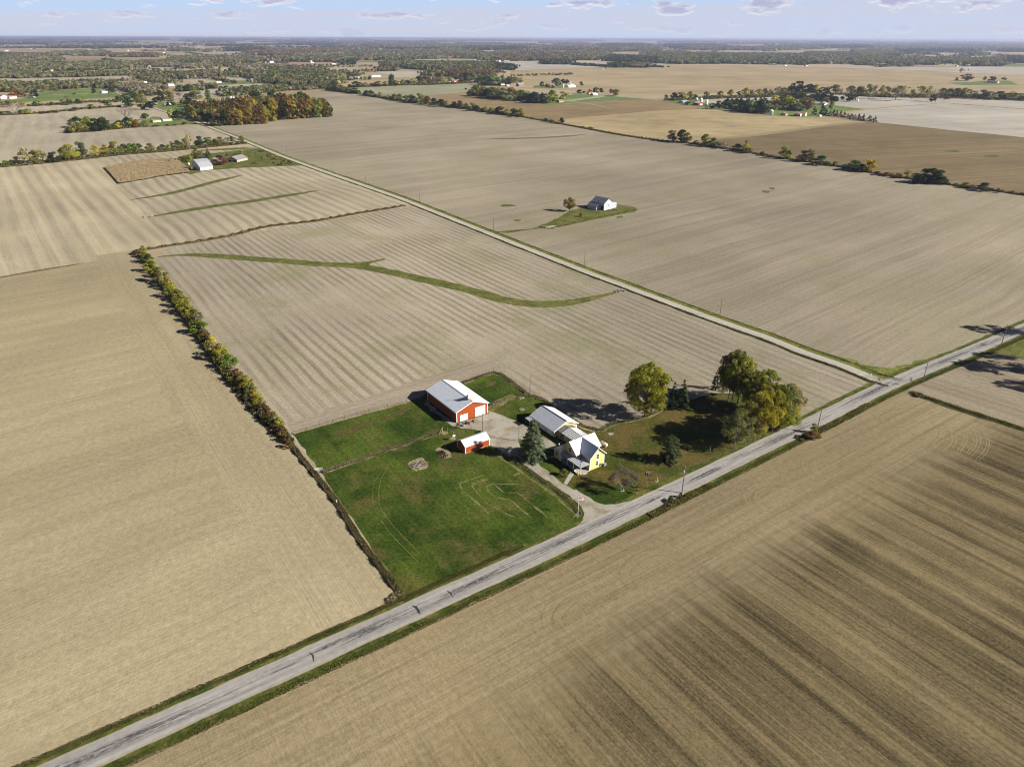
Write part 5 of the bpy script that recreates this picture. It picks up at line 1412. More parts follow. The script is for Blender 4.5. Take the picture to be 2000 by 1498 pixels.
# ------------------------------------------------------------------ trees: prototypes (unit height, unit width)
COL = dict(g=(.085, .110, .022), dg=(.040, .058, .018), dk=(.024, .036, .014), ol=(.135, .125, .036), yg=(.205, .205, .030), ye=(.320, .270, .035),
           gd=(.240, .185, .032), og=(.165, .098, .026), br=(.115, .078, .034), rd=(.090, .026, .018), pl=(.235, .205, .095), gy=(.190, .160, .125),
           sp=(.100, .135, .100), lg=(.130, .150, .065), bg=(.105, .155, .020))
CNAME = dict(g='green', dg='dark green', dk='very dark green', ol='olive', yg='yellow-green', ye='yellow', gd='golden', og='orange', br='brown', rd='dark red',
             pl='pale tan', gy='grey bare', sp='blue-green', lg='grey-green', bg='bright green')


def quads_at(cen, nor, size, rg, asp=1.0):
    """square leaf clumps at cen facing nor"""
    n = len(cen)
    nor = nor / (np.linalg.norm(nor, axis=1, keepdims=True) + 1e-9)
    t = rg.normal(size=(n, 3)); a = np.cross(nor, t); a /= np.linalg.norm(a, axis=1, keepdims=True) + 1e-9
    b = np.cross(nor, a)
    s = (np.asarray(size).reshape(-1, 1) * rg.uniform(.6, 1.3, (n, 1)))
    a = a * s; b = b * s * asp
    v = np.stack([cen - a - b, cen + a - b * .7, cen + a * .8 + b, cen - a * .7 + b], 1).reshape(-1, 3)
    q = np.arange(4 * n).reshape(n, 4)
    return v, q


def crown_cloud(seed, n, leaf, lobes=14, z0=.22, z1=1.0, wide=.5, shape='round', gap=.0, lobe_r=(.13, .22)):
    rg = np.random.default_rng(seed)
    cs = []; rs = []
    tries = 0
    while len(cs) < lobes and tries < 4000:
        tries += 1
        z = rg.uniform(0, 1); r = math.sqrt(rg.uniform(0, 1)); a = rg.uniform(0, 2 * PI)
        if shape == 'round': prof = math.sqrt(max(0.02, 1 - (2 * z - 1) ** 2)) * (1.0 if z < .5 else .92)
        elif shape == 'tall': prof = .75 * math.sqrt(max(.03, 1 - (2 * z - 1) ** 2)) + .1 * rg.uniform()
        elif shape == 'vase': prof = .35 + .65 * z if z < .8 else 1.3 * (1 - z) * 2.5
        else: prof = math.sqrt(max(0.0, 1 - z * z))     # dome
        lr = rg.uniform(*lobe_r)
        rad = max(0, wide * prof - lr * .75) * (.35 + .65 * r if rg.uniform() < .8 else r * .5)
        c = np.array([math.cos(a) * rad, math.sin(a) * rad, z0 + lr * .5 + z * (z1 - z0 - lr * 1.1)])
        if cs and gap and min(np.linalg.norm(c - k) for k in cs) < gap: continue
        cs.append(c); rs.append(lr)
    cs = np.array(cs); rs = np.array(rs)
    k = rg.choice(len(cs), n, p=rs ** 2 / np.sum(rs ** 2))
    d = rg.normal(size=(n, 3)); d /= np.linalg.norm(d, axis=1, keepdims=True)
    d[:, 2] = np.where((d[:, 2] < -.3) & (rg.uniform(size=n) < .6), -d[:, 2], d[:, 2])
    rr = rs[k] * rg.uniform(.5, 1.12, n) ** .6
    cen = cs[k] + d * rr[:, None] * np.array([1, 1, .82])
    nor = d + rg.normal(size=(n, 3)) * .55
    v, q = quads_at(cen, nor, np.full(n, leaf), rg)
    vx = np.percentile(np.hypot(v[:, 0], v[:, 1]), 97); zt = np.percentile(v[:, 2], 99.3); k1 = .5 / vx; k2 = 1.0 / zt
    v = v * np.array([k1, k1, k2]); cs = cs * np.array([k1, k1, k2])
    lob = rg.uniform(.15, .85, len(cs))
    tone = np.clip(lob[k] + rg.normal(size=n) * .16, 0, 1)
    return v, q, tone, cs, rs


def limb_mesh(seed, lobes_c, lobes_r, tr=.022, fork=.3, n=6, up=.9):
    """trunk and limbs reaching into the lobes"""
    m = MB(); rg = random.Random(seed)
    m.tube([(0, 0, -.01), (.003, 0, .03), (rg.uniform(-.01, .01), rg.uniform(-.01, .01), fork), (rg.uniform(-.02, .02), rg.uniform(-.02, .02), up)], [tr * 1.35, tr, tr * .8, tr * .12], n)
    for c, r in zip(lobes_c, lobes_r):
        s = Vector((0, 0, max(fork * .7, min(c[2] * .62, up * .8)))); e = Vector(c); mid = s.lerp(e, .5) + Vector((0, 0, -.02))
        k = tr * .42
        m.tube([s, mid, e], [k, k * .6, k * .15], 4, cap=False)
    return m


def mesh_from(name, m, mt):
    me = bpy.data.meshes.new(name); me.from_pydata(m.v, [], m.f); me.materials.append(mt); me.update(); return me


PROTO = {}


def proto_dec(key, seed, n, leaf, bark='bark', **kw):
    tr = kw.pop('tr', .022); fork = kw.pop('fork', .3)
    v, q, tone, cs, rs = crown_cloud(seed, n, leaf, **kw)
    cr = mesh_np('crown', v, q, M['leaf'], vals=tone, parent=False)
    tk = mesh_from('trunk', limb_mesh(seed, cs, rs, tr, fork), M[bark])
    PROTO[key] = (tk, cr)


# near, carefully built
proto_dec('maple', 11, 9500, .0115, lobes=58, z0=.10, z1=1.0, wide=.50, gap=.085, lobe_r=(.06, .12), tr=.018, fork=.22)
proto_dec('tall1', 12, 5200, .0112, lobes=46, z0=.26, z1=1.0, wide=.50, gap=.09, lobe_r=(.06, .12), shape='round', tr=.016, fork=.40)
proto_dec('tall2', 13, 5200, .0112, lobes=44, z0=.16, z1=1.0, wide=.50, gap=.08, lobe_r=(.05, .10), shape='round', tr=.015, fork=.35)
proto_dec('road1', 14, 6500, .0120, lobes=46, z0=.16, z1=1.0, wide=.50, gap=.09, lobe_r=(.06, .12), tr=.017, fork=.22)
proto_dec('road2', 15, 6000, .0120, lobes=40, z0=.14, z1=1.0, wide=.50, gap=.10, lobe_r=(.07, .13), tr=.017, fork=.2)
proto_dec('sparse', 16, 3400, .0115, bark='bark_grey', lobes=46, z0=.2, z1=1.0, wide=.50, gap=.07, lobe_r=(.05, .12), tr=.015, fork=.2)
# hedgerow size
for i in range(3):
    proto_dec('mid%d' % i, 30 + i, 1500, .026, lobes=16 + 3 * i, z0=.0, z1=1.0, wide=.50, lobe_r=(.10, .19), tr=.02, fork=.15, shape=('round', 'dome', 'round')[i])
for i in range(4):
    proto_dec('low%d' % i, 40 + i, 380, .052, lobes=9 + 2 * i, z0=.0, z1=1.0, wide=.50, lobe_r=(.13, .23), tr=.025, fork=.15, shape=('round', 'dome', 'round', 'tall')[i])
for i in range(2):
    proto_dec('thin%d' % i, 50 + i, 210, .045, bark='bark_grey', lobes=16, z0=.18, z1=1.0, wide=.50, lobe_r=(.10, .18), tr=.02, fork=.2)


def proto_conifer(key, seed, n, leaf, droop=.12, power=.85, bark='bark', z0=.03, clump=1):
    rg = np.random.default_rng(seed)
    nb = max(34, n // 42)
    z = np.sort(rg.uniform(0, 1, nb) ** 1.25)
    a = rg.uniform(0, 2 * PI, nb) + np.arange(nb) * 2.4
    L = .5 * (1 - z) ** power * rg.uniform(.78, 1.08, nb) + .015
    L *= np.where(z < .06, .85, 1)
    k = rg.choice(nb, n, p=(L ** 1.2) / np.sum(L ** 1.2)); t = rg.uniform(.18, 1, n) ** .7
    cx = np.cos(a[k]) * L[k] * t; cy = np.sin(a[k]) * L[k] * t
    zz = z0 + (1 - z0) * z[k] + L[k] * (.10 * t - droop * t * t * 2)
    sp = rg.normal(size=(n, 3)) * np.array([.026, .026, .009]) * (1.2 - .5 * t)[:, None]
    cen = np.stack([cx, cy, zz], 1) + sp
    nor = np.stack([np.cos(a[k]) * .7, np.sin(a[k]) * .7, np.full(n, .75)], 1) + rg.normal(size=(n, 3)) * .45
    v, q = quads_at(cen, nor, np.full(n, leaf), rg)
    vx = np.percentile(np.hypot(v[:, 0], v[:, 1]), 97.5); v = v * np.array([.5 / vx, .5 / vx, 1])
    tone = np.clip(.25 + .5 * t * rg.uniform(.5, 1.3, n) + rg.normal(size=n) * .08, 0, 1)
    cr = mesh_np('crown', v, q, M['leaf'], vals=tone, parent=False)
    m = MB(); m.tube([(0, 0, -.01), (0, 0, .5), (0, 0, .99)], [.022, .013, .002], 6)
    for i in range(0, nb, 2):
        p = Vector((0, 0, z0 + (1 - z0) * z[i])); e = p + Vector((math.cos(a[i]) * L[i] * .9, math.sin(a[i]) * L[i] * .9, L[i] * (.09 - droop * 1.6)))
        m.tube([p, e], [.005, .001], 3, cap=False)
    PROTO[key] = (mesh_from('trunk', m, M[bark]), cr)


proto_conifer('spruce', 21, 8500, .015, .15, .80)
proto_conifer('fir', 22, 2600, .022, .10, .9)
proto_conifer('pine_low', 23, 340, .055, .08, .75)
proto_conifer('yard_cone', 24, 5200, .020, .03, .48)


def proto_bare(key, seed, lv=5, spread=.55, twigs=1500):
    rg = random.Random(seed); m = MB(); tips = []
    def grow(p, d, L, r, k):
        e = p + d * L
        m.tube([p, p.lerp(e, .5) + Vector((rg.uniform(-1, 1), rg.uniform(-1, 1), rg.uniform(-1, 1))) * L * .06, e], [r, r * .8, r * .62], 4 if k > 1 else 3, cap=False)
        if k == 0: tips.append((e, d)); return
        for i in range(3 if k > 1 else 3):
            a = d.orthogonal().normalized(); a.rotate(Matrix.Rotation(rg.uniform(0, 2 * PI), 3, d))
            nd = (d + a * rg.uniform(.35, .95) * spread * 1.4 + Vector((0, 0, .12))).normalized()
            grow(e, nd, L * rg.uniform(.62, .82), r * .6, k - 1)
            if k <= 2: tips.append((e, nd))
    for i in range(4):
        a = i * PI / 2 + rg.uniform(-.5, .5)
        grow(Vector((0, 0, .08)), Vector((math.cos(a) * spread, math.sin(a) * spread, 1)).normalized(), .24, .014, lv - 1)
    m.tube([(0, 0, -.01), (0, 0, .1)], [.03, .022], 6)
    vs = np.array(m.v); mx = np.abs(vs[:, :2]).max(); mz = vs[:, 2].max()
    vs[:, :2] *= .5 / mx; vs[:, 2] *= 1 / mz
    me = bpy.data.meshes.new('trunk'); me.from_pydata([tuple(v) for v in vs], [], m.f); me.materials.append(M['bark_grey']); me.update()
    g = np.random.default_rng(seed); T = np.array([list(t[0]) for t in tips]); T[:, :2] *= .5 / mx; T[:, 2] *= 1 / mz
    k = g.integers(0, len(T), twigs); cen = T[k] + g.normal(size=(twigs, 3)) * .035; nor = g.normal(size=(twigs, 3))
    v, q = quads_at(cen, nor, np.full(twigs, .0045), g, 4.5)
    cr = mesh_np('crown', v, q, M['leaf'], vals=g.uniform(.2, .8, twigs), parent=False)
    PROTO[key] = (me, cr)


proto_bare('bare', 31, 5, .75, 4200)
proto_bare('bare_low', 32, 4, .6, 300)

# single-mesh versions for trees too far off to show a trunk apart
def merged(key, new):
    tk, cr = PROTO[key]
    nv = len(tk.vertices); tv = np.empty(nv * 3, np.float32); tk.vertices.foreach_get('co', tv); tv = tv.reshape(-1, 3)
    cv_ = np.empty(len(cr.vertices) * 3, np.float32); cr.vertices.foreach_get('co', cv_); cv_ = cv_.reshape(-1, 3)
    F = [tuple(p.vertices) for p in tk.polygons]; nt = len(F)
    F += [tuple(i + nv for i in p.vertices) for p in cr.polygons]
    me = bpy.data.meshes.new('tree'); me.from_pydata([tuple(v) for v in np.concatenate([tv, cv_])], [], F)
    me.materials.append(tk.materials[0]); me.materials.append(M['leaf'])
    me.polygons.foreach_set('material_index', [0] * nt + [1] * (len(F) - nt))
    tone = np.empty(len(cr.polygons), np.float32); cr.attributes['tone'].data.foreach_get('value', tone)
    a = me.attributes.new('tone', 'FLOAT', 'FACE'); a.data.foreach_set('value', np.concatenate([np.full(nt, .3, np.float32), tone])); me.update()
    PROTO[new] = me


for k in list(PROTO):
    if k[:3] in ('low', 'thi') or k in ('pine_low', 'bare_low'): merged(k, 'm_' + k)

TR = random.Random(99)


def tree(name, loc, h, w_, key, col, label, cat='tree', group=None, parts=True, rz=None):
    rz = TR.uniform(0, 2 * PI) if rz is None else rz
    j = TR.uniform(.86, 1.14) * ((1.0 if 'autumn' in group else 1.3) if group else 1.22); c = tuple(min(1, max(0, x * j * TR.uniform(.93, 1.07))) for x in col) + (1,)
    if parts:
        o = empty(name, loc, rz, label, cat, group)
        tk = bpy.data.objects.new('trunk', PROTO[key][0]); cr = bpy.data.objects.new('crown', PROTO[key][1])
        for q in (tk, cr): C.objects.link(q); q.parent = o
        cr.color = c; o.scale = (w_, w_, h)
    else:
        o = bpy.data.objects.new(name, PROTO['m_' + key]); C.objects.link(o)
        o.location = loc; o.rotation_euler = (0, 0, rz); o.scale = (w_, w_, h); o.color = c
        tag(o, label, cat, group)
    return o


def hero(px, py, ytop, wpx, key, col, label, name='tree', cat='tree', sink=0, wf=1.0, rz=None):
    return tree(name, G(px, py), height_at(px, py, ytop), wpx * mpp(px, py) * wf, key, COL[col] if isinstance(col, str) else col, label, cat, rz=rz)


# around the farmyard
hero(1260, 814, 711, 90, 'maple', (.235, .225, .026), 'big round yellow-green maple at the field fence, with a long shadow', 'maple_tree')
hero(1313, 797, 746, 26, 'fir', 'dk', 'shorter dark conifer right beside the big maple', 'conifer', rz=1)
hero(1331, 797, 741, 32, 'fir', 'dg', 'taller dark conifer, second right of the big maple', 'conifer', rz=2)
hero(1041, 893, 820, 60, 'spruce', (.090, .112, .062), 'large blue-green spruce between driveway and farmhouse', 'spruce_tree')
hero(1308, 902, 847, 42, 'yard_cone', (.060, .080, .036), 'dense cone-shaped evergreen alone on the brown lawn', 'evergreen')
hero(1422, 783, 694, 62, 'tall1', 'ol', 'tall olive tree, left of the three dark trunks', 'tall_tree', rz=.3)
hero(1430, 785, 686, 66, 'tall2', (.145, .145, .028), 'tallest green tree, middle of the three dark trunks', 'tall_tree', rz=2)
hero(1440, 789, 700, 74, 'tall1', (.185, .175, .03), 'tall yellow-green tree, right of the three dark trunks', 'tall_tree', rz=4)
hero(1397, 760, 721, 18, 'fir', 'dk', 'small dark conifer at the left foot of the tall trees', 'conifer')
hero(1410, 772, 744, 26, 'sparse', 'ol', 'low olive sapling between small conifer and tall trees', 'sapling')
hero(1492, 806, 726, 66, 'tall2', 'yg', 'thin yellow-green tree behind the golden roadside trees', 'tree')
hero(1476, 808, 735, 60, 'tall2', 'yg', 'yellow-green tree between the tall trees and the golden row', 'tree')
hero(1434, 876, 800, 70, 'sparse', (.15, .15, .07), 'nearly bare grey-green tree, first of the roadside row', 'tree', rz=1)
hero(1455, 868, 788, 62, 'sparse', (.16, .14, .055), 'thin olive tree, second of the roadside row', 'tree', rz=3)
hero(1471, 862, 770, 66, 'road1', (.215, .190, .028), 'golden tree, third of the roadside row', 'tree', rz=2)
hero(1488, 856, 760, 60, 'road2', (.220, .178, .028), 'golden tree, fourth of the roadside row', 'tree', rz=5)
hero(1507, 845, 764, 54, 'road1', (.205, .19, .03), 'gold and green tree, fifth of the roadside row', 'tree', rz=.5)
hero(1520, 839, 755, 52, 'tall1', (.085, .100, .020), 'dark green tree rising behind the roadside row', 'tree', rz=1.5)
hero(1532, 836, 792, 56, 'road2', (.19, .20, .03), 'low bright yellow-green tree, last of the roadside row', 'tree', rz=2.5)
hero(1536, 818, 752, 60, 'sparse', (.19, .165, .07), 'bare spreading tree at the right end of the grove', 'tree', rz=2.1)
hero(1216, 958, 918, 64, 'bare', (.17, .13, .10), 'leafless grey tree with wide crown on the front lawn', 'bare_tree')
hero(1112, 413, 386, 26, 'road2', (.17, .13, .025), 'olive-gold tree left of the old barn', 'tree')
hero(1134, 424, 416, 7, 'mid1', 'br', 'brown round shrub beside the thin pole at the old barn', 'shrub', 'shrub')
hero(1101, 929, 916, 19, 'mid1', (.15, .135, .045), 'olive round shrub at the sidewalk before the porch', 'shrub', 'shrub')
hero(1584, 856, 843, 34, 'mid1', (.12, .085, .040), 'low brown bush under the leaning utility pole', 'shrub', 'shrub')
hero(1589, 846, 828, 14, 'mid0', 'yg', 'yellowish bush against the leaning utility pole', 'shrub', 'shrub')
hero(1329, 972, 962, 9, 'mid1', (.10, .035, .025), 'reddish bush at the foot of the transformer pole', 'shrub', 'shrub')
hero(1310, 980, 972, 20, 'mid1', (.07, .085, .03), 'low green bush left of the transformer pole', 'shrub', 'shrub')
hero(1458, 800, 722, 56, 'tall2', (.185, .180, .03), 'broad yellow-green tree filling between the tall trees and the roadside row', 'tree', rz=3.3)
hero(1505, 822, 752, 52, 'tall2', (.17, .17, .03), 'olive tree standing just behind the fifth roadside tree', 'tree', rz=5.2)
hero(1448, 850, 800, 44, 'sparse', (.17, .15, .05), 'low thin tree between the first two roadside trees', 'tree', rz=4.4)
# trees of the next farm, just past the right edge, whose shade falls on road and lawn
for (sx, sy, hh, ww, lb) in ((1893, 641, 19, 13, 'upper'), (1886, 712, 21, 17, 'middle'), (1960, 752, 19, 13, 'lower'), (1908, 693, 12, 8, 'small')):
    L_ = hh / math.tan(SUN_EL) * .96; b = G(sx, sy) + Vector((math.cos(SUN_DIR), math.sin(SUN_DIR), 0)) * L_
    tree('shade_tree', b, hh, ww, 'tall1', COL['g'], lb + ' green tree past the right edge, its shade on the road', 'tree')

# ------------------------------------------------------------------ hedgerows and tree rows, each (x, base y, height, width, colour) in photograph pixels
PENDING = []


def row(items, tf, sc, where, group, kind='mid', parts=False, names=None):
    its = []
    for it in items:
        X, Y, hh, ww, c = it[:5]; x_, y_ = tf(X, Y); its.append((x_, y_, hh / sc, ww / sc, c, it[5] if len(it) > 5 else None))
    its.sort(key=lambda t_: t_[0])
    for i, (x_, y_, hh, ww, c, sp) in enumerate(its):
        h = height_at(x_, y_, y_ - hh); w_ = ww * mpp(x_, y_)
        nm, cat = 'tree', 'tree'
        if sp == 'c': key = 'pine_low' if kind == 'low' else 'fir'; nm, cat = 'conifer', 'conifer'
        elif sp == 'b': key = 'bare_low'; nm, cat = 'bare_tree', 'tree'
        elif sp == 'p' or c in ('pl', 'gy'): key = 'thin%d' % (i % 2)
        elif kind == 'mid': key = 'mid%d' % (i % 3)
        else: key = 'low%d' % ((i * 7 + int(x_)) % 3 if ww > hh * .55 else 3)
        if h < 5.0 and sp is None: nm, cat = 'shrub', 'shrub'
        if kind == 'low' and sp is None and h < 3.6: key = 'low1'
        desc = CNAME[c] + (' ' + {'shrub': 'shrub', 'conifer': 'conifer', 'bare_tree': 'leafless tree'}.get(nm, 'tree'))
        PENDING.append((hh * ww, nm, G(x_, y_), h, w_ * 1.28, key, COL[c], '%s, %s from the left %s' % (desc, ORD(i + 1), where), cat, group, parts))


def plant_rows(most=285):
    """the trees that show largest stand one by one; the smallest far ones together as one mass"""
    P = sorted(PENDING, key=lambda t_: -t_[0]); nt = 0; V = []; Q = []; K = []; off = 0
    for ar, nm, loc, h, w_, key, col, lb, cat, grp, parts in P:
        if cat == 'tree': nt += 1
        if cat != 'tree' or nt <= most:
            tree(nm, loc, h, w_, key, col, lb, cat, grp, parts=parts); continue
        key = key.replace('mid', 'low').replace('low4', 'low3')
        me = PROTO['m_' + key]; n = len(me.vertices)
        v = np.empty(n * 3, np.float32); me.vertices.foreach_get('co', v); v = v.reshape(-1, 3)
        tone = np.empty(len(me.polygons), np.float32); me.attributes['tone'].data.foreach_get('value', tone)
        idx = [i for i, p in enumerate(me.polygons) if len(p.vertices) == 4]
        q = np.array([tuple(me.polygons[i].vertices) for i in idx])
        a = TR.uniform(0, 2 * PI); ca, sa = math.cos(a), math.sin(a)
        v2 = np.stack([(v[:, 0] * ca - v[:, 1] * sa) * w_ + loc.x, (v[:, 0] * sa + v[:, 1] * ca) * w_ + loc.y, v[:, 2] * h], 1)
        V.append(v2); Q.append(q + off); off += n; K.append(np.clip(np.array(col)[None] * (.55 + .95 * tone[idx])[:, None], 0, 1))
    if V:
        o = mesh_np('far_trees', np.concatenate(V), np.concatenate(Q), M['leaf_far'], cols=np.concatenate(K))
        tag(o, 'smallest far trees standing round farms and along distant fields', 'trees', kind='stuff')


T5 = lambda X, Y: (200 + X / 4.6825, 440 + Y / 4.6825)
row([(380, 262, 72, 66, 'yg'), (300, 268, 40, 60, 'br'), (350, 290, 50, 70, 'br'), (410, 338, 80, 95, 'g'), (455, 425, 115, 100, 'yg'), (500, 470, 80, 80, 'yg'), (530, 520, 130, 115, 'ol'), (560, 555, 90, 90, 'pl'), (610, 580, 110, 90, 'gd'), (655, 660, 110, 100, 'yg'),
     (700, 690, 100, 90, 'ol'), (735, 745, 120, 110, 'yg'), (770, 800, 120, 110, 'yg'), (810, 830, 90, 80, 'yg'), (850, 880, 110, 110, 'ol'), (880, 910, 90, 80, 'gy'), (900, 990, 120, 135, 'bg'), (930, 1025, 70, 70, 'br'), (955, 1065, 75, 75, 'br'), (1003, 1095, 85, 75, 'ye'), (1000, 1130, 50, 50, 'gy'),
     (1060, 1190, 125, 100, 'pl'), (1090, 1235, 150, 110, 'yg'), (1165, 1305, 120, 130, 'bg'), (1195, 1350, 70, 80, 'gy'), (1235, 1390, 75, 90, 'br'), (1275, 1430, 75, 80, 'ol'), (1325, 1470, 90, 90, 'gd')], T5, 4.6825,
    "in the long cream field hedge", 'trees and shrubs of the long field hedge', 'mid', True)
T6 = lambda X, Y: (440 + X / 3.122, 700 + Y / 3.122)
row([(60, 130, 50, 55, 'br'), (95, 165, 55, 60, 'gd'), (130, 180, 65, 60, 'yg'), (150, 215, 60, 60, 'ol'), (185, 250, 60, 60, 'gd'), (200, 275, 50, 55, 'yg'), (235, 320, 55, 55, 'br'), (270, 355, 50, 60, 'br'), (300, 395, 60, 60, 'ol'), (330, 415, 55, 50, 'yg'), (325, 440, 35, 50, 'br'), (350, 470, 50, 60, 'br'), (370, 505, 45, 50, 'br'), (385, 545, 40, 45, 'br')],
    T6, 3.122, "in the hedge above the pasture", 'shrubs of the hedge end', 'mid', True)
ZA = lambda X, Y: (X / 6.808, 120 + Y / 6.808)
ZB = lambda X, Y: (240 + X / 6.808, 120 + Y / 6.808)
row([(70, 1400, 80, 80, 'g'), (165, 1380, 70, 60, 'lg'), (240, 1375, 105, 115, 'dg'), (345, 1350, 195, 155, 'pl'), (480, 1335, 155, 125, 'yg'), (575, 1325, 145, 135, 'pl'), (720, 1345, 135, 135, 'dg'), (855, 1290, 145, 120, 'ol'), (950, 1315, 205, 200, 'yg'), (1095, 1285, 215, 135, 'lg'), (1275, 1255, 140, 100, 'ye'), (1410, 1235, 125, 115, 'gd'), (1535, 1230, 165, 135, 'yg'), (1660, 1220, 120, 115, 'g'), (1740, 1218, 125, 100, 'bg'),
     (1784, 1215, 120, 90, 'g'), (1859, 1205, 110, 90, 'g'), (2004, 1192, 100, 105, 'ol'), (2110, 1185, 45, 40, 'ye'), (2165, 1188, 80, 95, 'dg'), (2250, 1182, 80, 70, 'yg'), (2290, 1162, 100, 60, 'pl'), (2370, 1168, 115, 105, 'g'), (2465, 1152, 120, 95, 'ol'), (2520, 1142, 160, 95, 'pl'), (2610, 1132, 70, 50, 'br'), (2670, 1132, 135, 115, 'dg'), (2780, 1122, 110, 105, 'g'), (2865, 1112, 80, 80, 'ol'), (2935, 1102, 95, 105, 'ol'), (3020, 1092, 80, 60, 'pl'), (3085, 1082, 80, 75, 'ol'), (3215, 1072, 80, 85, 'ol')],
    ZA, 6.808, "in the row above the striped field", 'tree row above the striped pale field', 'mid', False if False else True)
row([(890, 1335, 90, 90, 'yg'), (985, 1292, 155, 105, 'ol'), (1065, 1284, 115, 72, 'sp', 'c'), (1140, 1284, 125, 75, 'dg', 'c'), (1305, 1378, 125, 145, 'rd'), (1385, 1262, 42, 32, 'dg', 'c'), (1495, 1302, 75, 60, 'sp'), (1585, 1232, 50, 60, 'pl'), (800, 1318, 30, 40, 'dk'), (615, 1342, 30, 40, 'dk'), (705, 1325, 30, 50, 'dk'), (850, 1472, 30, 55, 'ol')],
    ZB, 6.808, "at the white barn farm", 'trees at the white barn', 'mid', True)
Z7 = lambda X, Y: (360 + X / 8.333, 270 + Y / 8.333)
row([(1060, 308, 28, 22, 'dk'), (1260, 348, 45, 26, 'br'), (1105, 434, 32, 26, 'br'), (1140, 422, 27, 22, 'dk'), (1355, 284, 32, 20, 'dk'), (1385, 288, 32, 22, 'br'), (1420, 304, 58, 42, 'yg'), (1505, 335, 58, 72, 'gd'), (1605, 434, 104, 82, 'ol'), (1695, 404, 42, 30, 'dk'), (1740, 420, 54, 48, 'ol'), (1450, 417, 32, 27, 'dk'), (1170, 262, 27, 30, 'yg'), (1225, 228, 28, 32, 'dg'), (1275, 225, 24, 55, 'br')],
    Z7, 8.333, "on the roadside farm lawn", 'young trees on the roadside lawn', 'low')
row([(985, 955, 145, 120, 'ol'), (1030, 880, 140, 150, 'dg'), (1080, 945, 125, 80, 'gd'), (1130, 935, 100, 90, 'ol'), (1185, 925, 185, 125, 'yg'), (1240, 930, 60, 60, 'ol'), (1290, 935, 175, 135, 'dg'), (1390, 932, 185, 150, 'dg'), (1450, 915, 100, 80, 'ol'), (1520, 908, 80, 80, 'ol'), (1590, 900, 90, 72, 'ye'), (1630, 898, 40, 30, 'og'), (1700, 885, 145, 95, 'dg'), (1765, 882, 130, 90, 'gd'), (1820, 885, 110, 60, 'og'),
     (1690, 800, 190, 220, 'gy', 'b'), (1590, 840, 50, 120, 'dg'), (1945, 878, 92, 82, 'ol'), (1935, 785, 92, 92, 'g'), (2290, 772, 142, 82, 'yg'), (2395, 785, 145, 135, 'dg'), (2470, 745, 105, 82, 'lg'), (2070, 870, 22, 90, 'br'), (2230, 860, 22, 60, 'br'), (2320, 855, 20, 70, 'br'), (2455, 842, 32, 70, 'br')],
    ZA, 6.808, "in the tree island", 'island of trees in the pale field', 'low')
row([(210, 482, 118, 138, 'og'), (325, 472, 70, 82, 'br'), (435, 470, 110, 90, 'lg'), (480, 488, 110, 75, 'dk'), (500, 595, 70, 92, 'g'), (690, 592, 50, 62, 'g'), (830, 582, 80, 60, 'gy'), (930, 580, 72, 115, 'g'), (900, 520, 60, 50, 'gy'), (1040, 572, 70, 65, 'dg'), (1085, 570, 40, 60, 'ol'), (1110, 525, 60, 28, 'yg'), (1450, 605, 92, 75, 'g'), (1545, 548, 32, 55, 'br'), (1220, 545, 32, 25, 'br'), (1215, 635, 62, 85, 'yg'), (1335, 632, 40, 50, 'ol'), (1000, 662, 50, 90, 'ol'),
     (205, 705, 150, 210, 'gy', 'b'), (40, 712, 50, 85, 'g'), (120, 712, 50, 80, 'ol'), (290, 705, 60, 85, 'ol'), (375, 705, 80, 95, 'yg'), (40, 612, 100, 125, 'pl'), (130, 610, 90, 90, 'ol'), (235, 600, 80, 60, 'pl'), (310, 602, 60, 60, 'yg'), (385, 600, 28, 60, 'br'), (570, 698, 28, 90, 'br'), (650, 692, 28, 90, 'br'), (750, 685, 24, 80, 'br'), (1400, 560, 30, 90, 'dg'), (1250, 430, 70, 45, 'dk'), (1400, 425, 70, 50, 'dk'), (1505, 425, 110, 80, 'dg'), (985, 447, 22, 30, 'dk')],
    ZA, 6.808, "above the wavy pale field", 'trees above the wavy pale field', 'low')
row([(80, 612, 105, 130, 'dg'), (190, 585, 155, 105, 'ol'), (290, 642, 135, 130, 'ol'), (390, 645, 110, 110, 'dg'), (270, 512, 72, 92, 'yg'), (500, 542, 155, 115, 'dg'), (430, 560, 75, 62, 'dk'), (625, 525, 135, 105, 'ol'), (665, 592, 90, 92, 'lg'), (600, 602, 62, 50, 'dk'), (810, 582, 80, 85, 'yg'), (890, 605, 120, 115, 'dg'), (980, 502, 112, 140, 'yg'), (925, 492, 82, 72, 'dg'), (855, 502, 72, 82, 'og'), (1145, 562, 190, 62, 'lg'),
     (890, 402, 100, 112, 'g'), (1375, 376, 50, 60, 'dg'), (1325, 440, 110, 75, 'dg'), (1150, 370, 60, 110, 'dg'), (1210, 368, 60, 70, 'ol'), (760, 480, 60, 80, 'gy'), (545, 405, 90, 90, 'lg'), (485, 395, 60, 60, 'yg'), (1520, 440, 80, 60, 'yg'), (1640, 425, 70, 70, 'ol'), (1700, 425, 75, 50, 'yg'), (1745, 425, 80, 50, 'g')],
    ZB, 6.808, "behind the autumn wood", 'trees along the lane behind the autumn wood', 'low')
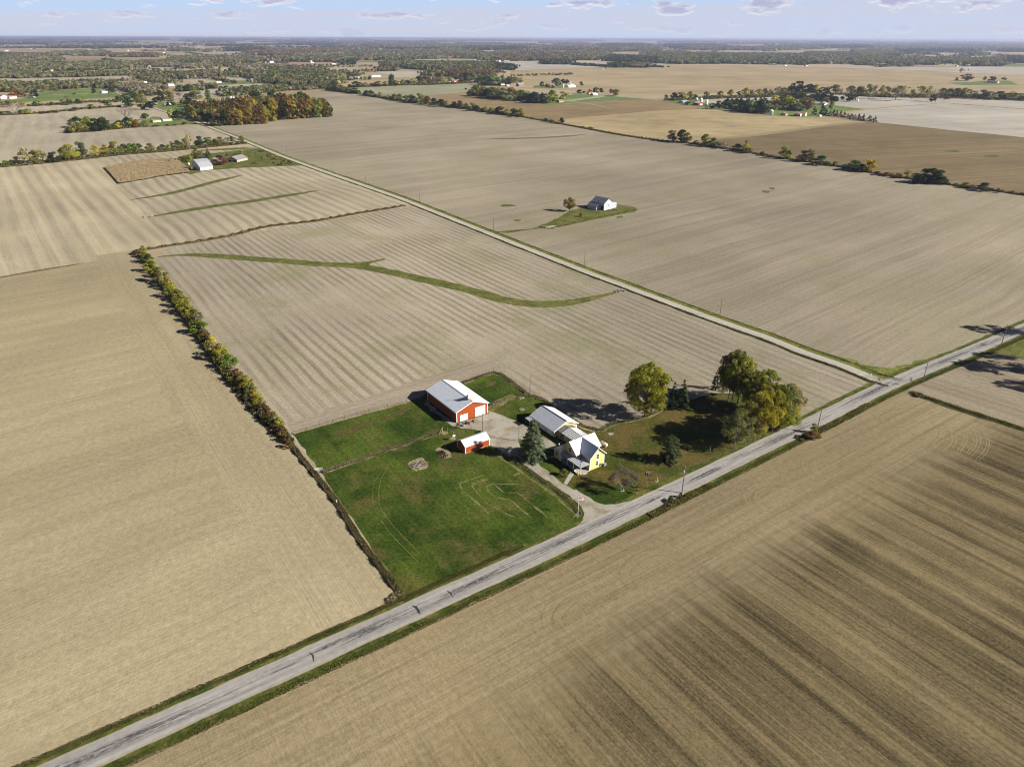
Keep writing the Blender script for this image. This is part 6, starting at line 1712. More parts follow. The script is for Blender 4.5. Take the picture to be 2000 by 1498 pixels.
# the long hedgerow right of the big field
ZH = lambda X, Y: (640 + X / 5, 140 + Y / 5)
row([(30, 185, 65, 80, 'ol'), (80, 192, 70, 80, 'dg'), (130, 198, 65, 75, 'ol'), (175, 205, 55, 70, 'g'), (215, 212, 50, 60, 'ol'), (257, 218, 56, 90, 'dg'), (378, 238, 52, 55, 'dg'), (422, 240, 55, 52, 'dg'), (515, 253, 55, 52, 'pl'), (470, 250, 26, 60, 'br'), (590, 268, 38, 55, 'ol'), (650, 278, 58, 65, 'ol'), (705, 288, 68, 65, 'ol'), (765, 296, 62, 60, 'g'), (822, 306, 78, 75, 'dg'), (895, 312, 100, 85, 'lg'), (972, 325, 85, 78, 'br'), (1040, 335, 75, 65, 'dg'),
     (1110, 348, 75, 85, 'dg'), (1162, 350, 62, 65, 'ol'), (1235, 354, 58, 65, 'dg'), (1292, 360, 76, 65, 'br'), (1350, 368, 58, 45, 'g'), (1412, 384, 76, 80, 'g'), (1458, 386, 52, 55, 'dg'), (1510, 395, 38, 45, 'dg'), (1545, 400, 56, 55, 'ol'), (1600, 412, 58, 60, 'g'), (1682, 420, 80, 85, 'dg'), (1745, 426, 66, 62, 'pl'), (1820, 440, 78, 75, 'dg'), (1885, 450, 88, 60, 'yg')],
    ZH, 5, "in the long middle hedgerow", 'trees of the long middle hedgerow', 'low')
ZI = lambda X, Y: (1030 + X / 6.667, 130 + Y / 6.667)
row([(60, 692, 26, 38, 'dk'), (235, 722, 48, 55, 'dg'), (315, 742, 50, 60, 'g'), (445, 754, 85, 62, 'dg'), (820, 815, 28, 60, 'br'), (720, 800, 22, 50, 'br')], ZI, 6.667, "at the gold field corner", 'shrubs by the gold field', 'low')
ZJ = lambda X, Y: (1280 + X / 2.941, 240 + Y / 2.941)
row([(95, 107, 62, 48, 'br'), (150, 113, 72, 72, 'dg'), (180, 112, 55, 45, 'ol'), (285, 133, 67, 60, 'yg'), (330, 140, 52, 58, 'g'), (235, 126, 24, 28, 'dk'), (390, 148, 38, 62, 'gy'), (470, 164, 42, 52, 'dg'), (517, 168, 68, 40, 'yg'), (520, 175, 32, 52, 'br'), (615, 189, 22, 42, 'dg'), (662, 198, 17, 45, 'gy'), (742, 208, 72, 50, 'yg'), (760, 208, 50, 42, 'g'), (845, 224, 64, 62, 'br'), (888, 226, 70, 52, 'ol'), (950, 242, 52, 82, 'dg'),
     (1030, 251, 30, 26, 'ol'), (1140, 274, 58, 88, 'g'), (1220, 283, 72, 66, 'ye'), (1185, 284, 45, 50, 'dk'), (1098, 266, 26, 50, 'dk'), (1275, 300, 20, 42, 'dg'), (1330, 307, 22, 52, 'br'), (1397, 318, 28, 42, 'br'), (1450, 318, 46, 62, 'pl'), (1545, 346, 80, 110, 'dk'), (1595, 350, 86, 90, 'dg'), (1640, 354, 42, 62, 'dg'), (1780, 374, 30, 60, 'ol'), (1885, 391, 46, 74, 'dg'), (1965, 402, 24, 28, 'dg'), (1830, 380, 24, 60, 'gy')],
    ZJ, 2.941, "in the right hand hedgerow", 'trees of the right hedgerow', 'mid', True)
row([(215, 158, 32, 35, 'dk'), (285, 158, 62, 88, 'dg'), (375, 150, 42, 45, 'ol'), (440, 148, 34, 65, 'ol'), (500, 147, 52, 85, 'ol'), (570, 143, 48, 55, 'yg'), (625, 141, 116, 55, 'dg'), (665, 140, 52, 60, 'dg'), (738, 133, 52, 55, 'ol'), (785, 132, 48, 65, 'dg'), (845, 128, 62, 62, 'yg'), (895, 126, 82, 45, 'dg'), (935, 123, 52, 55, 'ol'), (980, 119, 52, 62, 'g'), (1030, 116, 42, 62, 'ol'), (1075, 114, 62, 62, 'br'), (1130, 110, 60, 65, 'yg'), (1182, 106, 52, 62, 'yg'),
     (1245, 90, 52, 60, 'lg'), (1300, 92, 62, 50, 'g'), (1345, 98, 92, 45, 'dk'), (1410, 102, 92, 105, 'lg'), (1500, 128, 82, 85, 'dg'), (1555, 138, 92, 115, 'dg'), (1630, 138, 95, 110, 'lg'), (1705, 120, 80, 60, 'ol'), (1780, 142, 92, 105, 'ol'), (1835, 110, 60, 50, 'yg'), (1880, 112, 50, 50, 'yg'),
     (1450, 240, 92, 92, 'ol'), (1510, 255, 95, 95, 'ol'), (1580, 262, 100, 110, 'dg'), (1660, 272, 105, 110, 'ol'), (1735, 278, 90, 90, 'lg'), (1800, 272, 115, 105, 'br'), (1885, 290, 105, 115, 'g'), (1960, 295, 80, 90, 'dg'), (1500, 205, 50, 80, 'ol'), (1600, 215, 60, 90, 'dg'), (1720, 225, 60, 90, 'ol')],
    ZH, 5, "around the middle farms", 'trees round the middle farms', 'low')
row([(30, 475, 112, 112, 'dg'), (95, 478, 142, 142, 'dg'), (190, 480, 125, 115, 'dg'), (255, 485, 82, 92, 'lg'), (325, 475, 165, 135, 'yg'), (465, 455, 128, 118, 'yg'), (190, 268, 70, 48, 'dk'), (262, 276, 48, 62, 'rd'), (378, 278, 122, 118, 'lg'), (465, 240, 72, 62, 'dk'), (515, 238, 64, 62, 'dk'), (703, 262, 62, 52, 'ol'), (680, 358, 58, 62, 'br'), (735, 354, 32, 42, 'dk'), (805, 348, 56, 50, 'gd'), (893, 356, 84, 84, 'ol'), (960, 354, 68, 56, 'dg'), (1087, 362, 66, 56, 'ol'), (1147, 384, 86, 86, 'ol'), (1805, 443, 74, 46, 'ol')],
    ZI, 6.667, "on the middle green lawns", 'trees on the middle lawns', 'low')
ZK = lambda X, Y: (1300 + X / 4.762, 140 + Y / 4.762)
row([(75, 262, 66, 66, 'dg'), (120, 262, 66, 60, 'dg'), (172, 258, 66, 52, 'yg'), (225, 254, 66, 60, 'yg'), (272, 254, 42, 42, 'g'), (375, 249, 64, 46, 'yg'), (440, 246, 24, 90, 'br'), (510, 238, 58, 48, 'yg'), (602, 233, 66, 50, 'yg'), (680, 228, 42, 42, 'dk'), (742, 228, 76, 66, 'yg'), (800, 226, 56, 60, 'ol'), (868, 222, 56, 66, 'yg'), (920, 218, 58, 55, 'ol'), (968, 214, 48, 50, 'yg'), (1040, 210, 70, 80, 'gy'), (1100, 204, 56, 66, 'ol'), (1160, 196, 62, 66, 'dg'), (1222, 196, 106, 106, 'dk'), (1340, 194, 76, 92, 'dk'), (1398, 194, 72, 66, 'yg'),
     (1450, 198, 52, 62, 'dg'), (1500, 204, 60, 56, 'ol'), (1575, 208, 84, 92, 'ol'), (1658, 268, 122, 92, 'gy', 'b'), (1720, 218, 82, 84, 'ol'), (1800, 218, 76, 82, 'dg'), (1722, 280, 70, 95, 'dg'),
     (430, 350, 54, 54, 'dg'), (495, 348, 74, 64, 'dk'), (372, 348, 44, 44, 'gy'), (205, 313, 34, 50, 'dg')],
    ZK, 4.762, "in the row behind the silos", 'far right tree row', 'low')
row([(570, 310, 72, 60, 'dk', 'c'), (610, 330, 80, 66, 'dk', 'c'), (650, 350, 90, 66, 'dk', 'c'), (630, 365, 60, 80, 'lg'), (700, 372, 110, 70, 'dk', 'c'), (740, 380, 120, 70, 'dk', 'c'), (800, 386, 120, 94, 'lg'), (850, 386, 110, 70, 'dk', 'c'), (880, 388, 130, 84, 'dg'), (942, 394, 98, 98, 'lg'), (700, 320, 80, 70, 'dk', 'c'), (760, 320, 84, 70, 'dk', 'c'), (820, 320, 86, 70, 'dk', 'c'), (880, 320, 84, 70, 'dk', 'c'), (920, 300, 76, 50, 'dk', 'c'), (1000, 340, 120, 84, 'gd'), (1060, 330, 100, 80, 'dg'), (1125, 348, 124, 116, 'yg'), (1170, 330, 90, 60, 'lg'),
     (1225, 366, 76, 92, 'lg'), (1310, 362, 116, 96, 'br'), (1350, 330, 80, 70, 'ol'), (1270, 330, 80, 70, 'ol'), (1480, 305, 64, 60, 'og'), (1540, 350, 80, 40, 'lg'), (1140, 258, 56, 70, 'dk'), (1200, 262, 62, 76, 'dk'), (1260, 258, 50, 60, 'dg'), (1400, 270, 66, 80, 'dk'), (1460, 272, 66, 76, 'dk'), (1530, 278, 66, 76, 'dk'), (1580, 282, 50, 56, 'dk')],
    ZK, 4.762, "in the dark pine grove", 'pine grove', 'low')
row([(1380, 402, 76, 42, 'dk', 'c'), (1455, 404, 112, 58, 'dk', 'c'), (1490, 412, 62, 46, 'dk', 'c'), (1525, 414, 52, 32, 'dk', 'c'), (1560, 417, 66, 42, 'dk', 'c'), (1590, 420, 62, 38, 'dk', 'c'), (1625, 424, 62, 38, 'dk', 'c'), (1658, 430, 62, 34, 'dk', 'c'), (1690, 432, 44, 28, 'dk', 'c'), (1722, 442, 52, 48, 'dk', 'c'), (1757, 444, 46, 32, 'dk', 'c'), (1795, 452, 60, 46, 'dk', 'c'), (1832, 460, 66, 46, 'dk', 'c'), (1893, 464, 60, 50, 'dk', 'c'), (1940, 474, 60, 42, 'dk', 'c')],
    ZK, 4.762, "in the line of small conifers", 'line of dark conifers', 'low')
ZL = lambda X, Y: (1480 + X / 3.846, 60 + Y / 3.846)
row([(770, 484, 62, 62, 'g'), (830, 526, 124, 62, 'lg', 'p'), (870, 518, 110, 42, 'gy'), (920, 513, 102, 54, 'ol', 'p'), (960, 513, 96, 52, 'ol', 'p'), (1030, 528, 114, 112, 'gy'), (1090, 505, 92, 72, 'pl'), (1150, 524, 82, 60, 'ol', 'p'), (1215, 505, 92, 62, 'yg', 'p'), (1270, 528, 112, 52, 'gy'), (1335, 538, 102, 52, 'gy', 'b'), (1308, 538, 52, 38, 'dg'), (1385, 495, 62, 62, 'ol'), (1440, 495, 62, 62, 'ol'), (1490, 495, 62, 70, 'g'), (1550, 504, 72, 72, 'ol'), (1612, 506, 52, 62, 'g'), (1680, 518, 72, 82, 'dg'), (1742, 520, 62, 82, 'ol'), (1812, 518, 62, 82, 'g'), (1900, 524, 62, 82, 'ol'), (1960, 524, 52, 62, 'ol'),
     (1420, 518, 26, 42, 'ol'), (1596, 514, 42, 28, 'pl'), (2050, 530, 60, 80, 'ol'), (2130, 535, 60, 80, 'g'), (1490, 378, 26, 20, 'dk'), (1565, 378, 52, 76, 'br'), (1702, 378, 32, 26, 'g'), (1747, 388, 42, 52, 'dk'), (1772, 386, 38, 26, 'rd'), (1850, 373, 22, 32, 'dg'), (1522, 322, 42, 26, 'pl')],
    ZL, 3.846, "in the far right row", 'right hand trees beyond the pale field', 'low')

# the autumn wood: its front and roadside crowns one by one
wood = [(872, 640, 120, 100, 'dg'), (925, 700, 130, 110, 'dg'), (960, 655, 130, 110, 'br'), (1010, 745, 150, 100, 'dg'), (1060, 700, 160, 120, 'og'), (1075, 800, 130, 110, 'dk'), (1120, 720, 170, 130, 'og'), (1130, 840, 150, 110, 'dg'), (1180, 862, 90, 70, 'g'), (1200, 745, 190, 130, 'og'), (1215, 842, 180, 110, 'br'), (1240, 862, 80, 60, 'lg'), (1275, 855, 120, 90, 'dg'), (1290, 745, 200, 110, 'og'), (1300, 860, 60, 60, 'dg'), (1345, 852, 140, 90, 'g'), (1370, 740, 210, 120, 'og'), (1385, 855, 200, 100, 'dg'), (1440, 852, 230, 110, 'og'), (1460, 850, 110, 80, 'yg'), (1500, 740, 240, 120, 'og'), (1510, 850, 150, 100, 'dg'), (1560, 848, 210, 110, 'gd'), (1580, 842, 120, 80, 'lg'), (1610, 730, 250, 120, 'og'),
        (1640, 842, 240, 110, 'og'), (1660, 840, 110, 80, 'g'), (1700, 838, 250, 110, 'gd'), (1750, 835, 240, 110, 'og'), (1745, 838, 120, 80, 'yg'), (1800, 834, 230, 110, 'br'), (1820, 834, 150, 90, 'yg'), (1850, 832, 250, 120, 'og'), (1900, 830, 220, 110, 'gd')]
row(wood, ZB, 6.808, "along the autumn wood's left front", 'crowns of the autumn wood', 'low')
ZF = lambda X, Y: (480 + X / 3.846, 60 + Y / 3.846)
wood2 = [(140, 690, 130, 80, 'yg'), (175, 680, 160, 80, 'dg'), (205, 682, 190, 90, 'gd'), (225, 676, 120, 70, 'dg'), (250, 670, 180, 90, 'br'), (285, 672, 140, 80, 'dg'), (310, 668, 190, 90, 'og'), (345, 666, 130, 70, 'og'), (370, 664, 180, 90, 'gd'), (400, 662, 140, 80, 'g'), (430, 660, 170, 85, 'og'), (460, 658, 130, 70, 'yg'), (485, 656, 155, 80, 'gd'), (510, 656, 120, 70, 'ol'), (535, 654, 140, 70, 'g'), (555, 652, 130, 60, 'yg'), (580, 650, 115, 60, 'og'), (610, 650, 100, 55, 'ol'), (632, 648, 70, 45, 'br'), (270, 600, 130, 100, 'dg'), (420, 560, 100, 90, 'dg'), (80, 560, 110, 80, 'dg'), (200, 565, 110, 80, 'g')]
row(wood2, ZF, 3.846, "along the autumn wood's right front", 'crowns of the autumn wood', 'low')

plant_rows()

# ------------------------------------------------------------------ woods that read as one mass
def poly_sample(P, n, rg):
    tri = tessellate_polygon([P]); T = np.array([[list(P[i])[:2] for i in t] for t in tri]); A = np.abs(np.cross(T[:, 1] - T[:, 0], T[:, 2] - T[:, 0])) / 2
    k = rg.choice(len(T), n, p=A / A.sum()); r1 = np.sqrt(rg.uniform(size=n)); r2 = rg.uniform(size=n)
    return T[k, 0] * (1 - r1)[:, None] + T[k, 1] * (r1 * (1 - r2))[:, None] + T[k, 2] * (r1 * r2)[:, None], A.sum()


def clump_trees(P, H, Wd, pal, per, rg, vals=None):
    """many crowns at P (n,2) with heights H and widths Wd, per leaf clumps each: verts, quads, colours"""
    n = len(P)
    c = np.repeat(np.concatenate([P, np.zeros((n, 1))], 1), per, 0); h = np.repeat(H, per); w_ = np.repeat(Wd, per)
    d = rg.normal(size=(n * per, 3)); d /= np.linalg.norm(d, axis=1, keepdims=True); d[:, 2] = np.abs(d[:, 2]) * np.where(rg.uniform(size=n * per) < .8, 1, -.6)
    cen = c + d * np.stack([w_ * .5, w_ * .5, h * .48], 1) * rg.uniform(.55, 1.0, (n * per, 1)); cen[:, 2] += h * .5
    cen[:, 2] = np.maximum(cen[:, 2], h * .08)
    nor = d + rg.normal(size=d.shape) * .4
    sz = w_ * 1.05 / math.sqrt(per)
    v, q = quads_at(cen, nor, sz, rg)
    base = pal[rg.integers(0, len(pal), n)] * rg.uniform(.6, 1.45, (n, 1)) * 1.2
    col = np.repeat(base, per, 0) * rg.uniform(.7, 1.3, (n * per, 1))
    return v, q, np.clip(col, 0, 1)


COL['fg'] = (.155, .150, .070); COL['fr'] = (.170, .105, .060)
PAL = {k: np.array([COL[c] for c in v.split()]) for k, v in dict(
    olive='fg ol fg g fg dg ol lg gy ol dg pl gy fg', rust='fr br fr br ol gy br dg fr', mixed='ol g dg fg gy lg ol fg dg br gy pl', dark='dk dg dk dg g', brown='br fr ol dg gy br fg', grey='gy pl gy fg gy', green='g dg g fg ol dg lg fg gy', autumn='og gd br dg ol ol gd g dg').items()}


def wood_mass(name, label, areas, seed, cat='woodland', per=None):
    rg = np.random.default_rng(seed); V = []; Q = []; K = []; off = 0
    for a in areas:
        near, dep, pal, h, dens = a[:5]
        if callable(dep): far = dep
        P = [G(*p) for p in near]
        dep_l = dep if isinstance(dep, (list, tuple)) else [dep] * len(near)
        far = [G(p[0], p[1] - d_) for p, d_ in zip(near, dep_l)][::-1]
        P = P + far
        D = sum(p.y for p in P) / len(P)
        cw = max(8.0, D / 330.0)            # crown clump size grows with distance, as detail is lost
        _, A = poly_sample(P, 1, rg)
        n = int(min(9000, dens * A / (cw * cw * .72))); n = max(n, 6)
        pts, _ = poly_sample(P, n, rg)
        pr = per or (34 if D < 2200 else 22 if D < 4000 else 14)
        pts = pts + rg.normal(size=(n, 2)) * (5 + D * .004) * (rg.uniform(size=(n, 1)) < .22)
        H = h * np.clip(rg.normal(.85, .22, n), .35, 1.4); Wd = cw * rg.uniform(.65, 1.45, n)
        v, q, c = clump_trees(pts, H, Wd, PAL[pal], pr, rg)
        V.append(v); Q.append(q + off); K.append(c); off += len(v)
    o = mesh_np(name, np.concatenate(V), np.concatenate(Q), M['leaf_far'], cols=np.concatenate(K))
    tag(o, label, cat, kind='stuff'); return o, off


nq = 0
o, k_ = wood_mass('autumn_wood', 'interior of the rust and gold autumn wood beside the side road', [
    ([(374, 234), (415, 240), (480, 238), (571, 231), (640, 226)], [12, 24, 32, 26, 14], 'autumn', 18, 1.45)], 1, per=70); nq += k_
ZM = lambda X, Y: (X / 5.988, 65 + Y / 5.988)
ZN = lambda X, Y: (334 + X / 5.988, 65 + Y / 5.988)
ZO = lambda X, Y: (668 + X / 5.988, 65 + Y / 5.988)
ZP = lambda X, Y: (1002 + X / 5.988, 65 + Y / 5.988)
ZQ = lambda X, Y: (1336 + X / 6.024, 65 + Y / 6.024)
ZR = lambda X, Y: (1668 + X / 6.024, 65 + Y / 6.024)
o, k_ = wood_mass('woodland', 'olive woodland belts across the left middle distance', [
    ([(-120, 185), (0, 180), (70, 182), (115, 176.5)], 14, 'olive', 12, 1.2), ([(115, 176.5), (180, 172), (240, 174)], 10, 'mixed', 12, 1.2),
    ([(240, 178), (270, 186), (305, 189)], 16, 'grey', 13, 1.1), ([(230, 200), (248, 196), (262, 190)], 6, 'dark', 8, 1.0),
    ([(262, 152), (300, 162), (345, 168)], 7, 'olive', 9, .9), ([(268, 151.5), (300, 154), (345, 156), (425, 151.5)], 9, 'mixed', 14, 1.3),
    ([(345, 180), (400, 178), (395, 168)], 6, 'green', 9, 1.0), ([(400, 174), (425, 173.5)], 4, 'green', 8, 1.0),
    ([(430, 190), (480, 186), (560, 178), (645, 174)], 5, 'green', 8, 1.2), ([(450, 181), (520, 176), (560, 172)], 4, 'green', 8, .9),
    ([(455, 149), (480, 152), (520, 163)], 7, 'green', 13, 1.2), ([(535, 166), (600, 168), (665, 166)], [6, 11, 9], 'olive', 13, 1.35), ([(505, 163), (560, 160), (580, 152)], 8, 'green', 12, 1.1),
    ([(560, 143), (610, 145), (660, 150), (672, 158)], 6, 'olive', 11, 1.1), ([(596, 152), (640, 150), (700, 150)], 4, 'green', 10, .8),
    ([(470, 142), (520, 140), (560, 134)], 5, 'grey', 10, 1.0)], 2); nq += k_
o, k_ = wood_mass('woodland', 'broad olive woods stretching behind the left pale strip field', [
    ([ZM(-300, 560), ZM(0, 530), ZM(250, 535), ZM(450, 520)], 12, 'olive', 11, 1.0), ([ZM(450, 525), ZM(1000, 515), ZM(1500, 495)], 5, 'olive', 11, 1.2),
    ([ZM(-300, 430), ZM(0, 430), ZM(600, 445), ZM(1100, 440), ZM(1430, 420)], [15, 14, 13, 13, 12], 'olive', 13, 1.3),
    ([ZM(1430, 430), ZM(1700, 400), ZM(2000, 400)], 10, 'mixed', 12, 1.1), ([ZM(1590, 520), ZM(1700, 535), ZM(2000, 545)], 6, 'mixed', 14, 1.2),
    ([ZM(-200, 340), ZM(150, 340), ZM(560, 350), ZM(700, 335)], 7, 'mixed', 13, 1.2),
    ([ZM(100, 300), ZM(300, 300), ZM(660, 310)], 8, 'brown', 14, 1.2), ([ZM(-200, 300), ZM(0, 300), ZM(130, 305)], 9, 'dark', 14, 1.2),
    ([ZM(880, 268), ZM(1240, 270)], 8, 'mixed', 14, 1.1), ([ZM(1300, 285), ZM(1840, 285)], 5, 'rust', 14, 1.2), ([ZM(600, 260), ZM(880, 262)], 5, 'olive', 12, .9),
    ([ZN(0, 215), ZN(240, 220)], 4.5, 'brown', 14, 1.1), ([ZN(400, 225), ZN(640, 215)], 3, 'olive', 12, .7)], 3); nq += k_
o, k_ = wood_mass('woodland', 'long mixed woods in the left centre below the skyline', [
    ([ZN(0, 350), ZN(400, 350), ZN(760, 352), ZN(1000, 350)], [10, 12, 11, 8], 'mixed', 13, 1.2), ([ZN(0, 400), ZN(250, 420), ZN(480, 400)], 5, 'grey', 12, 1.1),
    ([ZN(480, 390), ZN(620, 395), ZN(760, 400)], 5, 'brown', 12, 1.1), ([ZN(760, 415), ZN(1000, 425), ZN(1300, 420)], 6, 'grey', 11, 1.1), ([ZN(700, 500), ZN(830, 520), ZN(1000, 530), ZN(1300, 520)], 10, 'green', 13, 1.2),
    ([ZN(1060, 590), ZN(1200, 585)], 7, 'green', 13, 1.0), ([ZN(1100, 460), ZN(1440, 465)], 9, 'green', 12, 1.0),
    ([ZN(650, 215), ZN(1100, 220)], 6, 'dark', 15, 1.3), ([ZN(880, 262), ZN(1200, 270), ZN(1500, 262)], 8, 'rust', 15, 1.2), ([ZN(1100, 210), ZN(1500, 225)], 5, 'mixed', 14, 1.0), ([ZN(1500, 232), ZN(2000, 235)], 7, 'brown', 15, 1.2),
    ([ZN(1180, 330), ZN(1600, 340), ZN(2000, 340)], [6, 9, 11], 'mixed', 14, 1.3), ([ZN(1500, 300), ZN(1700, 290), ZN(2000, 270)], 5, 'grey', 13, 1.1),
    ([ZN(1210, 595), ZN(1700, 600), ZN(1990, 595)], 12, 'olive', 14, 1.3), ([ZN(1540, 465), ZN(1780, 470)], 7, 'green', 12, 1.0)], 4); nq += k_
o, k_ = wood_mass('woodland', 'wide belt of woods across the middle below the water tower', [
    ([ZO(0, 318), ZO(500, 322), ZO(1130, 305)], [16, 17, 15], 'mixed', 14, 1.35), ([ZO(1130, 300), ZO(1250, 298), ZO(1560, 300), ZO(1760, 325)], [15, 15, 13, 12], 'mixed', 15, 1.35), ([ZO(1780, 320), ZO(2000, 322)], 14, 'brown', 15, 1.3),
    ([ZO(0, 375), ZO(150, 372)], 7, 'dark', 13, 1.0), ([ZO(490, 395), ZO(560, 395), ZO(640, 410), ZO(1000, 440), ZO(1200, 432)], [6, 9, 10, 13, 12], 'green', 15, 1.35), ([ZO(1200, 425), ZO(1500, 420), ZO(1780, 420)], 10, 'green', 14, 1.3),
    ([ZO(430, 450), ZO(650, 445)], 5, 'brown', 11, .9), ([ZO(1170, 500), ZO(1250, 515), ZO(1480, 515), ZO(1780, 510)], 10, 'rust', 16, 1.3), ([ZO(960, 510), ZO(1060, 512), ZO(1180, 520)], 7, 'green', 14, .9), ([ZO(1480, 560), ZO(1780, 590)], 8, 'green', 15, 1.0),
    ([ZO(1780, 410), ZO(1860, 430), ZO(2000, 440)], 8, 'dark', 13, 1.1), ([ZO(0, 165), ZO(250, 150), ZO(480, 160), ZO(900, 185), ZO(1400, 165), ZO(1760, 165)], 5, 'olive', 14, .8),
    ([ZO(1480, 200), ZO(2000, 205)], 7, 'dark', 15, 1.2), ([ZO(240, 155), ZO(480, 160)], 4, 'dark', 14, 1.2), ([ZO(0, 200), ZO(120, 200)], 3, 'rust', 14, 1.2)], 5); nq += k_
o, k_ = wood_mass('woodland', 'wide belt of woods across the right middle behind the golden field', [
    ([ZP(-60, 325), ZP(300, 325), ZP(640, 330)], [17, 17, 15], 'brown', 15, 1.35), ([ZP(640, 318), ZP(1100, 322)], [15, 15], 'olive', 14, 1.35), ([ZP(1090, 330), ZP(1200, 335), ZP(1560, 350), ZP(1700, 358)], 10, 'dark', 15, 1.35), ([ZP(1560, 300), ZP(2000, 300)], 12, 'mixed', 14, 1.2),
    ([ZP(1700, 350), ZP(1850, 362), ZP(2000, 365)], 11, 'green', 15, 1.3), ([ZP(345, 368), ZP(640, 370)], 6, 'dark', 14, 1.1), ([ZP(670, 372), ZP(780, 380), ZP(1100, 400)], 2, 'dark', 7, 1.0), ([ZP(1140, 405), ZP(1340, 408)], 5, 'dark', 14, 1.0), ([ZP(1380, 408), ZP(1600, 408)], 6, 'brown', 14, 1.1), ([ZP(1600, 402), ZP(1760, 404)], 1, 'dark', 5, 1.0),
    ([ZP(0, 200), ZP(140, 200)], 6, 'dark', 15, 1.2), ([ZP(400, 200), ZP(900, 215), ZP(1260, 222)], 7, 'brown', 15, 1.2), ([ZP(120, 178), ZP(400, 180)], 4, 'olive', 13, 1.0), ([ZP(1280, 215), ZP(1720, 222)], 5, 'mixed', 14, 1.0), ([ZP(1060, 165), ZP(1520, 165)], 6, 'dark', 15, 1.2), ([ZP(1490, 195), ZP(1720, 195)], 5, 'brown', 15, 1.1), ([ZP(1780, 165), ZP(2000, 165)], 4, 'dark', 16, 1.4), ([ZP(530, 150), ZP(860, 155)], 4, 'olive', 13, 1.0)], 6); nq += k_
o, k_ = wood_mass('woodland', 'far village trees and woods behind the golden field at right', [
    ([ZQ(-20, 365), ZQ(600, 365), ZQ(1000, 372), ZQ(1460, 378)], [20, 19, 20, 18], 'green', 14, 1.35), ([ZQ(1460, 365), ZQ(2020, 365)], [22, 22], 'mixed', 14, 1.3), ([ZQ(0, 165), ZQ(390, 165)], 4, 'dark', 16, 1.4), ([ZQ(70, 198), ZQ(500, 200), ZQ(960, 210)], 5, 'brown', 15, 1.3), ([ZQ(960, 215), ZQ(1300, 200), ZQ(1620, 190)], 5, 'mixed', 14, 1.2), ([ZQ(1620, 180), ZQ(2000, 180)], 4.5, 'dark', 17, 1.5), ([ZQ(750, 135), ZQ(1240, 138)], 4, 'olive', 14, 1.0), ([ZQ(1500, 132), ZQ(1700, 132)], 3.5, 'dark', 14, 1.0)], 7); nq += k_
o, k_ = wood_mass('woodland', 'long belts of olive woods at the far right', [
    ([ZR(0, 380), ZR(250, 385)], 4, 'green', 10, 1.0), ([ZR(0, 345), ZR(240, 350), ZR(600, 372), ZR(1000, 380)], [12, 12, 12, 12], 'olive', 14, 1.3), ([ZR(1000, 362), ZR(1330, 362)], 11, 'olive', 14, 1.3), ([ZR(1290, 385), ZR(1400, 392), ZR(1730, 392), ZR(1785, 375)], [5, 12, 16, 12], 'mixed', 15, 1.35), ([ZR(1785, 350), ZR(2200, 360)], 11, 'dark', 14, 1.3),
    ([ZR(260, 402), ZR(460, 395), ZR(700, 390)], 2, 'green', 8, 1.1), ([ZR(0, 300), ZR(200, 300), ZR(320, 290)], 14, 'olive', 14, 1.2), ([ZR(250, 262), ZR(540, 268)], 6, 'mixed', 14, 1.2), ([ZR(540, 245), ZR(680, 250)], 6, 'dark', 14, 1.1), ([ZR(680, 222), ZR(1000, 225), ZR(1400, 232)], 4.5, 'dark', 15, 1.4), ([ZR(1290, 265), ZR(1520, 260)], 4, 'green', 13, 1.0), ([ZR(780, 255), ZR(950, 255)], 3, 'green', 12, 1.0), ([ZR(1760, 225), ZR(2200, 225)], 5, 'dark', 15, 1.2), ([ZR(0, 175), ZR(210, 178)], 4, 'dark', 17, 1.4),
    ([ZR(210, 195), ZR(700, 200), ZR(1400, 195), ZR(2100, 195)], 6, 'mixed', 14, .8), ([ZR(0, 150), ZR(900, 150), ZR(2100, 150)], 3, 'mixed', 15, .5), ([ZR(810, 138), ZR(990, 140)], 3, 'dark', 16, 1.2)], 8); nq += k_

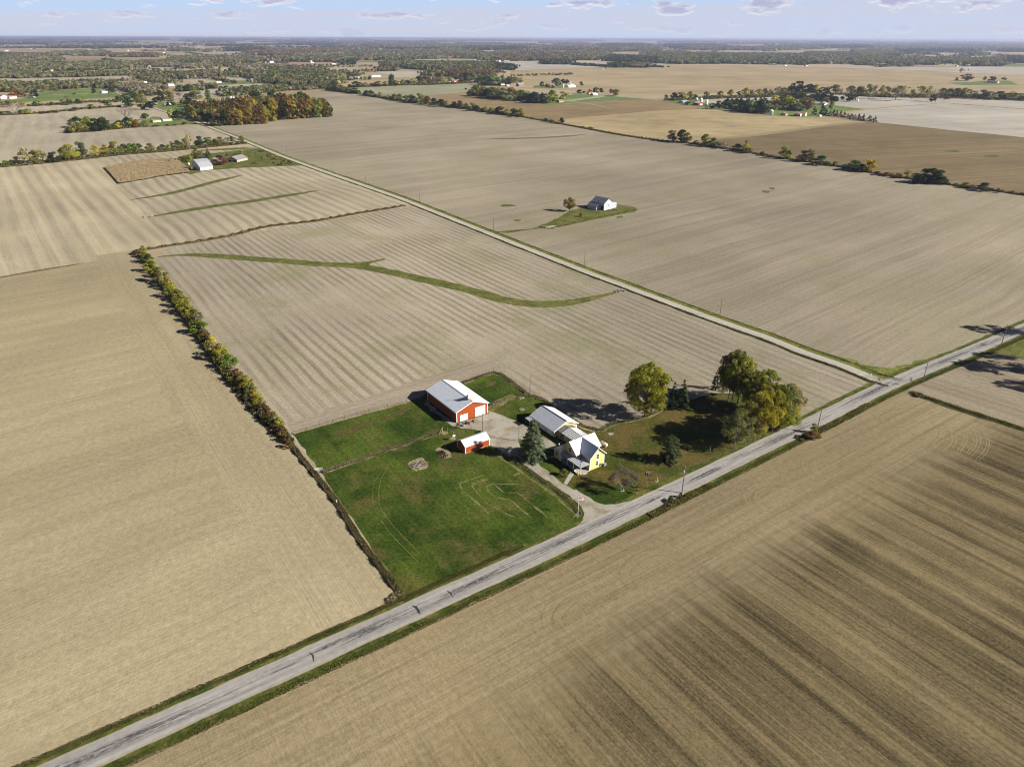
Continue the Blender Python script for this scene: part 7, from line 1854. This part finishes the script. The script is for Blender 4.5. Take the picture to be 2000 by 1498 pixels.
def scattered():
    rg = np.random.default_rng(123); V = []; Q = []; K = []; off = 0
    zones = [((-20, 1000), (93, 166), 85), ((480, 1010), (92, 128), 26), ((1000, 2020), (86, 117), 60), ((0, 2000), (83, 92), 46), ((1650, 2020), (104, 128), 12)]
    keep = [(640, 124, 850, 168), (1000, 119, 2100, 150), (0, 150, 265, 200)]
    for (xa, xb), (ya, yb), cnt in zones:
        for i in range(cnt):
            px, py = rg.uniform(xa, xb), ya + (yb - ya) * rg.uniform() ** 1.2
            if any(a < px < c and b < py < d for a, b, c, d in keep): continue
            O_ = G(px, py); D = O_.y; cw = max(8.0, D / 330.0)
            if rg.uniform() < .62:       # a hedgerow on the survey grid
                a = GRID + (0 if rg.uniform() < .55 else PI / 2) + rg.normal() * .06; L = rg.uniform(60, 420) * (1 + D / 6000); n = int(L / (cw * .75)); n = max(3, min(n, 60))
                t_ = np.sort(rg.uniform(0, L, n)); P = np.stack([O_.x + np.cos(a) * t_, O_.y + np.sin(a) * t_], 1) + rg.normal(size=(n, 2)) * 3; hh = rg.uniform(5, 11)
            else:
                n = int(rg.integers(2, 12)); P = np.stack([O_.x + rg.normal(size=n) * cw * 2.2, O_.y + rg.normal(size=n) * cw * 2.5], 1); hh = rg.uniform(7, 14)
            P = P[P[:, 1] > 1900]; n = len(P)
            if not n: continue
            v, q, c = clump_trees(P, hh * rg.uniform(.5, 1.25, n), cw * rg.uniform(.6, 1.2, n), PAL[['olive', 'mixed', 'rust', 'green', 'brown', 'grey', 'dark'][rg.integers(0, 7)]], 14, rg)
            V.append(v); Q.append(q + off); K.append(c); off += len(v)
    o = mesh_np('scattered_trees', np.concatenate(V), np.concatenate(Q), M['leaf_far'], cols=np.concatenate(K))
    tag(o, 'scattered hedgerows and tree clumps out towards the horizon', 'trees', kind='stuff'); return off


nq += scattered()
o, k_ = wood_mass('grove_brush', 'dense growth filling the pine grove and farm groves', [
    ([ZK(560, 330), ZK(640, 368), ZK(760, 386), ZK(950, 392)], [8, 13, 15, 15], 'dark', 9, 1.3), ([ZK(950, 370), ZK(1100, 360), ZK(1260, 366)], [12, 14, 12], 'green', 9, 1.0), ([ZK(1120, 262), ZK(1300, 262)], 6, 'dark', 8, 1.0), ([ZK(1350, 275), ZK(1590, 285)], 5, 'dark', 8, 1.1),
    ([ZH(1420, 240), ZH(1600, 262), ZH(1960, 298)], [14, 14, 12], 'olive', 9, 1.2), ([ZH(1500, 132), ZH(1680, 140)], 9, 'green', 9, 1.2), ([ZI(0, 478), ZI(260, 488)], [12, 10], 'green', 9, 1.0),
    ([ZJ(1500, 345), ZJ(1640, 355)], 2, 'dark', 4, 1.0)], 9); nq += k_

# the last woods towards the horizon: strips of canopy on the far survey squares
def horizon_woods():
    rg = np.random.default_rng(77); V = []; Q = []; K = []; off = 0
    for i in range(230):
        D = 8400 * math.exp(rg.uniform(0, 1.75)); x_ = rg.uniform(-.86, .86) * D
        if D < 9500 and rg.uniform() < .35: continue
        L = rg.uniform(400, 2000) * (D / 14000) ** .6; dep = rg.uniform(150, 700); hgt = rg.uniform(13, 21) * (1 + (D - 8000) / 40000)
        cw = D / 420.0; n = int(L * min(dep, cw * 3.5) / (cw * cw * .8)); n = min(max(n, 5), 90)
        lx = rg.uniform(-L / 2, L / 2, n); ly = rg.uniform(0, min(dep, cw * 3.5), n)
        P = np.stack([x_ + lx, D + ly + lx * rg.uniform(-.1, .1)], 1)
        pal = PAL[['dark', 'mixed', 'brown', 'dark', 'olive'][rg.integers(0, 5)]] * .8
        v, q, c = clump_trees(P, hgt * rg.uniform(.75, 1.1, n), cw * rg.uniform(.9, 1.6, n), pal, 12, rg)
        V.append(v); Q.append(q + off); K.append(c); off += len(v)
    o = mesh_np('woodland', np.concatenate(V), np.concatenate(Q), M['leaf_far'], cols=np.concatenate(K))
    tag(o, 'bluish distant woods along the horizon', 'woodland', kind='stuff')
    return off


nq += horizon_woods()
print('far foliage verts', nq)

# ------------------------------------------------------------------ low growth
def blades(name, line_px, wid, n, h, cols, label, seed, size=.16, world=False, kind='stuff'):
    """weeds and brush: upright ragged blades scattered along a line"""
    rg = np.random.default_rng(seed)
    L = line_px if world else catmull([G(*p) for p in line_px], 2.0)
    A = np.array([list(p) for p in L]); seg = np.linalg.norm(A[1:] - A[:-1], axis=1)
    k = rg.choice(len(seg), n, p=seg / seg.sum()); t = rg.uniform(size=(n, 1))
    P = A[k] * (1 - t) + A[k + 1] * t
    d = (A[k + 1] - A[k]) / seg[k][:, None]; nn = np.stack([-d[:, 1], d[:, 0], np.zeros(n)], 1)
    clump = .55 + .45 * np.sin(t[:, 0] * 3 + k * 1.7 + rg.uniform(0, .8, n))
    a0, a1 = wid if isinstance(wid, tuple) else (-wid / 2, wid / 2)
    P = P + nn * (rg.uniform(0, 1, n) * (a1 - a0) + a0)[:, None]
    hh = h * rg.uniform(.35, 1.0, n) * clump
    cen = P.copy(); cen[:, 2] = hh * rg.uniform(.25, .95, n) + .06
    nor = rg.normal(size=(n, 3)) * np.array([1, 1, .45]) + np.array([0, 0, .35])
    v, q = quads_at(cen, nor, np.full(n, size), rg)
    v[:, 2] = np.maximum(v[:, 2], .03)
    pal = np.array(cols); c = pal[rg.integers(0, len(pal), n)] * rg.uniform(.7, 1.3, (n, 1))
    o = mesh_np(name, v, q, M['leaf_far'], cols=np.clip(c, 0, 1)); tag(o, label, 'weeds', kind=kind); return o


BR = [(.17, .115, .065), (.13, .09, .05), (.21, .155, .09), (.10, .075, .04)]
DG_ = [(.27, .215, .12), (.20, .155, .08), (.14, .13, .05), (.32, .26, .15)]
GR_ = [(.09, .10, .025), (.13, .13, .035), (.20, .17, .05), (.07, .085, .02)]
blades('weeds', [(565, 862), (585, 890), (622, 935), (660, 985), (700, 1050), (745, 1110), (788, 1168)], (-.85, .85), 22000, .95, [(.12, .09, .045), (.15, .115, .06), (.085, .08, .03), (.17, .14, .07)], 'brown brush strip between cream field and pasture', 61, .12)
blades('hedge_brush', [(278, 500), (284, 507), (330, 572), (395, 662), (440, 727), (462, 752)], (-1.8, 2.0), 30000, 3.6, [(.15, .15, .03), (.19, .185, .035), (.12, .11, .04), (.10, .12, .025), (.17, .14, .05)], 'olive brush filling the long hedge between its trees', 81, .20)
blades('hedge_brush', [(462, 752), (500, 802), (540, 838), (568, 866)], (-1.3, 1.4), 12000, 2.3, [(.13, .10, .045), (.16, .13, .045), (.10, .085, .04), (.13, .13, .03)], 'brown brush filling the hedge end above the pasture', 82, .17)
blades('weeds', [(284, 505), (330, 570), (395, 660), (440, 725), (500, 800), (565, 865)], (-2.0, 2.0), 14000, 1.2, BR + GR_ + DG_[:1], 'undergrowth along the long field hedge', 62, .22)
blades('weeds', [(788, 1160), (765, 1170), (760, 1180)], (-1.0, 1.0), 700, .9, DG_, 'dry grass at the road end of the brush strip', 63)
blades('weeds', [p for p in R1 if p.y > 60 and p.y < 330], (-6.4, -4.4), 42000, .34, [(.075, .085, .02), (.10, .11, .028), (.16, .14, .045), (.13, .105, .045)], 'rough grass along the lower side of the road', 64, .075, True)
blades('weeds', [p for p in R1 if p.y > 60 and p.y < 146], (4.0, 5.5), 14000, .42, [(.10, .085, .035), (.075, .08, .022), (.14, .12, .045), (.12, .09, .04)], 'brown weeds along the upper side of the road', 65, .08, True)
blades('weeds', [(1560, 860), (1640, 824), (1700, 790)], (-1.2, 1.4), 2600, .9, DG_ + GR_, 'dry grass around the leaning utility pole', 66, .15)
blades('weeds', [(1270, 1008), (1300, 992), (1345, 970), (1390, 948)], (-1.4, 1.0), 5200, .8, DG_ + GR_, 'tall dry grass below the transformer pole', 67, .11)
blades('weeds', [(905, 748), (964, 728), (979, 732), (1035, 773), (1055, 778), (1127, 827), (1152, 836), (1170, 842), (1195, 829), (1255, 816), (1300, 797), (1345, 785)], (-.8, 1.0), 8000, .55, DG_ + GR_, 'dry weeds along the back fence', 68, .12)
blades('weeds', [(629, 923), (700, 899), (780, 872), (853, 847)], (-.7, .6), 3200, .6, DG_ + BR, 'dry weeds under the middle pasture fence', 69, .12)
blades('weeds', [(997, 893), (1040, 925), (1085, 957), (1118, 985), (1130, 1005)], (-.5, .9), 2600, .4, DG_ + GR_, 'dry grass between pasture and driveway', 70, .13)
blades('weeds', [(268, 491), (328, 480.6), (392, 471), (456, 459), (520.5, 443), (615, 432), (690, 418.5), (792, 402)], (-1.3, 1.3), 7000, 1.4, BR + DG_[:1], 'brown weeds along the field drain', 71, .32)
blades('weeds', [(1020, 229), (1096, 243), (1150, 253), (1210, 264), (1285, 275), (1348, 281), (1467, 299.5), (1535, 311), (1620, 323), (1705, 338.6), (1790, 352), (1858, 362), (1960, 376), (2100, 396)], (-2.2, 2.2), 15000, 2.2, BR + GR_[:2], 'undergrowth along the right hedgerow', 72, .6)
blades('weeds', [(640, 178), (700, 184.5), (780, 198), (880, 210), (1020, 229)], (-3, 3), 5000, 2.5, BR + GR_, 'undergrowth along the middle hedgerow', 73, 1.0)
blades('weeds', [(0, 327), (60, 322), (150, 313), (240, 303), (330, 296), (420, 287), (480, 281)], (-3, 3), 7000, 1.8, BR + GR_, 'undergrowth of the tree row above the striped pale field', 74, .7)
blades('weeds', [(1300, 196), (1400, 193), (1500, 190), (1560, 184), (1640, 184), (1720, 190), (1860, 192), (2000, 195)], (-6, 6), 4000, 3, BR + GR_, 'undergrowth of the far right tree row', 75, 1.5)
blades('weeds', [(1778, 766), (1850, 790), (2000, 838), (2120, 874)], (-.8, .9), 5000, .6, GR_ + DG_[:1], 'grass tufts along the ditch right of the crossing', 76, .14)
blades('weeds', [(1790, 776), (1797, 768)], (-1.0, 1.0), 500, 1.3, BR, 'brown tuft by the crossing', 77, .16)
blades('weeds', [p for p in R2 if p.y < 560], (2.6, 4.2), 9000, .5, BR + GR_, 'ditch weeds along the left side of the side road', 78, .16, True)
blades('weeds', [p for p in R2 if p.y < 700], (-6.6, -5.0), 7000, .5, GR_ + DG_[:2], 'yellowish grass along the right side of the side road', 79, .18, True)
blades('weeds', [(1056, 444), (1075, 447), (1090, 443), (1110, 439), (1150, 429), (1200, 419.5), (1243, 410)], (-1.0, .9), 2500, .9, DG_ + GR_[:1], 'dry grass rim of the barn island', 80, .25)


HB = [(.13, .125, .035), (.17, .16, .04), (.09, .09, .03), (.12, .10, .045), (.08, .10, .03)]
blades('hedge_brush', [(1312, 197), (1400, 193), (1500, 189), (1545, 182), (1600, 180)], (-7, 7), 3200, 7.5, HB, 'brush filling the row behind the silos', 84, 1.7)
blades('hedge_brush', [(1660, 187), (1720, 190), (1800, 190), (1860, 190), (2010, 196)], (-9, 9), 5200, 9, HB, 'brush filling the far right row', 85, 1.7)
blades('hedge_brush', [(640, 176), (700, 183.5)], (-8, 8), 1800, 8, HB, 'brush at the far end of the long middle hedgerow', 86, 1.7)
blades('hedge_brush', [(712, 187), (780, 197), (880, 209), (960, 221), (1020, 229)], (-4, 4), 5200, 5.5, HB, 'brush filling the long middle hedgerow', 87, 1.2)
blades('hedge_brush', [(680, 172), (760, 168), (850, 166), (930, 162)], (-6, 6), 3400, 7, HB, 'brush along the far edge of the greenish field', 88, 1.6)
blades('hedge_brush', [(0, 325), (60, 320), (150, 311), (240, 302), (330, 295), (420, 286), (480, 281)], (-3, 3), 7000, 3.4, HB, 'brush filling the row above the striped field', 89, .8)
blades('hedge_brush', [(136, 256), (150, 259), (200, 255), (250, 250), (272, 247)], (-6, 8), 4200, 6, HB, 'brush under the tree island', 90, 1.0)
blades('hedge_brush', [(0, 226), (60, 223), (110, 219), (160, 214), (235, 209)], (-4, 4), 3000, 3, BR + HB, 'low brush between the two wavy pale fields', 91, 1.3)
blades('hedge_brush', [(60, 208), (110, 205), (165, 201), (235, 198)], (-4, 4), 2600, 4, BR + HB, 'low brush below the far green pasture', 92, 1.4)


def prairie():
    P = [G(*p) for p in ((205, 329), (240, 321), (275, 316), (310, 312), (337, 311), (352, 318), (366, 330), (371, 338), (350, 341), (325, 344), (287, 351), (250, 357.5), (233, 360))]
    rg = np.random.default_rng(5); n = 52000
    pts, A = poly_sample(P, n, rg)
    h = 1.5 * rg.uniform(.9, 1.1, n)
    cen = np.concatenate([pts, (h * rg.uniform(.8, 1, n))[:, None]], 1)
    nor = rg.normal(size=(n, 3)) * .22 + np.array([0, 0, 1.0])
    v, q = quads_at(cen, nor, np.full(n, .42), rg)
    pal = np.array([(.46, .36, .22), (.50, .39, .25), (.43, .33, .20), (.42, .33, .19)]); c = pal[rg.integers(0, 4, n)] * rg.uniform(.92, 1.08, (n, 1))
    o = mesh_np('prairie_grass', v, q, M['leaf_far'], cols=np.clip(c, 0, 1)); tag(o, 'patch of tall tan prairie grass left of the white barn', 'tall grass', kind='stuff')


prairie()

# ------------------------------------------------------------------ the air between here and the horizon
HAZE = 4.4e-5
hm = bpy.data.materials.new('haze'); hm.use_nodes = True
ht = NT(hm.node_tree)
pv = ht.node('ShaderNodeVolumePrincipled', {'Color': (.66, .71, 1.0, 1), 'Density': HAZE, 'Anisotropy': 0.2})
ho = ht.node('ShaderNodeOutputMaterial'); ht.l.new(pv.outputs[0], ho.inputs['Volume'])
hb_ = MB(); hb_.box(-90000, 90000, -3000, 90000, -1.5, 127.0)
hz = hb_.build('haze', hm); tag(hz, kind='stuff')
